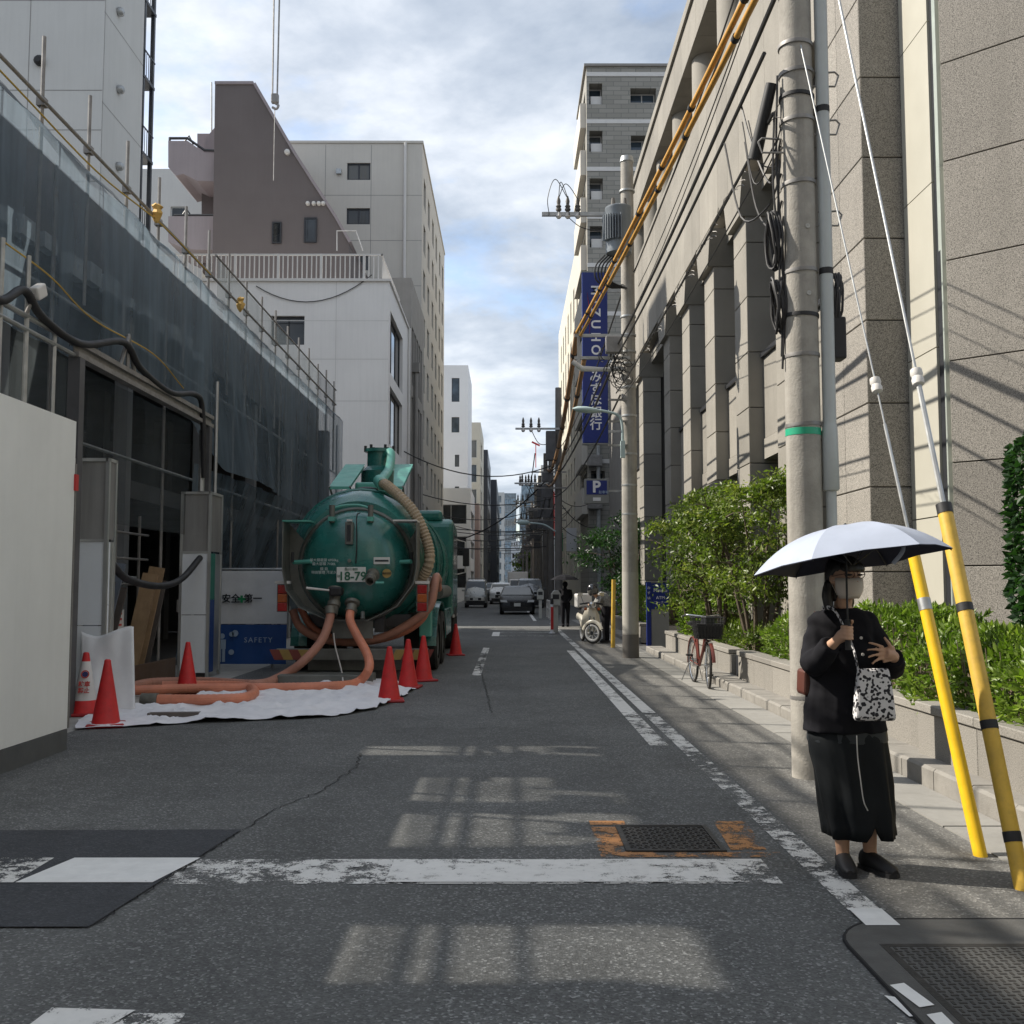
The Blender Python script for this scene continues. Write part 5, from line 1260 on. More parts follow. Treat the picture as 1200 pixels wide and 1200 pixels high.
# ------------------------------------------------------------------ traffic cones
A['cone_red'] = mat('red cone plastic', (.58, .022, .024), .5, var=.16, scale=7, dirt=.22); A['cone_base'] = mat('worn cone base', (.36, .015, .018), .6, var=.2, scale=8, dirt=.2)
A['sleeve'] = mat('white sleeve', (.62, .60, .58), .5, var=.06)
def cone(label, x, y, s=1.0, rz=0.0, group=None, sleeve=False):
    t = thing('traffic_cone', label, 'traffic cone', (x, y, 0), rz, group)
    part(MB().box(-.19*s, .19*s, -.19*s, .19*s, .0, .035*s), 'base', A['cone_base'], t, local=True, bevel=.02)
    part(MB().lathe([(.150*s, .03*s), (.138*s, .07*s), (.036*s, .66*s), (.032*s, .69*s), (.02*s, .70*s)], 24), 'body', A['cone_red'], t, True, local=True)
    if sleeve:
        o = part(MB().lathe([(.122*s, .17*s), (.05*s, .60*s)], 24, cap=False), 'sign_sleeve', A['sleeve'], t, True, local=True)
        dk = mat('navy print', (.03, .03, .12), .6)
        part(MB().lathe([(.032, 0), (.032, .006)], 14, Matrix.Translation((.02, -.082*s, .46*s)) @ Matrix.Rotation(R(77), 4, 'X')), 'no_parking_disc', dk, o, local=True)
        part(MB().lathe([(.035, 0), (.046, 0), (.046, .008), (.035, .008)], 16, Matrix.Translation((.02, -.082*s, .46*s)) @ Matrix.Rotation(R(77), 4, 'X'), cap=False), 'red_ring', A['red_ink'], o, local=True)
        put(text_mesh('駐車', .065, A['red_ink'], .002, bold=.002), 'lettering', o, local=True, loc=(.02, -.108*s, .35*s), rot=(R(78), 0, 0)); put(text_mesh('禁止', .065, A['red_ink'], .002, bold=.002), 'lettering', o, local=True, loc=(.02, -.121*s, .28*s), rot=(R(78), 0, 0))
    return t
def cpos(px, py): q = atZ(px, py); return q.x, q.y
cone('red traffic cone standing at the corner of the white sheet by the hoarding', *cpos(124, 851), 1.0, .3)
cone('red traffic cone with a white no-parking sleeve behind the hoarding end', *cpos(99, 838), 1.02, .1, None, True)
cone('red traffic cone encircled by the orange hoses before the gate', *cpos(219, 812), 1.0, .2)
cone('red traffic cone on the sheet edge, first of three behind the truck', *cpos(456, 822), 1.0, .15)
cone('red traffic cone in the middle of three behind the truck', *cpos(478, 806), 1.0, -.1)
cone('red traffic cone closest to the rear wheel of the truck', *cpos(496, 798), 1.0, .4)
cone('small red traffic cone on the road beside the truck cab', *cpos(534, 768), .95, .2)
for (px, py) in ((113, 853),): pass

# ------------------------------------------------------------------ ground sheet, hoses, plank, covered pile
A['cloth_white'] = mat('white ground sheet', (.74, .74, .77), .8, var=.05, scale=3, dirt=.10)
outl = [atZ(*p) for p in ((88, 856), (150, 853), (215, 849), (300, 845), (388, 841), (440, 832), (478, 815), (488, 806), (440, 797), (395, 798), (330, 804), (262, 812), (190, 826), (120, 838), (92, 846))]
bm = bmesh.new(); vs = [bm.verts.new((p.x, p.y, 0)) for p in outl]; bm.faces.new(vs)
bmesh.ops.triangulate(bm, faces=bm.faces[:])
for _ in range(6): bmesh.ops.subdivide_edges(bm, edges=[e for e in bm.edges if e.calc_length() > .09], cuts=1); bmesh.ops.triangulate(bm, faces=bm.faces[:])
for v in bm.verts:
    p = v.co; e = min((Vector((p.x, p.y, 0))-Vector((q.x, q.y, 0))).length for q in outl)
    h = (1-abs(mnoise.noise(Vector((p.x*1.5+p.y*.8, p.y*2.0, 3)))))**5*.055 + (1-abs(mnoise.noise(Vector((p.x*3.6-p.y*1.2, p.y*3.4, 7)))))**6*.035
    p.z = .012+h*min(1, .35+e*1.2); p.x += .05*mnoise.noise(Vector((p.x*3, p.y*3, 1))); p.y += .06*mnoise.noise(Vector((p.x*2.6, p.y*3, 5)))
me = bpy.data.meshes.new('ground_sheet'); bm.to_mesh(me); bm.free(); me.polygons.foreach_set('use_smooth', [True]*len(me.polygons)); me.materials.append(A['cloth_white'])
tag(put(me, 'ground_sheet'), 'crumpled white cloth sheet spread on the road under the orange hoses', 'sheet')
A['hose_orange'] = mat('orange suction hose', (.60, .215, .125), .5, var=.18, scale=3, dirt=.16); A['hose_dusty'] = mat('dusty orange hose', (.42, .20, .14), .65, var=.18, scale=3, dirt=.2)
A['coupling'] = mat('dull coupling metal', (.17, .165, .14), .55, .4, var=.25, scale=9)
def ribbed(pts, r, n=12, pitch=.028, amp=.06):
    """tube with fine spiral ribs"""
    P = [pts[0]]
    for i in range(len(pts)-1):
        k = max(1, int((pts[i+1]-pts[i]).length/(pitch/2)))
        P += [pts[i].lerp(pts[i+1], (j+1)/k) for j in range(k)]
    return MB().tube(P, [r*(1+amp*(1 if i % 2 else -1)) for i in range(len(P))], n)
# ================================================================== VACUUM TRUCK
TG = A['truck_green'] = mat('worn truck green paint', (.024, .155, .132), .26, .0, var=.18, scale=1.6, streak=.35, dirt=.22, coat=.35)
A['truck_lt'] = mat('pale green truck paint', (.10, .36, .29), .45, .0, var=.14, scale=2.5, dirt=.14)  # lighter green for the top and rear fittings
A['truck_grey'] = mat('dirty grey plate', (.16, .165, .15), .5, .35, var=.25, scale=3, streak=.2, dirt=.2)
A['lens_red'] = mat('red lamp lens', (.33, .012, .012), .25, var=.1); A['lens_amber'] = mat('amber lamp lens', (.42, .10, .02), .25, var=.1)
A['chev_yellow'] = mat('faded chevron yellow', (.34, .23, .07), .55, var=.15, dirt=.15); A['chev_red'] = mat('faded chevron red', (.20, .05, .04), .55, var=.15, dirt=.15)
A['hose_beige'] = mat('beige corrugated hose', (.40, .31, .21), .6, var=.14, scale=4, dirt=.15); A['plate_white'] = mat('plate white', (.62, .63, .60), .45, var=.06, dirt=.1); A['plate_green'] = mat('plate green ink', (.03, .12, .07), .5)
TX = -2.49; TY = 16.45
tr = thing('vacuum_truck', 'green vacuum tanker truck with round rear door parked by the scaffold', 'truck', (TX, 20.5, 0))
TZ = 1.93
Ry = Matrix.Rotation(R(-90), 4, 'X')     # lathe axis -> +Y
def ytank(prof, x, y, z, n=36): return MB().lathe(prof, n, Matrix.Translation((x, y, z)) @ Ry)
tank = part(ytank([(.93, .30), (1.02, .42), (1.13, .60), (1.14, .75), (1.14, 6.3), (1.05, 6.55), (.6, 6.75)], TX, TY, TZ), 'tank', TG, tr, True, ang=30)
for yy in (.78, 2.6, 4.5): part(MB().tube([(TX+1.16*math.cos(a), TY+yy, TZ+1.16*math.sin(a)) for a in np.linspace(0, 2*math.pi, 37)[:-1]], .035, 6, closed=True), 'tank_rib', TG, tank, True)
DZ = 1.815
door = part(ytank([(.0, -.24), (.25, -.225), (.5, -.17), (.72, -.05), (.84, .10), (.885, .22), (.885, .30)], TX, TY, DZ), 'rear_door', TG, tr, True, ang=30)
part(MB().tube([(TX+.91*math.cos(a), TY+.27, DZ+.91*math.sin(a)) for a in np.linspace(0, 2*math.pi, 41)[:-1]], .035, 8, closed=True), 'door_ring', A['truck_grey'], door, True)
def T(px, py, y): return atY(px, py, y)
# hinge pillars on top, sight glass, door clamps
for px in (388, 433.5):
    a = T(px, 612, 16.35); part(MB().cyl((a.x, 16.42, a.z), (a.x, 16.42, a.z+.28), .045, n=12), 'hinge_pin', A['truck_grey'], door, True); part(MB().box(a.x-.05, a.x+.05, 16.35, 16.7, a.z+.02, a.z+.09), 'hinge_arm', A['truck_lt'], door)
part(MB().tube(catmull([T(388, 597, 16.5), T(400, 593, 16.5), T(420, 592, 16.5), T(434, 596, 16.5)], 4), .02, 8), 'hinge_bar', A['truck_lt'], door, True)
s0 = T(410, 625, 16.27); sg = MB()
sg.box(s0.x-.06, s0.x+.06, 16.16, 16.34, s0.z-.18, s0.z+.18); so = part(sg, 'sight_glass_frame', A['truck_grey'], door, bevel=.012)
part(MB().box(s0.x-.03, s0.x+.03, 16.15, 16.158, s0.z-.13, s0.z+.13), 'sight_glass', A['frame_dark'], so); part(MB().box(s0.x-.03, s0.x+.05, 16.13, 16.2, s0.z+.185, s0.z+.215), 'top_clip', A['rail_white'], so)
part(MB().tube(catmull([T(422, 601, 16.35), T(418, 606, 16.28), T(418, 640, 16.2), T(417, 660, 16.2)], 4), .01, 6), 'wire', A['black'], door)
for (px0, px1) in ((344, 365), (461, 482)):
    a = T(px0, 659, 16.5); b = T(px1, 658, 16.35); part(MB().tube([a, b], .035, 8), 'door_clamp', A['truck_lt'], door, True)
    part(MB().cyl((a.x if px0 < 400 else b.x, 16.42, a.z), (a.x if px0 < 400 else b.x, 16.42, a.z+.16), .022, n=8), 'clamp_bolt', A['black'], door)
part(MB().cyl(T(409.5, 657, 16.22), T(409.5, 657, 16.15), .03, n=10), 'boss', A['truck_grey'], door)
# number plate and markings
pa, pb = T(394, 682, 16.1), T(428.5, 664.5, 16.1); PYp = 16.12
npl = part(MB().box(pa.x, pb.x, PYp, PYp+.012, pa.z, pb.z), 'number_plate', A['plate_white'], tr, bevel=.006)
pc = (pa+pb)/2
wtext('18-79', .19, 'plate_green', npl, (pc.x+.02, PYp-.006, pa.z+.085), sp=1.0, bold=.004); wtext('品川 800', .055, 'plate_green', npl, (pc.x, PYp-.006, pb.z-.035)); wtext('は', .05, 'plate_green', npl, (pa.x+.035, PYp-.006, pa.z+.09))
part(MB().box(pc.x-.02, pc.x+.02, PYp+.012, 16.25, pa.z+.08, pa.z+.14), 'plate_bracket', A['truck_grey'], npl)
A['dull_white'] = mat('worn white stencil', (.45, .50, .48), .6, var=.15)
for (s_, py) in (('最大積載量 6950kg', 656.5), ('最大容積 7100L', 661), ('積 荷', 667), ('特別管理 汚泥水', 671)):
    q = T(380, py, 16.2); wtext(s_, .055, 'dull_white', door, (q.x, q.y-.005-.02, q.z), nm='stencil')
a, b = T(438, 661, 16.24), T(457, 653, 16.24); part(MB().box(a.x, b.x, 16.225, 16.232, a.z, b.z, None), 'white_sticker', A['plate_white'], door); part(MB().box(a.x+.02, b.x-.02, 16.219, 16.2245, (a.z+b.z)/2-.015, (a.z+b.z)/2+.012), 'sticker_print', A['ink'], door)
q = T(453.5, 672, 16.25); part(MB().lathe([(.072, 0), (.072, .008)], 20, Matrix.Translation((q.x, 16.23, q.z)) @ Matrix.Rotation(R(90), 4, 'X')), 'yellow_sticker', A['chev_yellow'], door); wtext('高圧注意', .036, 'ink', door, (q.x, 16.216, q.z))
# outlets
def outlet(c, d, r, L, parts, name):
    d = d.normalized(); m4 = Matrix.Translation(c) @ d.to_track_quat('Z', 'Y').to_matrix().to_4x4()
    return part(MB().lathe([(r*1.5, 0), (r*1.5, .05), (r, .07), (r, L*.5), (r*1.2, L*.52), (r*1.2, L*.68), (r*.95, L*.72), (r*.95, L), (r*.75, L), (r*.75, L*.6)], 18, m4), name, A['coupling'], tr, True, ang=30)
outlet(T(437, 673, 16.3), Vector((-.02, -1, -.35)), .075, .34, None, 'outlet_valve'); part(MB().tube([T(440, 683, 16.0), T(450, 683, 16.0)], .02, 8), 'valve_handle', A['truck_lt'], tr, True)
oa = outlet(T(394, 690, 16.25), Vector((-.06, -.45, -1)), .085, .44, None, 'outlet_valve'); outlet(T(413, 705, 16.25), Vector((-.03, -.5, -.8)), .08, .28, None, 'outlet_valve')
part(MB().cbox(T(394, 693, 16.12), (.20, .2, .14)), 'valve_body', A['black'], oa, bevel=.03); part(MB().tube([T(388, 692, 16.05), T(359, 689, 16.0)], [.014, .02], 8), 'valve_lever', A['rail_white'], oa, True)
part(MB().cyl(T(425, 718, 16.2), T(425, 726, 16.1), .035, n=10), 'drain_cock', A['truck_grey'], tr, True)
# U-shaped splash guard
gp = [(333.5, 612), (332.5, 668), (337, 692), (352, 712), (386, 727), (432, 727.5), (466, 711), (486, 684), (490, 664), (489.5, 611.5)]
go = [T(*p, 16.35) for p in gp]; ctr = T(412, 660, 16.35)
G = MB(); n0 = len(go)
for i in range(n0-1):
    a, b = go[i], go[i+1]
    for (y0, y1, k0, k1) in ((16.2, 16.72, 1.0, .985),):
        ai, bi = ctr.lerp(a, k1), ctr.lerp(b, k1)
        G.quad((a.x, y0, a.z), (b.x, y0, b.z), (b.x, y1, b.z), (a.x, y1, a.z)); G.quad((ai.x, y0, ai.z), (bi.x, y0, bi.z), (bi.x, y1, bi.z), (ai.x, y1, ai.z)); G.quad((a.x, y0, a.z), (b.x, y0, b.z), (bi.x, y0, bi.z), (ai.x, y0, ai.z))
gd = part(G, 'splash_guard', A['truck_grey'], tr)
B_ = MB(); inner = [(TX+.95*math.cos(a), DZ+.95*math.sin(a)) for a in np.linspace(R(155), R(385), 30)]
ring_o = []
for i in range(30):
    f_ = i/29*(n0-1); j = min(int(f_), n0-2); p = go[j].lerp(go[j+1], f_-j); ring_o.append((p.x, p.z))
for i in range(29): B_.quad((ring_o[i][0], 16.70, ring_o[i][1]), (ring_o[i+1][0], 16.70, ring_o[i+1][1]), (inner[i+1][0], 16.70, inner[i+1][1]), (inner[i][0], 16.70, inner[i][1]))
part(B_, 'guard_back', A['truck_grey'], gd)
for (a, b) in ((go[0], T(366, 611, 16.4)), (go[-1], T(462, 611.5, 16.4))): part(MB().box(min(a.x, b.x), max(a.x, b.x), 16.18, 16.70, a.z, a.z+.025), 'top_lip', A['truck_lt'] if a is go[0] else A['rail_white'], gd)
# top deck: catwalk plates, cyclone, man-hole, pipe and corrugated hose
for q in (((386, 570), (410, 570), (428, 544), (405, 544)), ((461, 570), (472, 570), (484, 544), (462, 544))):
    P = [T(q[0][0], q[0][1], 17.6), T(q[1][0], q[1][1], 17.6), T(q[2][0], q[2][1], 20.2), T(q[3][0], q[3][1], 20.2)]
    part(MB().poly(P).poly([p+Vector((0, 0, -.05)) for p in P]).quad(P[0], P[1], P[1]+Vector((0, 0, -.05)), P[0]+Vector((0, 0, -.05))), 'catwalk_plate', A['truck_lt'], tr)
    part(MB().tube([P[0], (P[0].x+.1, 17.9, 2.75)], .02, 6).tube([P[1], (P[1].x, 17.9, 2.95)], .02, 6), 'strut', A['truck_grey'], tr)
cyc = T(444.5, 547, 20.4)
cy_ = part(MB().lathe([(.36, -.45), (.36, -.08), (.24, .02), (.24, .30), (.29, .305), (.29, .37), (.06, .40)], 24, Matrix.Translation((cyc.x, 20.4, cyc.z-.02))), 'cyclone', TG, tr, True, ang=30)
part(MB().box(TX-.42, TX+.42, 18.0, 20.9, 3.0, 3.16).box(TX-.30, TX+.10, 18.4, 19.6, 3.161, 3.34), 'top_deck', A['truck_lt'], tr, bevel=.04)
for a in range(6): part(MB().cbox((cyc.x+.28*math.cos(a*1.05), 20.4+.25*math.sin(a*1.05), cyc.z+.36), (.05, .05, .12)), 'lid_clamp', A['black'], cy_)
part(MB().lathe([(.26, 0), (.26, .06), (.2, .07), (.2, .13), (.1, .16)], 20, Matrix.Translation((T(429, 567, 17.7).x, 17.8, 3.03))), 'manhole', A['black'], tank, True)
pp_ = catmull([(cyc.x+.1, 20.3, cyc.z+.26), (cyc.x+.26, 20.1, cyc.z+.24), T(456, 549, 19.4), T(446, 564, 17.3)], 6)
part(MB().tube(pp_, .085, 12), 'suction_pipe', A['truck_lt'], tr, True)
hs_ = [T(445, 565.5, 17.25), T(452, 568, 17.1), T(470, 583, 16.9), T(485, 600, 16.85), T(496, 622, 16.85), T(503, 645, 16.85), T(502, 663, 16.85), T(494, 679, 16.95), T(489, 690, 17.1)]
part(ribbed(catmull(hs_, 6), .085, 14, .045, .09), 'corrugated_hose', A['hose_beige'], tr, True, ang=20)
part(MB().tube([T(444, 563, 17.35), T(448.5, 568, 17.15)], .105, 14), 'hose_coupling', A['truck_lt'], tr, True)
# chassis, bumper, lamps
part(MB().box(TX-.45, TX-.3, 16.7, 25.4, .72, .98).box(TX+.3, TX+.45, 16.7, 25.4, .72, .98).box(TX-.85, TX+.85, 17, 17.2, .8, 1.0).box(TX-.85, TX+.85, 21, 21.2, .8, 1.0), 'chassis', A['dark_steel'], tr)
part(MB().box(TX-.32, TX+.32, 16.35, 16.42, .64, .92), 'rear_plate', A['truck_grey'], tr)
bz0, bz1 = .30, .48
part(MB().box(TX-1.2, TX+1.2, 16.30, 16.45, bz0, bz1), 'bumper', A['truck_grey'], tr, bevel=.01)
for sgn in (-1, 1):
    for k in range(4):
        x0 = TX+sgn*(.62+k*.15)+(0 if sgn > 0 else -.15)
        part(MB().prism([(x0, bz0+.01), (x0+.15, bz0+.01), (x0+.15+sgn*.08, bz1-.01), (x0+sgn*.08, bz1-.01)], 1, 16.288, 16.298), 'chevron', A['chev_yellow' if k % 2 == 0 else 'chev_red'], tr)
    lx = TX+sgn*1.12+(.0 if sgn < 0 else -.02)
    lb = part(MB().box(lx-.09, lx+.09, 16.36, 16.46, 1.06, 1.50), 'tail_lamp', A['truck_grey'], tr)
    for (z0, z1, m_) in ((1.35, 1.49, 'lens_red'), (1.21, 1.345, 'lens_amber'), (1.07, 1.205, 'lens_red')): part(MB().box(lx-.075, lx+.075, 16.335, 16.358, z0, z1), 'lens', A[m_], lb, bevel=.01)
    part(MB().box(lx-.11, lx+.11, 16.33, 16.47, 1.505, 1.55), 'lamp_cap', A['rail_white'], lb)
part(MB().box(TX-.75, TX+.75, 16.6, 16.66, .12, .28), 'underrun_bar', A['truck_grey'], tr)
def wheel(parent, x, y, r, w, inner=1):
    h = part(MB().lathe([(r*.62, -w/2), (r*.93, -w/2), (r, -w*.36), (r, w*.36), (r*.93, w/2), (r*.62, w/2)], 28, Matrix.Translation((x, y, r)) @ Matrix.Rotation(R(90), 4, 'Y'), cap=False), 'tyre', A['tyre'], parent, True, ang=30)
    part(MB().lathe([(r*.1, -w*.1), (r*.4, -w*.05), (r*.6, -w*.2), (r*.63, -w*.42), (r*.63, w*.42), (r*.6, w*.2), (r*.4, w*.05), (r*.1, w*.1)], 20, Matrix.Translation((x, y, r)) @ Matrix.Rotation(R(90), 4, 'Y')), 'rim', A['truck_grey'], h, True)
for y_ in (18.3, 19.65):
    for s_ in (-1, 1): wheel(tr, TX+s_*1.10, y_, .50, .27); wheel(tr, TX+s_*.80, y_, .50, .27)
for s_ in (-1, 1):
    wheel(tr, TX+s_*1.08, 24.4, .50, .29)
    part(MB().tube([(TX+s_*1.1, y_, .55+.52*math.sin(a)*1.0) if False else (TX+s_*1.1, 18.95+1.38*math.cos(a), .45+.72*math.sin(a)) for a in np.linspace(0, math.pi, 16)], .03, 6, flat=5.5), 'mudguard', TG, tr)
# side equipment
part(MB().box(TX+.95, TX+1.2, 20.8, 22.8, .45, 1.0), 'side_box', TG, tr, bevel=.02); part(MB().box(TX-1.2, TX-.95, 20.8, 22.8, .45, 1.0), 'side_box', TG, tr, bevel=.02)
part(MB().cyl((TX+1.05, 20.2, 1.35), (TX+1.05, 23.2, 1.35), .14, n=14), 'hose_tube', A['truck_grey'], tr, True)
part(MB().box(TX+.98, TX+1.18, 17.2, 17.5, .62, 1.22), 'valve_box', A['truck_lt'], tr, bevel=.02)
hn = MB()
for k in range(5): hn.cyl((TX+1.14, 16.9+.22*k, 1.02), (TX+1.14, 16.9+.22*k, 1.62), .02, n=6)
hn.tube([(TX+1.14, 16.9, 1.62), (TX+1.14, 17.8, 1.62)], .02, 6); part(hn, 'hose_rack', A['rail_white'], tr)
# stowed orange hoses slung under the tank
st1 = [T(343, 715, 16.85), T(352, 735, 16.8), T(375, 748, 16.75), T(412, 753, 16.75), T(450, 746, 16.75), T(482, 729, 16.75), T(503, 712, 16.8), T(509, 690, 16.9), T(511, 676, 17.2), T(514, 680, 18.0)]
tag(part(MB().tube(catmull(st1, 6), .066, 12), 'stowed_hose', A['hose_dusty'], None, True), 'dusty orange hose slung in a loop beneath the truck tank', 'hose')
st2 = [T(352, 712, 17.0), T(366, 735, 16.95), T(392, 748, 16.95), T(430, 752, 16.95), T(470, 742, 16.95), T(494, 726, 16.95), T(501, 708, 17.0), T(507, 688, 17.3), T(512, 675, 17.9), T(514, 690, 18.6)]
tag(part(MB().tube(catmull(st2, 6), .060, 12), 'stowed_hose', A['hose_orange'], None, True), 'orange hose slung behind the dusty one beneath the truck tank', 'hose')
# cab
cabx0, cabx1 = TX-1.2, TX+1.2
cabp = [(23.3, .75), (25.5, .75), (25.55, 1.6), (25.35, 2.75), (25.0, 2.93), (23.5, 3.0), (23.3, 2.9)]
cab = part(MB().prism(cabp, 0, cabx0, cabx1), 'cab', TG, tr, bevel=.09)
part(MB().prism([(23.35, 2.95), (24.7, 2.95), (24.4, 3.13), (23.35, 3.2)], 0, cabx0+.25, cabx1-.25), 'roof_fairing', TG, tr, bevel=.08)
for sgn, x in ((1, cabx1), (-1, cabx0)):
    part(MB().box(x-.003 if sgn > 0 else x-.006, x+.006 if sgn > 0 else x+.003, 23.75, 25.1, 1.85, 2.65), 'side_window', A['dark_glass'], cab)
    ml = part(MB().tube([(x, 25.2, 2.6), (x+sgn*.2, 25.3, 2.55), (x+sgn*.2, 25.3, 1.8), (x, 25.2, 1.75)], .018, 6), 'mirror_arm', A['rail_white'], cab); part(MB().box(x+sgn*.2-.06, x+sgn*.2+.1, 25.24, 25.30, 1.95, 2.4), 'mirror', A['black'], ml, bevel=.02)
part(MB().box(cabx0+.15, cabx1-.15, 25.50, 25.53, 1.75, 2.6), 'windscreen', A['dark_glass'], cab)
part(MB().box(cabx1-.02, cabx1+.012, 23.7, 25.2, .74, .80), 'sill_trim', A['rail_white'], cab)

# working hoses on the ground
def hose(label, pts, r, m, name='suction_hose', ends=()):
    t = thing(name, label, 'hose', tuple(pts[len(pts)//2])); L = catmull(pts, 7)
    part(ribbed(L, r, 14, .05, .028), 'hose_body', A[m], t, True, ang=20)
    for (i, k, rr_) in ends:
        a, b = (L[0], L[k]) if i == 0 else (L[-1], L[-1-k]); seg = L[:k+1] if i == 0 else L[-1-k:]
        part(MB().tube(seg, r*rr_, 14), 'coupling', A['coupling'], t, True)
    return t
gz = .085
def gp_(px, py, z=gz): return atZ(px, py, z)
hose('dusty orange hose running from the truck outlet along the ground to the gate',
     [T(387, 711, 16.02), T(386, 727, 15.95), T(376, 752, 15.8), T(352, 778, 15.6), T(325, 795, 15.45), gp_(300, 802), gp_(240, 799), gp_(180, 800), gp_(150, 806)], .068, 'hose_dusty', ends=((0, 4, 1.25),))
hose('bright orange hose curving from the second truck outlet towards the gate',
     [T(412, 710, 16.05), T(410, 726, 15.9), T(418, 744, 15.6), T(430, 766, 15.2), T(432, 784, 14.9), gp_(418, 800), gp_(390, 804), gp_(320, 806), gp_(220, 807), gp_(130, 810)], .066, 'hose_orange', ends=((0, 3, 1.2),))
hose('short orange hose looping round on the sheet with a metal end coupling',
     [gp_(166, 820), gp_(190, 820), gp_(240, 820), gp_(285, 818), gp_(298, 811), gp_(285, 804.5), gp_(240, 803), gp_(190, 804)], .066, 'hose_orange', ends=((0, 6, 1.22),))
tag(part(MB().cbox(atZ(204, 838, .05), (.55, .12, .06), .1), 'wood_block', A['plank_dark']), 'short dark plank lying on the white sheet edge', 'plank')
q = atZ(440, 803, .1); tag(part(MB().box(TX-.95, TX+.45, 15.3, 15.8, .02, .16), 'drip_tray', A['truck_grey'], bevel=.02), 'shallow grey drip tray under the truck rear', 'tray')
tag(part(MB().tube(catmull([T(391, 742, 16.1), T(393, 758, 16.0), T(400, 785, 15.8), gp_(402, 800)], 5), .012, 6), 'drain_line', A['rail_white'], None), 'thin pale line hanging from the truck rear', 'wire')
# covered pile at the hoarding end
cvx = atZ(100, 842)
cvm = wavy(lambda u, v: (Vector((-4.95+u*.62-.1*v, 12.0+.15*v, .02+.92*v*(1-.06*math.sin(u*5)))), Vector((.3, -1, .2))), 22, 22, .03, 7)
tag(part(cvm, 'tarp_cover', A['white_tarp'], None, True), 'crinkled white tarpaulin hanging behind the sleeved cone', 'tarpaulin')
bpy.data.objects['tarp_cover'].modifiers.new('thick', 'SOLIDIFY').thickness = .01
# ================================================================== PEOPLE
A['skin'] = mat('skin', (.50, .30, .20), .5, var=.06, scale=12); A['hair'] = mat('black hair', (.012, .010, .009), .45, var=.3, scale=40)
A['jacket'] = mat('charcoal black cotton', (.011, .011, .014), .9, var=.25, scale=5, spec=.15); A['skirt'] = mat('black satin skirt', (.008, .010, .012), .7, var=.3, scale=3, spec=.2)
A['mask'] = mat('pale face mask', (.62, .55, .48), .8, var=.04); A['shoe'] = mat('black sneaker', (.012, .012, .014), .6, var=.2)
A['canopy_out'] = mat('silver white umbrella cloth', (.36, .40, .49), .45, var=.07, scale=5); A['canopy_in'] = mat('navy umbrella lining', (.008, .012, .035), .7, var=.1)
A['zip'] = mat('silver zip', (.55, .55, .55), .35, .7); A['brown_leather'] = mat('red brown leather', (.085, .025, .016), .5, var=.2)
sp_t = NT('black splotch on white canvas'); vv = sp_t.voro(62, None, 'SMOOTH_F1'); f_ = sp_t.math('ADD', vv, sp_t.math('MULTIPLY', sp_t.noise(60, 4), .5)); sp_t.col(sp_t.ramp(f_, [(.62, (.015, .015, .02)), (.66, (.62, .61, .62))])); sp_t.rough(.8); A['splotch'] = sp_t.m
def remeshed(mb, name, mat_, parent, vox, smooth_it=6, disp=None):
    me = mb.mesh(name); o = bpy.data.objects.new(name, me); col.objects.link(o)
    m = o.modifiers.new('r', 'REMESH'); m.mode = 'VOXEL'; m.voxel_size = vox
    s_ = o.modifiers.new('s', 'SMOOTH'); s_.iterations = smooth_it; s_.factor = .5
    dg = bpy.context.evaluated_depsgraph_get(); new = bpy.data.meshes.new_from_object(o.evaluated_get(dg)); bpy.data.objects.remove(o)
    if disp:
        for v in new.vertices:
            v.co = Vector(v.co) + v.normal*disp(v.co)
    new.polygons.foreach_set('use_smooth', [True]*len(new.polygons)); new.materials.clear(); new.materials.append(mat_); new.name = name
    return put(new, name, parent, local=True)
def ell(cx, cy, z, rx, ry, n=20, rot=0.0, sq=1.0):
    out = []
    for i in range(n):
        a = 2*math.pi*i/n; c, s_ = math.cos(a), math.sin(a)
        x = rx*math.copysign(abs(c)**sq, c); y = ry*math.copysign(abs(s_)**sq, s_)
        out.append(Vector((cx+x*math.cos(rot)-y*math.sin(rot), cy+x*math.sin(rot)+y*math.cos(rot), z)))
    return out
def blob(mb, c, r, n=12, sc_=(1, 1, 1)):
    k = n//2; mb.lathe([(max(.0005, math.sin(math.pi*i/k))*r, -math.cos(math.pi*i/k)*r) for i in range(k+1)], n, Matrix.Translation(c) @ Matrix.Diagonal((*sc_, 1)))
def limb(mb, pts, rs, n=14):
    mb.tube(catmull(pts, 4), list(np.interp(np.linspace(0, len(pts)-1, (len(pts)-1)*4+1), range(len(pts)), rs)), n)
def fingers(mb, palm, d, side, nrm, curl, spread=.012, L=(.068, .075, .070, .056), r=.0078):
    """four fingers from the palm end, curling towards nrm; a thumb from the side"""
    d = d.normalized(); side = side.normalized(); nrm = nrm.normalized()
    for i in range(4):
        b = palm + side*(i-1.5)*.019; dd = (d + side*(i-1.5)*spread*9).normalized(); p = [b, b+dd*L[i]*.45]
        a = curl[i]; d2 = (dd*math.cos(a)+nrm*math.sin(a)); p.append(p[-1]+d2*L[i]*.38); d3 = (dd*math.cos(a*1.9)+nrm*math.sin(a*1.9)); p.append(p[-1]+d3*L[i]*.32)
        mb.tube(p, [r*1.08, r*1.04, r*.95, r*.72], 8)
        for q in p: blob(mb, q, r*.98, 8)
def person_body(head_c, head_rot, joints, vox=.007):
    pass
W0 = Vector((pxx(992, 5.45), 5.45, 0))
wm_ = thing('person', 'person in black jacket and long black skirt standing under a white umbrella', 'person', tuple(W0))
mb = MB()
HC = Vector((-.02, -.01, 1.515)); HR = R(16)
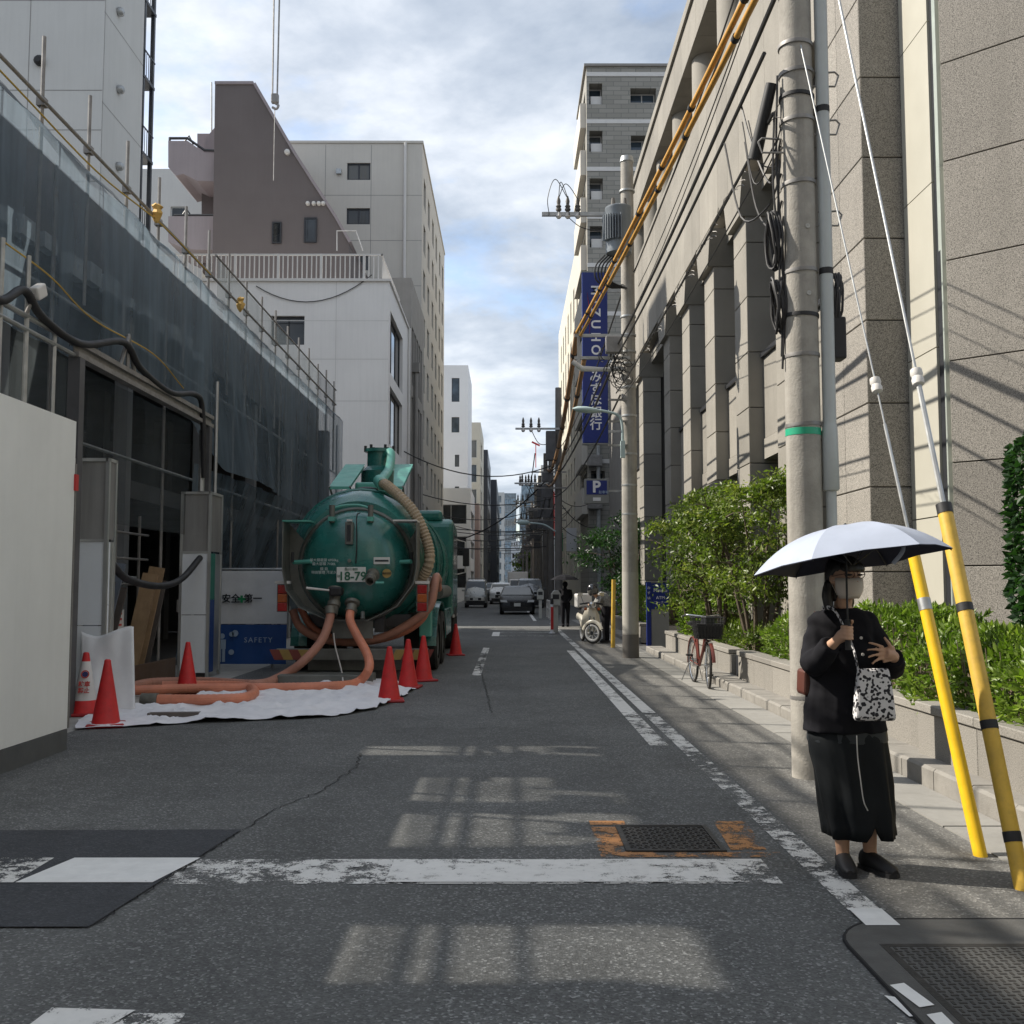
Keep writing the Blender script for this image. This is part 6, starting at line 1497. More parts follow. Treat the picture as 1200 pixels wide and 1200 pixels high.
# head: rings down the skull, face forward is -Y
rings = []
for (z, rx, ry, oy) in ((.112, .02, .03, .01), (.098, .055, .068, .01), (.07, .072, .088, .008), (.03, .076, .094, .004), (-.01, .074, .090, -.002), (-.045, .066, .078, -.012), (-.078, .052, .062, -.022), (-.100, .034, .040, -.034), (-.110, .012, .016, -.04)):
    rings.append(ell(0, oy, z, rx, ry, 20))
hm = Matrix.Translation(HC) @ Matrix.Rotation(HR, 4, 'Z')
mb.loft([[hm @ p for p in r_] for r_ in rings])
mb.tube([hm @ Vector((0, -.088, .015)), hm @ Vector((0, -.104, -.022)), hm @ Vector((0, -.092, -.030))], [.008, .013, .008], 8)
for s_ in (-1, 1): blob(mb, hm @ Vector((s_*.077, .012, -.008)), .026, 10, (.35, .7, 1.15))
limb(mb, [(-.02, .015, 1.44), (-.025, .02, 1.36), (-.03, .02, 1.30)], [.047, .047, .062])
# trunk
mb.loft([ell(-.03, .02, z, rx, ry, 18) for z, rx, ry in ((1.36, .06, .05), (1.32, .12, .075), (1.22, .15, .10), (1.05, .14, .095), (.90, .155, .105), (.80, .165, .11), (.74, .12, .09))])
RS, RE, RW = Vector((-.150, .02, 1.275)), Vector((-.215, -.05, 1.075)), Vector((-.150, -.262, 1.205))
LS, LE, LW = Vector((.092, .02, 1.285)), Vector((.205, -.02, 1.06)), Vector((.155, -.215, 1.125))
for (a, b, c) in ((RS, RE, RW), (LS, LE, LW)): limb(mb, [a, a.lerp(b, .5), b, b.lerp(c, .5), c], [.05, .044, .038, .033, .024])
# legs
for (hx, kx, ax) in ((-.09, -.07, -.055), (.05, .07, .088)):
    limb(mb, [(hx, .02, .82), ((hx+kx)/2, .01, .62), (kx, .0, .45), ((kx+ax)/2, .015, .28), (ax, .02, .10), (ax, .015, .05)], [.085, .072, .052, .048, .034, .036])
# right hand closed round the handle
HO = Vector((-.103, 0, .012)); hd = Vector((-.012, -.31, 1.235)) + HO; pd = (hd-RW).normalized()
limb(mb, [RW, RW.lerp(hd, .5), hd], [.024, .032, .030], 12)
pal = hd + Vector((.004, -.012, .018)); 
for i in range(4):
    z = 1.262-i*.0195; pts = [Vector((-.030, -.292, z)), Vector((-.036, -.322, z+.002)), Vector((-.016, -.343, z)), Vector((.008, -.330, z-.001)), Vector((.010, -.312, z-.002))]
    pts = [q+HO for q in pts]; mb.tube(catmull(pts, 3), .0078, 8); blob(mb, pts[0], .009, 8); blob(mb, pts[-1], .0076, 8)
tp_ = [Vector((-.022, -.280, 1.245)), Vector((.004, -.292, 1.268)), Vector((.014, -.315, 1.285)), Vector((.008, -.332, 1.292))]
tp_ = [q+HO for q in tp_]; mb.tube(catmull(tp_, 3), .0088, 8); blob(mb, tp_[-1], .0086, 8)
# left hand open before the body, fingers pointing to her right
lh = LW + Vector((-.055, -.022, .012)); limb(mb, [LW, LW.lerp(lh, .5), lh], [.024, .030, .026], 12)
mb.cbox(LW.lerp(lh, .62), (.075, .024, .072), Matrix.Rotation(R(-14), 4, 'Y'))
fingers(mb, lh+Vector((-.012, -.004, .004)), Vector((-1, -.15, .10)), Vector((0, 0, -1)), Vector((0, -.4, -.6)), (.10, .16, .20, .3), .020)
tb_ = [LW+Vector((-.020, -.02, .036)), LW+Vector((-.042, -.035, .066)), LW+Vector((-.062, -.040, .092))]; mb.tube(tb_, [.0105, .0095, .007], 8); blob(mb, tb_[-1], .0072, 8)
remeshed(mb, 'body', A['skin'], wm_, .0055, 4)
# hair, mask, glasses
h_ = MB(); h_.loft([[hm @ p for p in ell(0, oy, z, rx, ry, 20)] for (z, rx, ry, oy) in ((.128, .02, .03, .02), (.112, .062, .074, .02), (.08, .082, .096, .018), (.045, .086, .096, .022), (.0, .084, .075, .040), (-.06, .080, .060, .052), (-.12, .070, .045, .060))])
h_.loft([[hm @ p for p in ell(0, oy, z, rx, ry, 16)] for (z, rx, ry, oy) in ((.10, .05, .05, -.03), (.07, .074, .040, -.062), (.045, .072, .030, -.074), (.036, .06, .02, -.078))])
limb(h_, [hm @ Vector((-.072, .03, -.02)), hm @ Vector((-.088, .03, -.09)), hm @ Vector((-.085, .02, -.16)), hm @ Vector((-.075, .02, -.21))], [.03, .030, .024, .010]); limb(h_, [hm @ Vector((.05, .05, -.05)), hm @ Vector((.06, .06, -.13)), hm @ Vector((.05, .06, -.2))], [.03, .03, .012])
remeshed(h_, 'hair', A['hair'], wm_, .007, 3, lambda c: .003*mnoise.noise(Vector((c.x*120, c.y*120, c.z*14))))
mk = MB(); rows = []
for (z, k) in ((.004, 1.0), (-.02, 1.10), (-.05, 1.10), (-.08, 1.0), (-.104, .84)):
    rows.append([hm @ Vector((math.sin(a)*.078*(1 if z > -.06 else .86 if z > -.1 else .7), -.012-math.cos(a)*.092*k, z)) for a in np.linspace(R(-82), R(82), 15)])
mk.loft(rows, False, False); o = part(mk, 'face_mask', A['mask'], wm_, True, True); o.modifiers.new('t', 'SOLIDIFY').thickness = .003
gl = MB()
for s_ in (-1, 1): gl.tube([hm @ Vector((s_*.034+.026*math.cos(a), -.100+.012*abs(s_*.034+.026*math.cos(a))/.06, .022+.020*math.sin(a))) for a in np.linspace(0, 2*math.pi, 17)[:-1]], .0022, 6, closed=True); gl.tube([hm @ Vector((s_*.060, -.094, .026)), hm @ Vector((s_*.080, .0, .012))], .002, 5)
part(gl, 'glasses', A['brown_leather'], wm_, True, True)
ey = MB()
for s_ in (-1, 1): blob(ey, hm @ Vector((s_*.032, -.0885, .020)), .010, 10, (1.5, .5, .6))
part(ey, 'eyes', A['hair'], wm_, True, True)
bw = MB()
for s_ in (-1, 1): bw.tube([hm @ Vector((s_*.014, -.093, .044)), hm @ Vector((s_*.034, -.091, .050)), hm @ Vector((s_*.054, -.080, .044))], [.003, .004, .002], 6)
part(bw, 'eyebrows', A['hair'], wm_, True, True)
mkl = MB()
for s_ in (-1, 1):
    for z in (-.005, -.085): mkl.tube([hm @ Vector((s_*.070, -.03, z)), hm @ Vector((s_*.080, .012, -.012))], .0016, 5)
part(mkl, 'mask_loop', A['mask'], wm_, True, True)
# jacket
jk = MB(); jk.loft([ell(cx_, .015, z, rx, ry, 26) for z, cx_, rx, ry in ((1.365, -.03, .075, .07), (1.345, -.03, .125, .092), (1.29, -.03, .168, .112), (1.15, -.03, .172, .130), (1.00, -.035, .182, .140), (.86, -.035, .208, .150), (.715, -.03, .226, .158))])
for (a, b, c) in ((RS, RE, RW), (LS, LE, LW)):
    blob(jk, a, .068, 16)
    e = b.lerp(c, .80); limb(jk, [a, a.lerp(b, .5)+Vector((0, .01, 0)), b, b.lerp(e, .5)+Vector((0, 0, -.012)), e], [.060, .067, .070, .064, .055], 16)
def jdisp(c): return .008*mnoise.noise(Vector((c.x*8+c.z*3, c.y*8, c.z*9)))+.007*mnoise.noise(Vector((c.x*18+c.z*17, c.y*18, c.z*14)))-.008*abs(mnoise.noise(Vector((c.x*14, c.y*14, c.z*5+3))))
jo = remeshed(jk, 'jacket', A['jacket'], wm_, .009, 5, jdisp)
sh = MB(); sh.loft([ell(-.02, .015, z, rx, ry, 22) for z, rx, ry in ((.74, .205, .142), (.672, .211, .150), (.664, .208, .148))]); part(sh, 'shirt_hem', A['ink'], wm_, True, True)
for (px, py) in ((1009, 747.5), (1011, 767)):
    q = atY(px, py, 5.30)-W0; part(MB().lathe([(.008, 0), (.008, .004), (.004, .005)], 10, Matrix.Translation(q) @ Matrix.Rotation(R(90), 4, 'X')), 'button', A['rail_white'], jo, local=True)
# skirt with pleated hem, slit and zip
sk = MB(); rings = []
for (z, cx_, rx, ry) in ((.80, -.03, .19, .13), (.68, -.022, .205, .15), (.60, -.012, .204, .152), (.52, .0, .20, .155), (.44, .012, .197, .155), (.36, .022, .192, .155), (.29, .03, .189, .157), (.235, .035, .180, .154), (.175, .04, .178, .155)):
    r_ = ell(cx_, .015, z, rx, ry, 48); k = (.8-z)/.62
    for i, p in enumerate(r_):
        a = 2*math.pi*i/48; w_ = k*.013*(math.sin(a*7+.6+z*3)+.7*math.sin(a*12+2-z*6))+.010*mnoise.noise(Vector((math.cos(a)*2.4, math.sin(a)*2.4, z*7))); p.x += math.cos(a)*w_; p.y += math.sin(a)*w_
        if z < .30 and 36 <= i <= 38: p.z += (.30-z)*.6*(1-abs(i-37)/2)
    rings.append(r_)
sk.loft(rings, False); so_ = part(sk, 'skirt', A['skirt'], wm_, True, True, ang=80); so_.modifiers.new('t', 'SOLIDIFY').thickness = .004
zp = [atY(px, py, 5.272)-W0 for px, py in ((1004, 862), (1005, 885), (1008, 910), (1012, 938), (1017, 950))]
part(MB().tube(catmull(zp, 4), .003, 6), 'zip', A['zip'], so_, True, True)
# shoes
for (ax, ay, rz) in ((-.055, .0, -8), (.092, -.01, 22)):
    s_ = MB(); m4 = Matrix.Translation((ax, ay, 0)) @ Matrix.Rotation(R(rz), 4, 'Z')
    rings = [[m4 @ Vector((w*math.cos(t), y, zc+h*math.sin(t))) for t in np.linspace(0, 2*math.pi, 15)[:-1]] for (y, w, zc, h) in ((.085, .020, .05, .035), (.07, .036, .05, .048), (.03, .041, .05, .052), (-.03, .043, .045, .045), (-.09, .046, .036, .036), (-.14, .040, .03, .028), (-.165, .018, .026, .016))]
    s_.loft(rings); sho = part(s_, 'shoe', A['shoe'], wm_, True, True)
    ol = [m4 @ Vector((w, y, 0)) for (w, y) in ((.03, .085), (.042, .03), (.044, -.05), (.047, -.10), (.035, -.155), (0, -.172), (-.035, -.155), (-.047, -.10), (-.044, -.05), (-.042, .03), (-.03, .085))]
    part(MB().prism([(p.x, p.y) for p in ol], 2, 0, .022), 'sole', A['black'], sho, local=True)
# umbrella (held): shaft, ribs, canopy out and in
HUP = W0 + Vector((-.113, -.318, 1.21)); ap = W0 + Vector((-.090, -.25, 1.782))
um = thing('umbrella', 'white parasol with navy lining held over the person in black', 'umbrella', tuple(HUP))
axis = Vector((-.122, .115, 1)).normalized()
um_m = Matrix.Translation(ap) @ Vector((0, 0, 1)).rotation_difference(axis).to_matrix().to_4x4() @ Matrix.Rotation(R(-10), 4, 'Z')
def canopy(off, lift):
    NB, NR, SUB = 6, 12, 8; V = []; mbx = MB(); rings = []
    for k in range(NR+1):
        t_ = k/NR; ring_ = []
        for j in range(NB*SUB):
            a = 2*math.pi*j/(NB*SUB); fr = (j % SUB)/SUB; mid_ = 1-abs(2*fr-1)
            rr2 = .49*t_*(math.cos(math.pi/NB)/math.cos((fr-.5)*2*math.pi/NB))*(1-.012*mid_*t_)
            z = -.188*(t_**2.5) - .012*mid_*t_*(1-t_)*1.8 + .010*mid_*t_**4 + lift
            ring_.append(um_m @ Vector((max(rr2, .003)*math.cos(a), max(rr2, .003)*math.sin(a), z)))
        rings.append(ring_)
    return mbx.loft(rings, False)
part(canopy(0, .002), 'canopy', A['canopy_out'], um, True, ang=18); part(canopy(0, -.002), 'lining', A['canopy_in'], um, True, ang=18)
part(MB().tube([HUP+Vector((0, 0, -.03)), ap], .0055, 8), 'shaft', A['black'], um, True); part(MB().tube([HUP+Vector((0, 0, -.05)), HUP+Vector((.001, 0, .10))], .014, 10), 'handle', A['black'], um, True)
rb = MB()
for j in range(6):
    a = 2*math.pi*j/6
    r1 = MB().tube([um_m @ Vector((.49*t_*math.cos(a)*.985, .49*t_*math.sin(a)*.985, -.188*t_**2.5-.008)) for t_ in np.linspace(0.02, 1, 7)], .003, 5).tube([um_m @ Vector((.24*math.cos(a), .24*math.sin(a), -.07)), um_m @ Vector((.01*math.cos(a), .01*math.sin(a), -.20))], .0025, 5); part(r1, 'rib', A['frame_dark'], um)
part(MB().lathe([(.008, 0), (.008, .008), (.004, .014)], 10, um_m), 'ferrule', A['black'], um, True)
q0 = atY(1058, 634, W0.y-.48); part(MB().tube(catmull([q0+Vector((.02, .04, .02)), q0, q0+Vector((-.01, -.02, -.05)), q0+Vector((-.05, 0, -.11))], 5), .010, 6, flat=.2), 'strap', A['canopy_out'], um, True)
# bags
bgp = W0 + Vector((.038, -.235, .80)); bag = thing('shoulder_bag', 'white shoulder bag with black splotches worn by the person in black', 'bag', tuple(bgp))
b_ = MB(); b_.loft([[bgp+Vector(p) for p in ((-w, -d, z), (w, -d, z), (w, d, z), (-w, d, z))] for (z, w, d) in ((0, .100, .02), (.02, .102, .034), (.14, .092, .032), (.25, .080, .018), (.262, .078, .012))]); part(b_, 'pouch', A['splotch'], bag, bevel=.012)
part(MB().tube(catmull([bgp+Vector((-.075, 0, .25)), W0+Vector((-.045, -.19, 1.16)), W0+Vector((-.08, -.155, 1.27)), W0+Vector((-.11, -.09, 1.355)), W0+Vector((-.13, .02, 1.36))], 6), .012, 6, flat=.35), 'strap', A['splotch'], bag, True)
b2 = W0 + Vector((-.225, .06, .90)); tb2 = thing('tote_bag', 'red brown leather bag behind the elbow of the person in black', 'bag', tuple(b2))
part(MB().loft([[b2+Vector(p) for p in ((-w, -.07, z), (w, -.07, z), (w, .07, z), (-w, .07, z))] for (z, w) in ((0, .022), (.02, .027), (.12, .022), (.135, .018))]), 'pouch', A['brown_leather'], tb2, bevel=.012)
part(MB().tube(catmull([b2+Vector((0, -.05, .14)), b2+Vector((.03, -.04, .30)), b2+Vector((.06, -.02, .44))], 5), .008, 6), 'strap', A['brown_leather'], tb2, True)

# rider bending over the scooter
A['grey_top'] = mat('grey patterned top', (.20, .20, .19), .8, var=.5, scale=18); A['helmet'] = mat('glossy black helmet', (.012, .012, .014), .15, var=.1, coat=.6)
rd0 = Vector((2.47, 26.75, 0)); rd = thing('person', 'person in black helmet and grey top bending over the cream scooter', 'person', tuple(rd0))
rbm = MB(); blob(rbm, (-.30, -.12, 1.33), .105, 14, (1, 1.05, 1.15))
limb(rbm, [(-.27, -.10, 1.25), (-.20, -.06, 1.20), (-.12, -.02, 1.14)], [.05, .055, .08]); limb(rbm, [(-.14, -.02, 1.17), (-.02, .02, 1.10), (.06, .04, .92)], [.14, .165, .15])
for s_ in (-1, 1):
    limb(rbm, [(-.12, -.02+.17*s_, 1.15), (-.24, -.12+.18*s_, .98), (-.38, -.22+.1*s_, .98)], [.06, .05, .035]); blob(rbm, (-.40, -.23+.1*s_, .98), .045, 10)
    limb(rbm, [(.05, .04+.09*s_, .90), (.03, .0+.10*s_, .50), (.05, .04+.10*s_, .08)], [.095, .07, .05])
remeshed(rbm, 'body', A['skin'], rd, .016, 4)
tp2 = MB(); limb(tp2, [(-.16, -.02, 1.19), (-.02, .02, 1.11), (.06, .04, .90)], [.15, .185, .17]); 
for s_ in (-1, 1): limb(tp2, [(-.12, -.02+.17*s_, 1.16), (-.24, -.12+.18*s_, .98), (-.33, -.18+.13*s_, .98)], [.085, .075, .055])
remeshed(tp2, 'top', A['grey_top'], rd, .018, 4)
tr2 = MB()
for s_ in (-1, 1): limb(tr2, [(.05, .04+.08*s_, .93), (.03, .0+.10*s_, .50), (.05, .04+.10*s_, .07)], [.135, .10, .075])
remeshed(tr2, 'trousers', A['jacket'], rd, .018, 4)
for s_ in (-1, 1): part(MB().loft([ell(.02, .04+.10*s_, z, rx, .05, 12) for z, rx in ((0, .13), (.04, .13), (.09, .07))]), 'shoe', A['shoe'], rd, True, True)
hl = MB(); hl.lathe([(.03, .16), (.09, .13), (.135, .04), (.14, -.05), (.125, -.11), (.10, -.13)], 18, Matrix.Translation((-.31, -.13, 1.36)) @ Matrix.Rotation(R(-20), 4, 'Y')); ho = part(hl, 'helmet', A['helmet'], rd, True, True)
part(MB().lathe([(.137, .02), (.145, -.04), (.13, -.09)], 18, Matrix.Translation((-.318, -.14, 1.365)) @ Matrix.Rotation(R(-20), 4, 'Y'), cap=False), 'visor', A['dark_glass'], ho, True, True)

# far pedestrian under a dark umbrella
fp0 = Vector((pxx(662, 37), 37, 0)); fp = thing('person', 'person in dark clothes under a black umbrella near the parking meter', 'person', tuple(fp0))
fb = MB(); blob(fb, (0, 0, 1.52), .1, 12, (1, 1, 1.15)); limb(fb, [(0, 0, 1.45), (0, 0, 1.36)], [.05, .06]); limb(fb, [(0, 0, 1.34), (0, 0, 1.1), (0, 0, .85)], [.17, .16, .16])
for s_ in (-1, 1):
    limb(fb, [(.18*s_, 0, 1.32), (.22*s_, -.03, 1.08), (.10*s_, -.22, 1.12 if s_ < 0 else .9)], [.06, .05, .04]); limb(fb, [(.09*s_, 0, .85), (.09*s_, -.03+.08*s_, .48), (.09*s_, .02+.12*s_, .06)], [.1, .075, .06]); fb.cbox((.09*s_, .12*s_-.03, .045), (.09, .25, .09))
remeshed(fb, 'body', A['jacket'], fp, .016, 4)
fu0 = fp0 + Vector((-.1, -.2, 1.1)); fu = thing('umbrella', 'black umbrella carried by the far pedestrian near the parking meter', 'umbrella', tuple(fu0))
part(MB().lathe([(.01, .0), (.2, -.03), (.38, -.10), (.52, -.20)], 8, Matrix.Translation(fp0+Vector((-.02, -.1, 1.88))), cap=False), 'canopy', A['jacket'], fu, True, ang=10); part(MB().cyl(fu0, fp0+Vector((-.02, -.1, 1.9)), .012, n=6), 'shaft', A['black'], fu)
# ================================================================== BICYCLE, SCOOTER, CARS, SIGNS
A['bike_red'] = mat('red brown bicycle paint', (.17, .042, .03), .35, .2, var=.1, coat=.3); A['chrome'] = mat('chrome', (.62, .62, .62), .2, .95, var=.05)
A['cream_paint'] = mat('cream scooter paint', (.72, .67, .55), .3, var=.05, coat=.4); A['ivory'] = mat('ivory wheel', (.66, .65, .62), .4, var=.04)
def spoked(parent, c, ax, r, tw, nsp, rim_m, sp_r, tyre_m='tyre', name='wheel', hub=.03, wide=1):
    """wheel with axis ax: tyre, rim, spokes"""
    ax = Vector(ax).normalized(); m4 = Matrix.Translation(c) @ ax.to_track_quat('Z', 'Y').to_matrix().to_4x4()
    t_ = part(MB().tube([m4 @ Vector((r*math.cos(a), r*math.sin(a), 0)) for a in np.linspace(0, 2*math.pi, 33)[:-1]], tw, 8, closed=True), 'tyre', A[tyre_m], parent, True)
    ri = part(MB().tube([m4 @ Vector(((r-tw*1.3)*math.cos(a), (r-tw*1.3)*math.sin(a), 0)) for a in np.linspace(0, 2*math.pi, 33)[:-1]], tw*(.75 if rim_m == 'chrome' else 1.15), 8, closed=True, flat=1.0), 'rim', A[rim_m], t_, True)
    s_ = MB()
    for k in range(nsp): a = 2*math.pi*k/nsp; s_.tube([m4 @ Vector((hub*.6*math.cos(a+.5), hub*.6*math.sin(a+.5), .02*(1 if k % 2 else -1))), m4 @ Vector(((r-tw)*math.cos(a), (r-tw)*math.sin(a), 0))], sp_r, 5)
    part(s_, 'spokes', A[rim_m], t_); part(MB().tube([m4 @ Vector((0, 0, -.05)), m4 @ Vector((0, 0, .05))], hub, 12), 'hub', A['chrome'], t_, True)
    return t_
bf, br_ = Vector((2.86, 14.82, 0)), Vector((2.83, 15.86, 0)); bd = (bf-br_).normalized(); bs_ = Vector((-bd.y, bd.x, 0))
bc = thing('bicycle', 'red brown city bicycle with large black front basket parked on the pavement', 'bicycle', tuple((bf+br_)/2))
def BP(f_, z, s_=0.0): q = br_ + bd*f_ + bs_*s_; return Vector((q.x, q.y, z))
spoked(bc, BP(1.04, .335), bs_*1.0+bd*.12, .315, .019, 18, 'chrome', .0018); spoked(bc, BP(0, .335), bs_, .315, .019, 18, 'chrome', .0018)
for f0 in (1.04, 0): part(MB().tube([BP(f0+.355*math.cos(a), .335+.355*math.sin(a)) for a in np.linspace(R(10 if f0 else 0), R(150 if f0 else 190), 14)], .012, 6, flat=2.3), 'mudguard', A['bike_red'], bc, True)
part(MB().tube(catmull([BP(.88, .80), BP(.72, .55), BP(.50, .36), BP(.42, .29)], 5), .024, 10).tube([BP(.42, .29), BP(.26, .85)], .018, 10).tube([BP(.42, .29), BP(0, .335, .05)], .010, 8).tube([BP(.42, .29), BP(0, .335, -.05)], .010, 8).tube([BP(.28, .75), BP(0, .335, .05)], .009, 8).tube([BP(.28, .75), BP(0, .335, -.05)], .009, 8), 'frame', A['bike_red'], bc, True)
part(MB().tube([BP(.86, .86), BP(.96, .62), BP(1.04, .335, .05)], .013, 8).tube([BP(.96, .62), BP(1.04, .335, -.05)], .013, 8), 'fork', A['chrome'], bc, True)
part(MB().loft([ell(BP(.18, 0).x, BP(.18, 0).y, z, rx, rx*1.2, 14, math.atan2(bd.y, bd.x)) for z, rx in ((.86, .05), (.88, .10), (.92, .105), (.94, .06))]), 'saddle', A['black'], bc, True)
part(MB().tube([BP(.86, .84), BP(.82, 1.02)], .013, 8).tube(catmull([BP(.58, 1.02, .27), BP(.74, 1.05, .24), BP(.84, 1.03, .05), BP(.84, 1.03, -.05), BP(.74, 1.05, -.24), BP(.58, 1.02, -.27)], 5), .011, 8), 'handlebar', A['chrome'], bc, True)
for s_ in (-1, 1): part(MB().tube([BP(.58, 1.02, .27*s_), BP(.68, 1.04, .26*s_)], .017, 8), 'grip', A['black'], bc, True)
bk_ = MB()
zt, zb_ = 1.02, .72
def BK(f_, z, s_): k = (z-zb_)/(zt-zb_); return BP(1.02+(f_)*(.13+.05*k), z, s_*(.17+.05*k))
for k in range(6):
    z = zb_+(zt-zb_)*k/5; bk_.tube([BK(-1, z, -1), BK(1, z, -1), BK(1, z, 1), BK(-1, z, 1)], .008 if k in (0, 5) else .004, 5, closed=True)
for e in np.linspace(-1, 1, 9): bk_.tube([BK(1, zb_, e), BK(1, zt, e)], .0045, 4).tube([BK(-1, zb_, e), BK(-1, zt, e)], .0045, 4)
for e in np.linspace(-1, 1, 6): bk_.tube([BK(e, zb_, 1), BK(e, zt, 1)], .0045, 4).tube([BK(e, zb_, -1), BK(e, zt, -1)], .0045, 4).tube([BK(e, zb_, -1), BK(e, zb_, 1)], .0045, 4)
part(bk_, 'basket', A['black'], bc)
liner = part(MB().loft([[BK(a*.93, z, b*.93) for a, b in ((-1, -1), (1, -1), (1, 1), (-1, 1))] for z in (zb_+.015, zt-.09)]), 'basket_liner', A['black'], bc)
part(MB().cbox(BP(1.02, zt-.05), (.16, .14, .14), .4), 'parcel', A['frame_dark'], bc, bevel=.02)
part(MB().tube([BP(.02, .30, .07), BP(-.12, .02, .16)], .009, 6).tube([BP(.02, .30, -.07), BP(-.12, .02, -.16)], .009, 6), 'stand', A['chrome'], bc); part(MB().tube([BP(.42, .29, -.10), BP(.42, .29, .10)], .012, 8).tube([BP(.42, .29, .08), BP(.46, .14, .10)], .01, 6).tube([BP(.42, .29, -.08), BP(.38, .44, -.10)], .01, 6), 'crank', A['chrome'], bc)
for s_, z, f_ in ((1, .14, .46), (-1, .44, .38)): part(MB().cbox(BP(f_, z, .14*s_), (.10, .09, .025), math.atan2(bd.y, bd.x)), 'pedal', A['black'], bc)
part(MB().tube([BP(1.14, .66), BP(1.20, .65)], [.03, .036], 10), 'headlamp', A['chrome'], bc, True)
part(MB().box(-.10, .10, -.005, .005, 0, .012, Matrix.Translation(BP(-.04, .80))), 'rear_rack', A['chrome'], bc)

# scooter: front wheel turned to the kerb
s0 = Vector((2.10, 26.3, 0)); sdv = Vector((.14, -.99, 0)).normalized(); ssd = Vector((-sdv.y, sdv.x, 0))
sct = thing('scooter', 'cream motor scooter with ivory spoked wheels parked at the kerb', 'scooter', tuple(s0))
def SP(f_, z, s_=0.0): q = s0 + sdv*(f_-.3) + ssd*s_; return Vector((q.x, q.y, z))
spoked(sct, SP(.42, .27), Vector((.62, .78, 0)), .235, .032, 8, 'ivory', .014, hub=.05); spoked(sct, SP(-.80, .27), ssd, .235, .032, 8, 'ivory', .014, hub=.05)
stv = Vector((.78, -.62, 0)).normalized()
fw0 = SP(.42, 0); part(MB().tube([Vector((fw0.x, fw0.y, .27))+stv*(.285*math.cos(a))+Vector((0, 0, .285*math.sin(a))) for a in np.linspace(R(20), R(165), 12)], .03, 8, flat=1.9), 'front_fender', A['cream_paint'], sct, True)
part(MB().tube([SP(.42, .27, .07), SP(.34, .62, .06), SP(.28, .95)], .02, 8).tube([SP(.42, .27, -.07), SP(.34, .62, -.06), SP(.28, .95)], .02, 8), 'fork', A['chrome'], sct, True)
lsg = []
for (f_, z, w) in ((-.1, .25, .16), (.12, .30, .22), (.27, .50, .25), (.30, .72, .22), (.26, .90, .13)): lsg.append([SP(f_-.06, z, -w), SP(f_+.04, z+.01, -w*.5), SP(f_+.06, z+.01, w*.5), SP(f_-.06, z, w), SP(f_-.10, z-.01, w*.5), SP(f_-.10, z-.01, -w*.5)])
part(MB().loft(lsg), 'leg_shield', A['cream_paint'], sct, True)
part(MB().tube(catmull([SP(.2, .32), SP(-.1, .30), SP(-.35, .45), SP(-.62, .62), SP(-.95, .66)], 5), [.09]*4+[.11]*6+[.15]*11, 12, flat=.9), 'body', A['cream_paint'], sct, True)
part(MB().tube(catmull([SP(-.25, .76), SP(-.5, .80), SP(-.85, .80)], 4), .11, 12, flat=1.2), 'seat', A['black'], sct, True)
part(MB().tube([SP(.26, 1.0, -.30), SP(.30, 1.03, -.12), SP(.30, 1.03, .12), SP(.26, 1.0, .30)], .022, 8), 'handlebar', A['black'], sct, True)
for s_ in (-1, 1): part(MB().tube([SP(.28, 1.02, .2*s_), SP(.26, 1.22, .27*s_)], .008, 6).cbox(SP(.26, 1.25, .28*s_), (.12, .03, .08)), 'mirror', A['chrome'], sct)
part(MB().lathe([(.03, 0), (.085, .03), (.09, .08), (.07, .16)], 16, Matrix.Translation(SP(.46, .98)) @ (-sdv).to_track_quat('Z', 'Y').to_matrix().to_4x4()), 'headlight', A['chrome'], sct, True)
part(MB().cbox(SP(-.72, 1.08), (.40, .40, .36), math.atan2(sdv.y, sdv.x)), 'rear_box', A['ivory'], sct, bevel=.03)
for s_ in (-1, 1): part(MB().lathe([(.01, 0), (.04, .02), (.035, .06)], 10, Matrix.Translation(SP(.40, .88, .17*s_)) @ (-sdv).to_track_quat('Z', 'Y').to_matrix().to_4x4()), 'indicator', A['lens_amber'], sct, True)
part(MB().tube([SP(-.6, .25, .14), SP(-1.05, .32, .16)], .04, 10), 'exhaust', A['chrome'], sct, True)
part(MB().cbox(SP(.34, .70), (.34, .30, .42), math.atan2(sdv.y, sdv.x)+.3), 'front_carrier', A['ivory'], sct) if False else None

tag(part(MB().tube([(2.47, 24.6, -.05), (2.50, 24.6, 1.62)], .05, 12), 'marker_post', A['yellow_old'], None, True), 'weathered ochre wooden post standing between scooter and transformer pole', 'post')

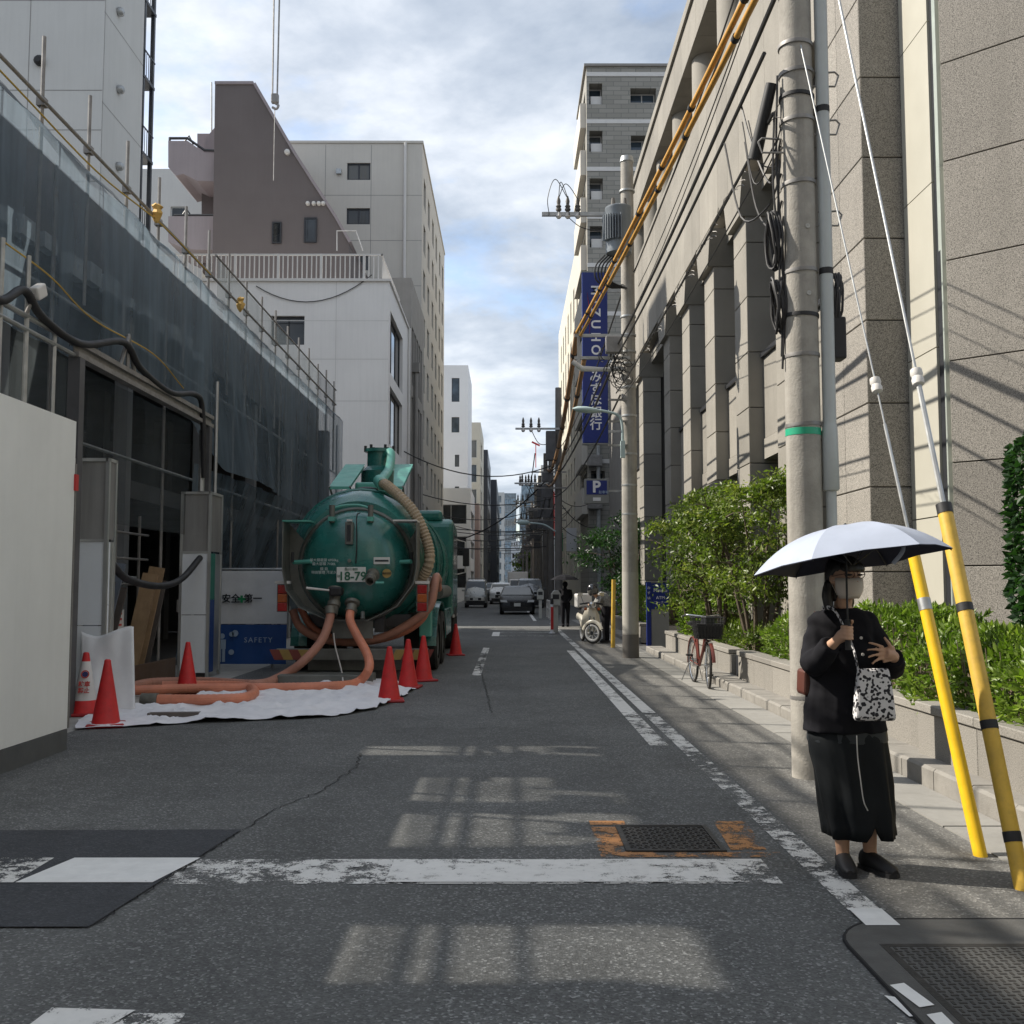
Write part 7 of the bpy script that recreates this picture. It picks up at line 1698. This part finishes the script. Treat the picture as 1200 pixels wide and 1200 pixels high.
# ------------------------------------------------------------------ cars
A['car_black'] = mat('black car paint', (.007, .008, .010), .3, .0, var=.1, coat=.0, spec=.25); A['car_silver'] = mat('silver car paint', (.38, .38, .36), .3, .5, var=.05, coat=.4); A['car_white'] = mat('white car paint', (.58, .59, .60), .25, var=.04, coat=.5); A['car_grey'] = mat('grey car paint', (.16, .17, .18), .25, .4, var=.05, coat=.5)
A['headlight'] = mat('headlight lens', (.72, .74, .76), .12, .1, var=.05); A['chassis_black'] = mat('black trim', (.015, .015, .016), .6, var=.1)
A['screen'] = glass_mat('windscreen glass', (.06, .08, .10), .05)
def car(name, label, x, y, prof, W, belt, roofw, paint, cat='car', rz=0.0, screen=None, hl_z=.68, grille=(.30, .55, .62), wheel_y=(.85, 3.4), wr=.33, plate=True, back=False):
    """prof: side profile (y back from the front, z), front faces -Y"""
    t = thing(name, label, cat, (x, y, 0), rz)
    zmax = max(p[1] for p in prof)
    def hw(z): return W/2*(1.0 if z <= belt else 1-(1-roofw)*(z-belt)/(zmax-belt))
    def row(s_, k): 
        cyc = sum(p[0] for p in prof)/len(prof); czc = sum(p[1] for p in prof)/len(prof)
        return [Vector((s_*hw(p[1]), cyc+(p[0]-cyc)*k, czc+(p[1]-czc)*k)) for p in prof]
    mb = MB().loft([row(-1, .94), row(-.95, .98), row(-.75, 1), row(0, 1.004), row(.75, 1), row(.95, .98), row(1, .94)], True)
    body = part(mb, 'body', A[paint], t, True, True, ang=50)
    if screen:
        (y0, z0, y1, z1) = screen; n = Vector((0, -(z1-z0), (y1-y0))).normalized()*.012
        wsx = lambda z, k: hw(z)*k
        part(MB().quad(Vector((-wsx(z0, .90), y0, z0))+n, Vector((wsx(z0, .90), y0, z0))+n, Vector((wsx(z1, .90), y1, z1))+n, Vector((-wsx(z1, .90), y1, z1))+n), 'windscreen', A['screen'], body, local=True)
        for s_ in (-1, 1):
            z0s, z1s = belt+.04, z1-.05; yb = prof[-3][0]-.5 if not back else y1+1.6
            part(MB().quad(Vector((s_*(hw(z0s)+.012), y0+.35, z0s)), Vector((s_*(hw(z0s)+.012), yb, z0s)), Vector((s_*(hw(z1s)+.012), yb-.25, z1s)), Vector((s_*(hw(z1s)+.012), y1+.15, z1s))), 'side_window', A['dark_glass'], body, local=True)
            part(MB().cbox((s_*(W/2+.09), y0+.45, belt+.10), (.20, .12, .13)), 'mirror', A[paint], body, local=True, bevel=.03)
    f0 = min(p[0] for p in prof)
    for s_ in (-1, 1):
        part(MB().prism([(s_*W*.28, hl_z-.06), (s_*W*.47, hl_z-.04), (s_*W*.48, hl_z+.07), (s_*W*.30, hl_z+.06)], 1, f0-.01, f0+.25), 'headlight', A['headlight'], body, local=True)
        for wy in wheel_y:
            h = part(MB().lathe([(wr*.6, -.1), (wr*.95, -.1), (wr, -.07), (wr, .07), (wr*.95, .1), (wr*.6, .1)], 20, Matrix.Translation((s_*(W/2-.11), wy, wr)) @ Matrix.Rotation(R(90), 4, 'Y')), 'wheel', A['tyre'], t, True, True)
            part(MB().lathe([(wr*.1, -.115), (wr*.58, -.105), (wr*.6, .105), (wr*.1, .115)], 14, Matrix.Translation((s_*(W/2-.11), wy, wr)) @ Matrix.Rotation(R(90), 4, 'Y')), 'rim', A['chrome'], h, True, True)
    z0, z1, gw = grille; part(MB().box(-W*gw/2, W*gw/2, f0-.015, f0+.1, z0, z1), 'grille', A['chassis_black'], body, local=True, bevel=.02); part(MB().box(-W*.42, W*.42, f0-.012, f0+.1, .18, z0-.03), 'lower_intake', A['chassis_black'], body, local=True)
    if plate: part(MB().box(-.165, .165, f0-.035, f0-.017, z0-.02, z0+.15), 'number_plate', A['plate_white'], body, local=True)
    return t
sed = [(0, .25), (0, .62), (.12, .74), (1.15, .95), (1.95, 1.36), (2.5, 1.46), (3.2, 1.43), (4.0, 1.10), (4.65, 1.02), (4.72, .5), (4.6, .25)]
car('black_sedan', 'black sedan with headlights facing up the street', pxx(606, 53), 52, sed, 1.80, .98, .76, 'car_black', screen=(1.22, .99, 1.92, 1.36), grille=(.44, .66, .42))
van = [(0, .3), (0, .85), (.10, 1.05), (.55, 1.78), (.8, 1.86), (3.2, 1.88), (3.38, 1.7), (3.4, .3)]
car('kei_van', 'small silver van with roof rack stopped on the left', pxx(557.5, 68), 68, van, 1.48, 1.05, .86, 'car_silver', 'van', screen=(.14, 1.08, .52, 1.74), wheel_y=(.6, 2.8), wr=.28, hl_z=.78, grille=(.5, .66, .5))
part(MB().box(pxx(557.5, 68)-.5, pxx(557.5, 68)+.5, 69.2, 69.24, 1.95, 1.98).box(pxx(557.5, 68)-.5, pxx(557.5, 68)+.5, 70.4, 70.44, 1.95, 1.98).box(pxx(557.5, 68)-.52, pxx(557.5, 68)-.48, 69.1, 70.6, 1.86, 2.0).box(pxx(557.5, 68)+.48, pxx(557.5, 68)+.52, 69.1, 70.6, 1.86, 2.0), 'roof_rack', A['steel'], bpy.data.objects['kei_van'])
suv = [(0, .3), (0, .75), (.15, .95), (1.0, 1.08), (1.6, 1.60), (2.1, 1.70), (4.0, 1.68), (4.4, 1.2), (4.45, .35)]
car('white_suv', 'white wagon behind the black sedan', pxx(587, 82), 81, suv, 1.75, 1.08, .82, 'car_white', screen=(1.06, 1.10, 1.55, 1.56), hl_z=.8, grille=(.5, .75, .5))
car('dark_wagon', 'dark wagon parked left of the white wagon', pxx(576, 84), 84, suv, 1.70, 1.08, .82, 'car_black', screen=(1.06, 1.10, 1.55, 1.56), hl_z=.8, grille=(.5, .75, .5))
mvn = [(0, .3), (0, .85), (.15, 1.05), (.8, 1.2), (1.4, 1.85), (1.8, 1.93), (4.4, 1.9), (4.6, 1.5), (4.65, .35)]
car('grey_minivan', 'grey minivan parked on the right behind the black sedan', pxx(621, 68), 67, mvn, 1.78, 1.15, .84, 'car_grey', 'van', screen=(.86, 1.24, 1.36, 1.8), hl_z=.85, grille=(.5, .8, .5))
bt = thing('box_truck', 'white box truck far behind the grey minivan', 'truck', (pxx(607, 105), 105, 0)); bx_ = pxx(607, 105)
part(MB().box(bx_-1.05, bx_+1.05, 106.9, 111, .8, 2.9), 'cargo_box', A['car_white'], bt, bevel=.04); part(MB().prism([(105, .5), (105, 1.2), (105.4, 2.1), (106.8, 2.15), (106.8, .5)], 0, bx_-.9, bx_+.9), 'cab', A['car_white'], bt, bevel=.06); part(MB().quad((bx_-.8, 104.99, 1.25), (bx_+.8, 104.99, 1.25), (bx_+.75, 105.33, 2.0), (bx_-.75, 105.33, 2.0)), 'windscreen', A['dark_glass'], bt)
for s_ in (-1, 1):
    for yw in (105.8, 109.8): part(MB().lathe([(.2, -.1), (.38, -.1), (.38, .1), (.2, .1)], 16, Matrix.Translation((bx_+s_*.85, yw, .38)) @ Matrix.Rotation(R(90), 4, 'Y')), 'wheel', A['tyre'], bt, True)

# ------------------------------------------------------------------ signs and street furniture
A['sign_blue'] = mat('enamel sign blue', (.004, .018, .155), .35, var=.04, scale=2); A['sign_white'] = mat('sign white', (.66, .67, .70), .5, var=.03); A['sign_grey'] = mat('sign box grey', (.20, .205, .20), .5, var=.08)
SD = 40.8
bsx0, bsx1, bz0, bz1 = pxx(683.5, SD), pxx(713.5, SD), pz(519, SD), pz(319, SD)
bsn = thing('bank_sign', 'tall blue projecting sign with white vertical lettering on the stone building', 'sign', ((bsx0+bsx1)/2, SD, bz0))
part(MB().box(bsx0, bsx1, SD, SD+.28, bz0, bz1), 'sign_box', A['sign_blue'], bsn, bevel=.02); part(MB().box(bsx0-.03, bsx1+.03, SD+.02, SD+.26, bz1+.002, bz1+.06).box(bsx0-.03, bsx1+.03, SD+.02, SD+.26, bz0-.06, bz0-.002), 'end_cap', A['sign_grey'], bsn)
for ch_, py in zip('みずほ銀行', (442, 456, 469.5, 484, 498)): wtext(ch_, .50, 'sign_white', bsn, (pxx(699, SD), SD-.006, pz(py, SD)), bold=.008)
for ch_, py in zip('MIZUHO', (340, 354, 366, 380, 395, 410)): wtext(ch_, .52, 'sign_white', bsn, (pxx(699, SD), SD-.006, pz(py, SD)), rot=(R(90), R(90), 0), bold=.012)
A['logo_red'] = mat('logo red', (.45, .012, .03), .45)
arc = [(pxx(689.5, SD)+.10*math.sin(t_), SD-.006, pz(343+t_*22, SD)) for t_ in np.linspace(0, 2.2, 12)]; part(MB().tube([Vector(p) for p in arc], [.012+.04*math.sin(math.pi*i/11) for i in range(12)], 8, flat=.2), 'logo_arc', A['logo_red'], bsn, True)
for py in (340, 430, 505): part(MB().box(bsx1-.002, 5.2, SD+.10, SD+.18, pz(py, SD)-.05, pz(py, SD)+.05), 'bracket', A['steel'], bsn)
a, b = pxx(685, 40), pxx(713.5, 40); ps = thing('parking_sign', 'grey box sign with a white P on blue below the tall blue sign', 'sign', ((a+b)/2, 40, pz(590, 40)))
part(MB().box(a, b, 40, 40.25, pz(590, 40), pz(561, 40)), 'sign_box', A['sign_grey'], ps, bevel=.015); bl = part(MB().box(pxx(687.5, 40), pxx(711.5, 40), 39.985, 39.998, pz(579.5, 40), pz(563, 40)), 'blue_face', A['sign_blue'], ps)
wtext('P', .62, 'sign_white', bl, (pxx(699, 40), 39.98, pz(571, 40)), bold=.02); wtext('駐車場', .13, 'pale_ink', bl, (pxx(707.5, 40), 39.98, pz(577, 40)))
part(MB().box(pxx(695, 40), pxx(704, 40), 39.98, 39.998, pz(587, 40), pz(583, 40)), 'white_plate', A['sign_white'], ps); part(MB().box(b-.002, 5.2, 40.08, 40.16, pz(575, 40)-.04, pz(575, 40)+.04), 'bracket', A['steel'], ps)
# standing blue sign
gx0, gx1, GD = pxx(757, 24), pxx(783, 24), 24.0
gs = thing('sign_stand', 'low blue information stand with white lettering beside the azalea shrub', 'sign', ((gx0+gx1)/2, GD, 0))
part(MB().box(gx0, gx0+.10, GD, GD+.12, 0, 1.56), 'side_column', A['sign_blue'], gs); pn = part(MB().box(gx0+.11, gx1, GD+.01, GD+.09, .93, 1.53), 'panel', A['sign_blue'], gs); part(MB().box(gx0-.02, gx1+.02, GD-.01, GD+.13, 1.562, 1.585), 'top_trim', A['sign_grey'], gs); part(MB().box(gx0+.11, gx1, GD+.03, GD+.07, .0, .925), 'lower_panel', A['sign_grey'], gs)
for i, ch_ in enumerate('みずほ'): wtext(ch_, .075, 'sign_white', gs, (gx0+.05, GD-.006, 1.42-i*.12))
wtext('Mizuho', .11, 'sign_white', pn, ((gx0+gx1)/2+.06, GD+.004, 1.36)); wtext('ATM', .10, 'sign_white', pn, ((gx0+gx1)/2+.06, GD+.004, 1.19)); wtext('コーナー', .075, 'sign_white', pn, ((gx0+gx1)/2+.06, GD+.004, 1.08))
# parking meters
def meter(label, x, y, red=True):
    t = thing('parking_meter', label, 'parking meter', (x, y, 0)); A.setdefault('meter_grey', mat('meter grey', (.42, .42, .39), .5, var=.06))
    part(MB().box(x-.07, x+.07, y-.06, y+.06, 0, .85), 'post', A['meter_grey'], t, bevel=.01); part(MB().prism([(x-.15, .85), (x+.15, .85), (x+.15, 1.22), (x+.07, 1.32), (x-.07, 1.32), (x-.15, 1.22)], 1, y-.11, y+.11), 'head', A['meter_grey'], t, bevel=.02); part(MB().box(x-.10, x+.10, y-.118, y-.111, 1.05, 1.20), 'display', A['frame_dark'], t)
    return t
meter('grey parking meter on a post beside the red striped bollard', pxx(651, 32.2), 32.2); meter('second parking meter further down near the sedan', pxx(633, 46), 46)
bx2 = pxx(646.5, 31.8); bo = thing('bollard', 'white bollard with a red stripe beside the parking meter', 'bollard', (bx2, 31.8, 0)); part(MB().lathe([(.10, 0), (.10, .03), (.045, .05), (.045, .95), (.03, .99)], 16, Matrix.Translation((bx2, 31.8, 0))), 'post', A['sign_white'], bo, True); part(MB().lathe([(.047, .12), (.047, .82)], 16, Matrix.Translation((bx2+.004, 31.795, 0))), 'red_sleeve', A['red'], bo, True); part(MB().lathe([(.052, .90), (.052, 1.02), (.03, 1.08)], 12, Matrix.Translation((bx2, 31.8, 0))), 'cap', A['black'], bo, True)
gr_ = thing('guard_rail', 'white pipe guard rail at the kerb behind the sedan', 'guard rail', (1.75, 50, 0))
for yy in (44.5, 46.5, 48.5): part(MB().cyl((1.78, yy, 0), (1.78, yy, .8), .04, n=8), 'post', A['rail_white'], gr_, True)
part(MB().cyl((1.78, 44.5, .78), (1.78, 48.5, .78), .035, n=8).cyl((1.78, 44.5, .45), (1.78, 48.5, .45), .03, n=8), 'rail', A['rail_white'], gr_, True)
rx0, rx1, RD = pxx(642.5, 104), pxx(650, 104), 104; rsn = thing('red_banner_sign', 'tall red projecting sign far along the right side', 'sign', ((rx0+rx1)/2, RD, 5)); part(MB().box(rx0, rx1, RD, RD+.2, pz(628, RD), pz(576, RD)), 'sign_box', A['red'], rsn); part(MB().box(rx1, rx1+1.2, RD+.08, RD+.14, pz(600, RD)-.05, pz(600, RD)+.05), 'bracket', A['steel'], rsn)
for i, ch_ in enumerate('中華酒場'): wtext(ch_, .7, 'sign_white', rsn, ((rx0+rx1)/2, RD-.01, pz(582+i*12, RD))) if False else None
rc_ = thing('red_crane', 'small red crane top above the far poles', 'mast', (pxx(628, 150), 150, pz(545, 150))); part(MB().cbox((pxx(628, 150), 150, pz(520, 150)), (1.3, .2, .25), Matrix.Rotation(R(25), 4, 'Y')).cyl((pxx(628, 150), 150, pz(548, 150)), (pxx(628, 150), 150, pz(520, 150)), .07, n=6), 'crane_top', A['red'], rc_)  # top of a far crane

# street behind the viewpoint: unseen blocks added to fill window reflections and dim camera-facing faces
building('office_block', 'added grey office block across the junction behind the viewpoint', -16, -6.5, -34, -6, 19, A['grey_wall'], {'E': [(2+i*3.2, 4+i*3.2, 1.5+j*3.3, 3.5+j*3.3, 1) for j in range(5) for i in range(8)]})
building('office_block', 'added beige office block behind the viewpoint on the bank side', 6.2, 18, -34, -5, 22, A['beige_wall'], {'W': [(2+i*3.2, 4+i*3.2, 1.5+j*3.3, 3.5+j*3.3, 1) for j in range(6) for i in range(8)]})
building('office_block', 'tall grey block added unseen behind the viewpoint to cut sky light', -16, 18, -48, -37, 36, A['grey_tile'], {'F': []})
# ------------------------------------------------------------------ more of the far street
building('office_block', 'hidden cream block added between the beige block and the low white building', -18, -7.2, 82, 103, 24, A['cream_wall'], {'E': [(2+i*3.2, 4+i*3.2, 1.5+j*3.3, 3.5+j*3.3, 1) for j in range(6) for i in range(5)]})  # hidden block added to shade the right frontages across the street
for (x, yy, H, lab) in ((2.75, 57, 9.2, 'slim dark utility pole right behind the square transformer pole'), (2.55, 72, 10.8, 'utility pole next to the grey minivan'), (2.7, 78, 8.6, 'short utility pole at the side street corner'), (2.45, 95, 11.0, 'utility pole before the red projecting sign')):
    far_pole(Vector((x, yy, 0)), H, lab, yy != 57, yy in (72, 95))
for i, (yy, z0, z1, s_) in enumerate(((58, 6.4, 6.9, .5), (72, 5.2, 5.6, .3), (78, 7.4, 7.0, .6), (95, 6.3, 6.0, .5), (95, 4.9, 5.2, .3), (108, 7.2, 6.6, .6), (135, 7.6, 7.2, .6), (135, 6.0, 6.4, .5))):
    cable('black wire strung across the far street', (2.4, yy, z0), (-5.2, yy+3, z1), s_, .03, group='wires across the far street', n=10, sub=5)
for k in range(9):
    yy = 52+k*4.5; a = Vector((2.3, yy, 5.2+random.uniform(-.6, 1.6))); b = Vector((4.55, yy+random.uniform(1, 4), 4.5+random.uniform(0, 3)))
    cable('slack service wire from the pole row to the right frontages', a, b, .5, .022, group='service wires to the right frontages', n=8, sub=5)
# things on the frontage walls
for (y_, z, lab) in ((70, 4.6, 'small white wall sign on the cream building'), (88, 5.2, 'green wall sign far along the cream building')):
    sg_ = thing('wall_sign', lab, 'sign', (4.2, y_, z)); part(MB().box(3.9, 4.6, y_, y_+.15, z-.8, z+.8), 'sign_box', A['sign_white'] if y_ == 70 else A['sign_green'], sg_, bevel=.02); part(MB().box(4.6, 5.0, y_+.05, y_+.1, z+.5, z+.56), 'bracket', A['steel'], sg_)
# vertical joints and a downpipe on the white building
seams(wb, 'F', (-19.5, 42, 0), WX1+19.5, [pxx(391, 42)+19.5], [pz(376, 42), pz(421, 42), pz(470, 42)], WH, mat('faint render joint', (.62, .61, .59), .9, var=.03))
part(MB().cyl((WX1+.09, 49.8, 0), (WX1+.09, 49.8, WH), .07, n=8), 'downpipe', A['rail_white'], wb, True)
# litter of the work area
# galvanised strap ends, number plate and stains on the near pole
A['plate_dull'] = mat('dull number plate', (.30, .30, .27), .6, var=.15, scale=20)
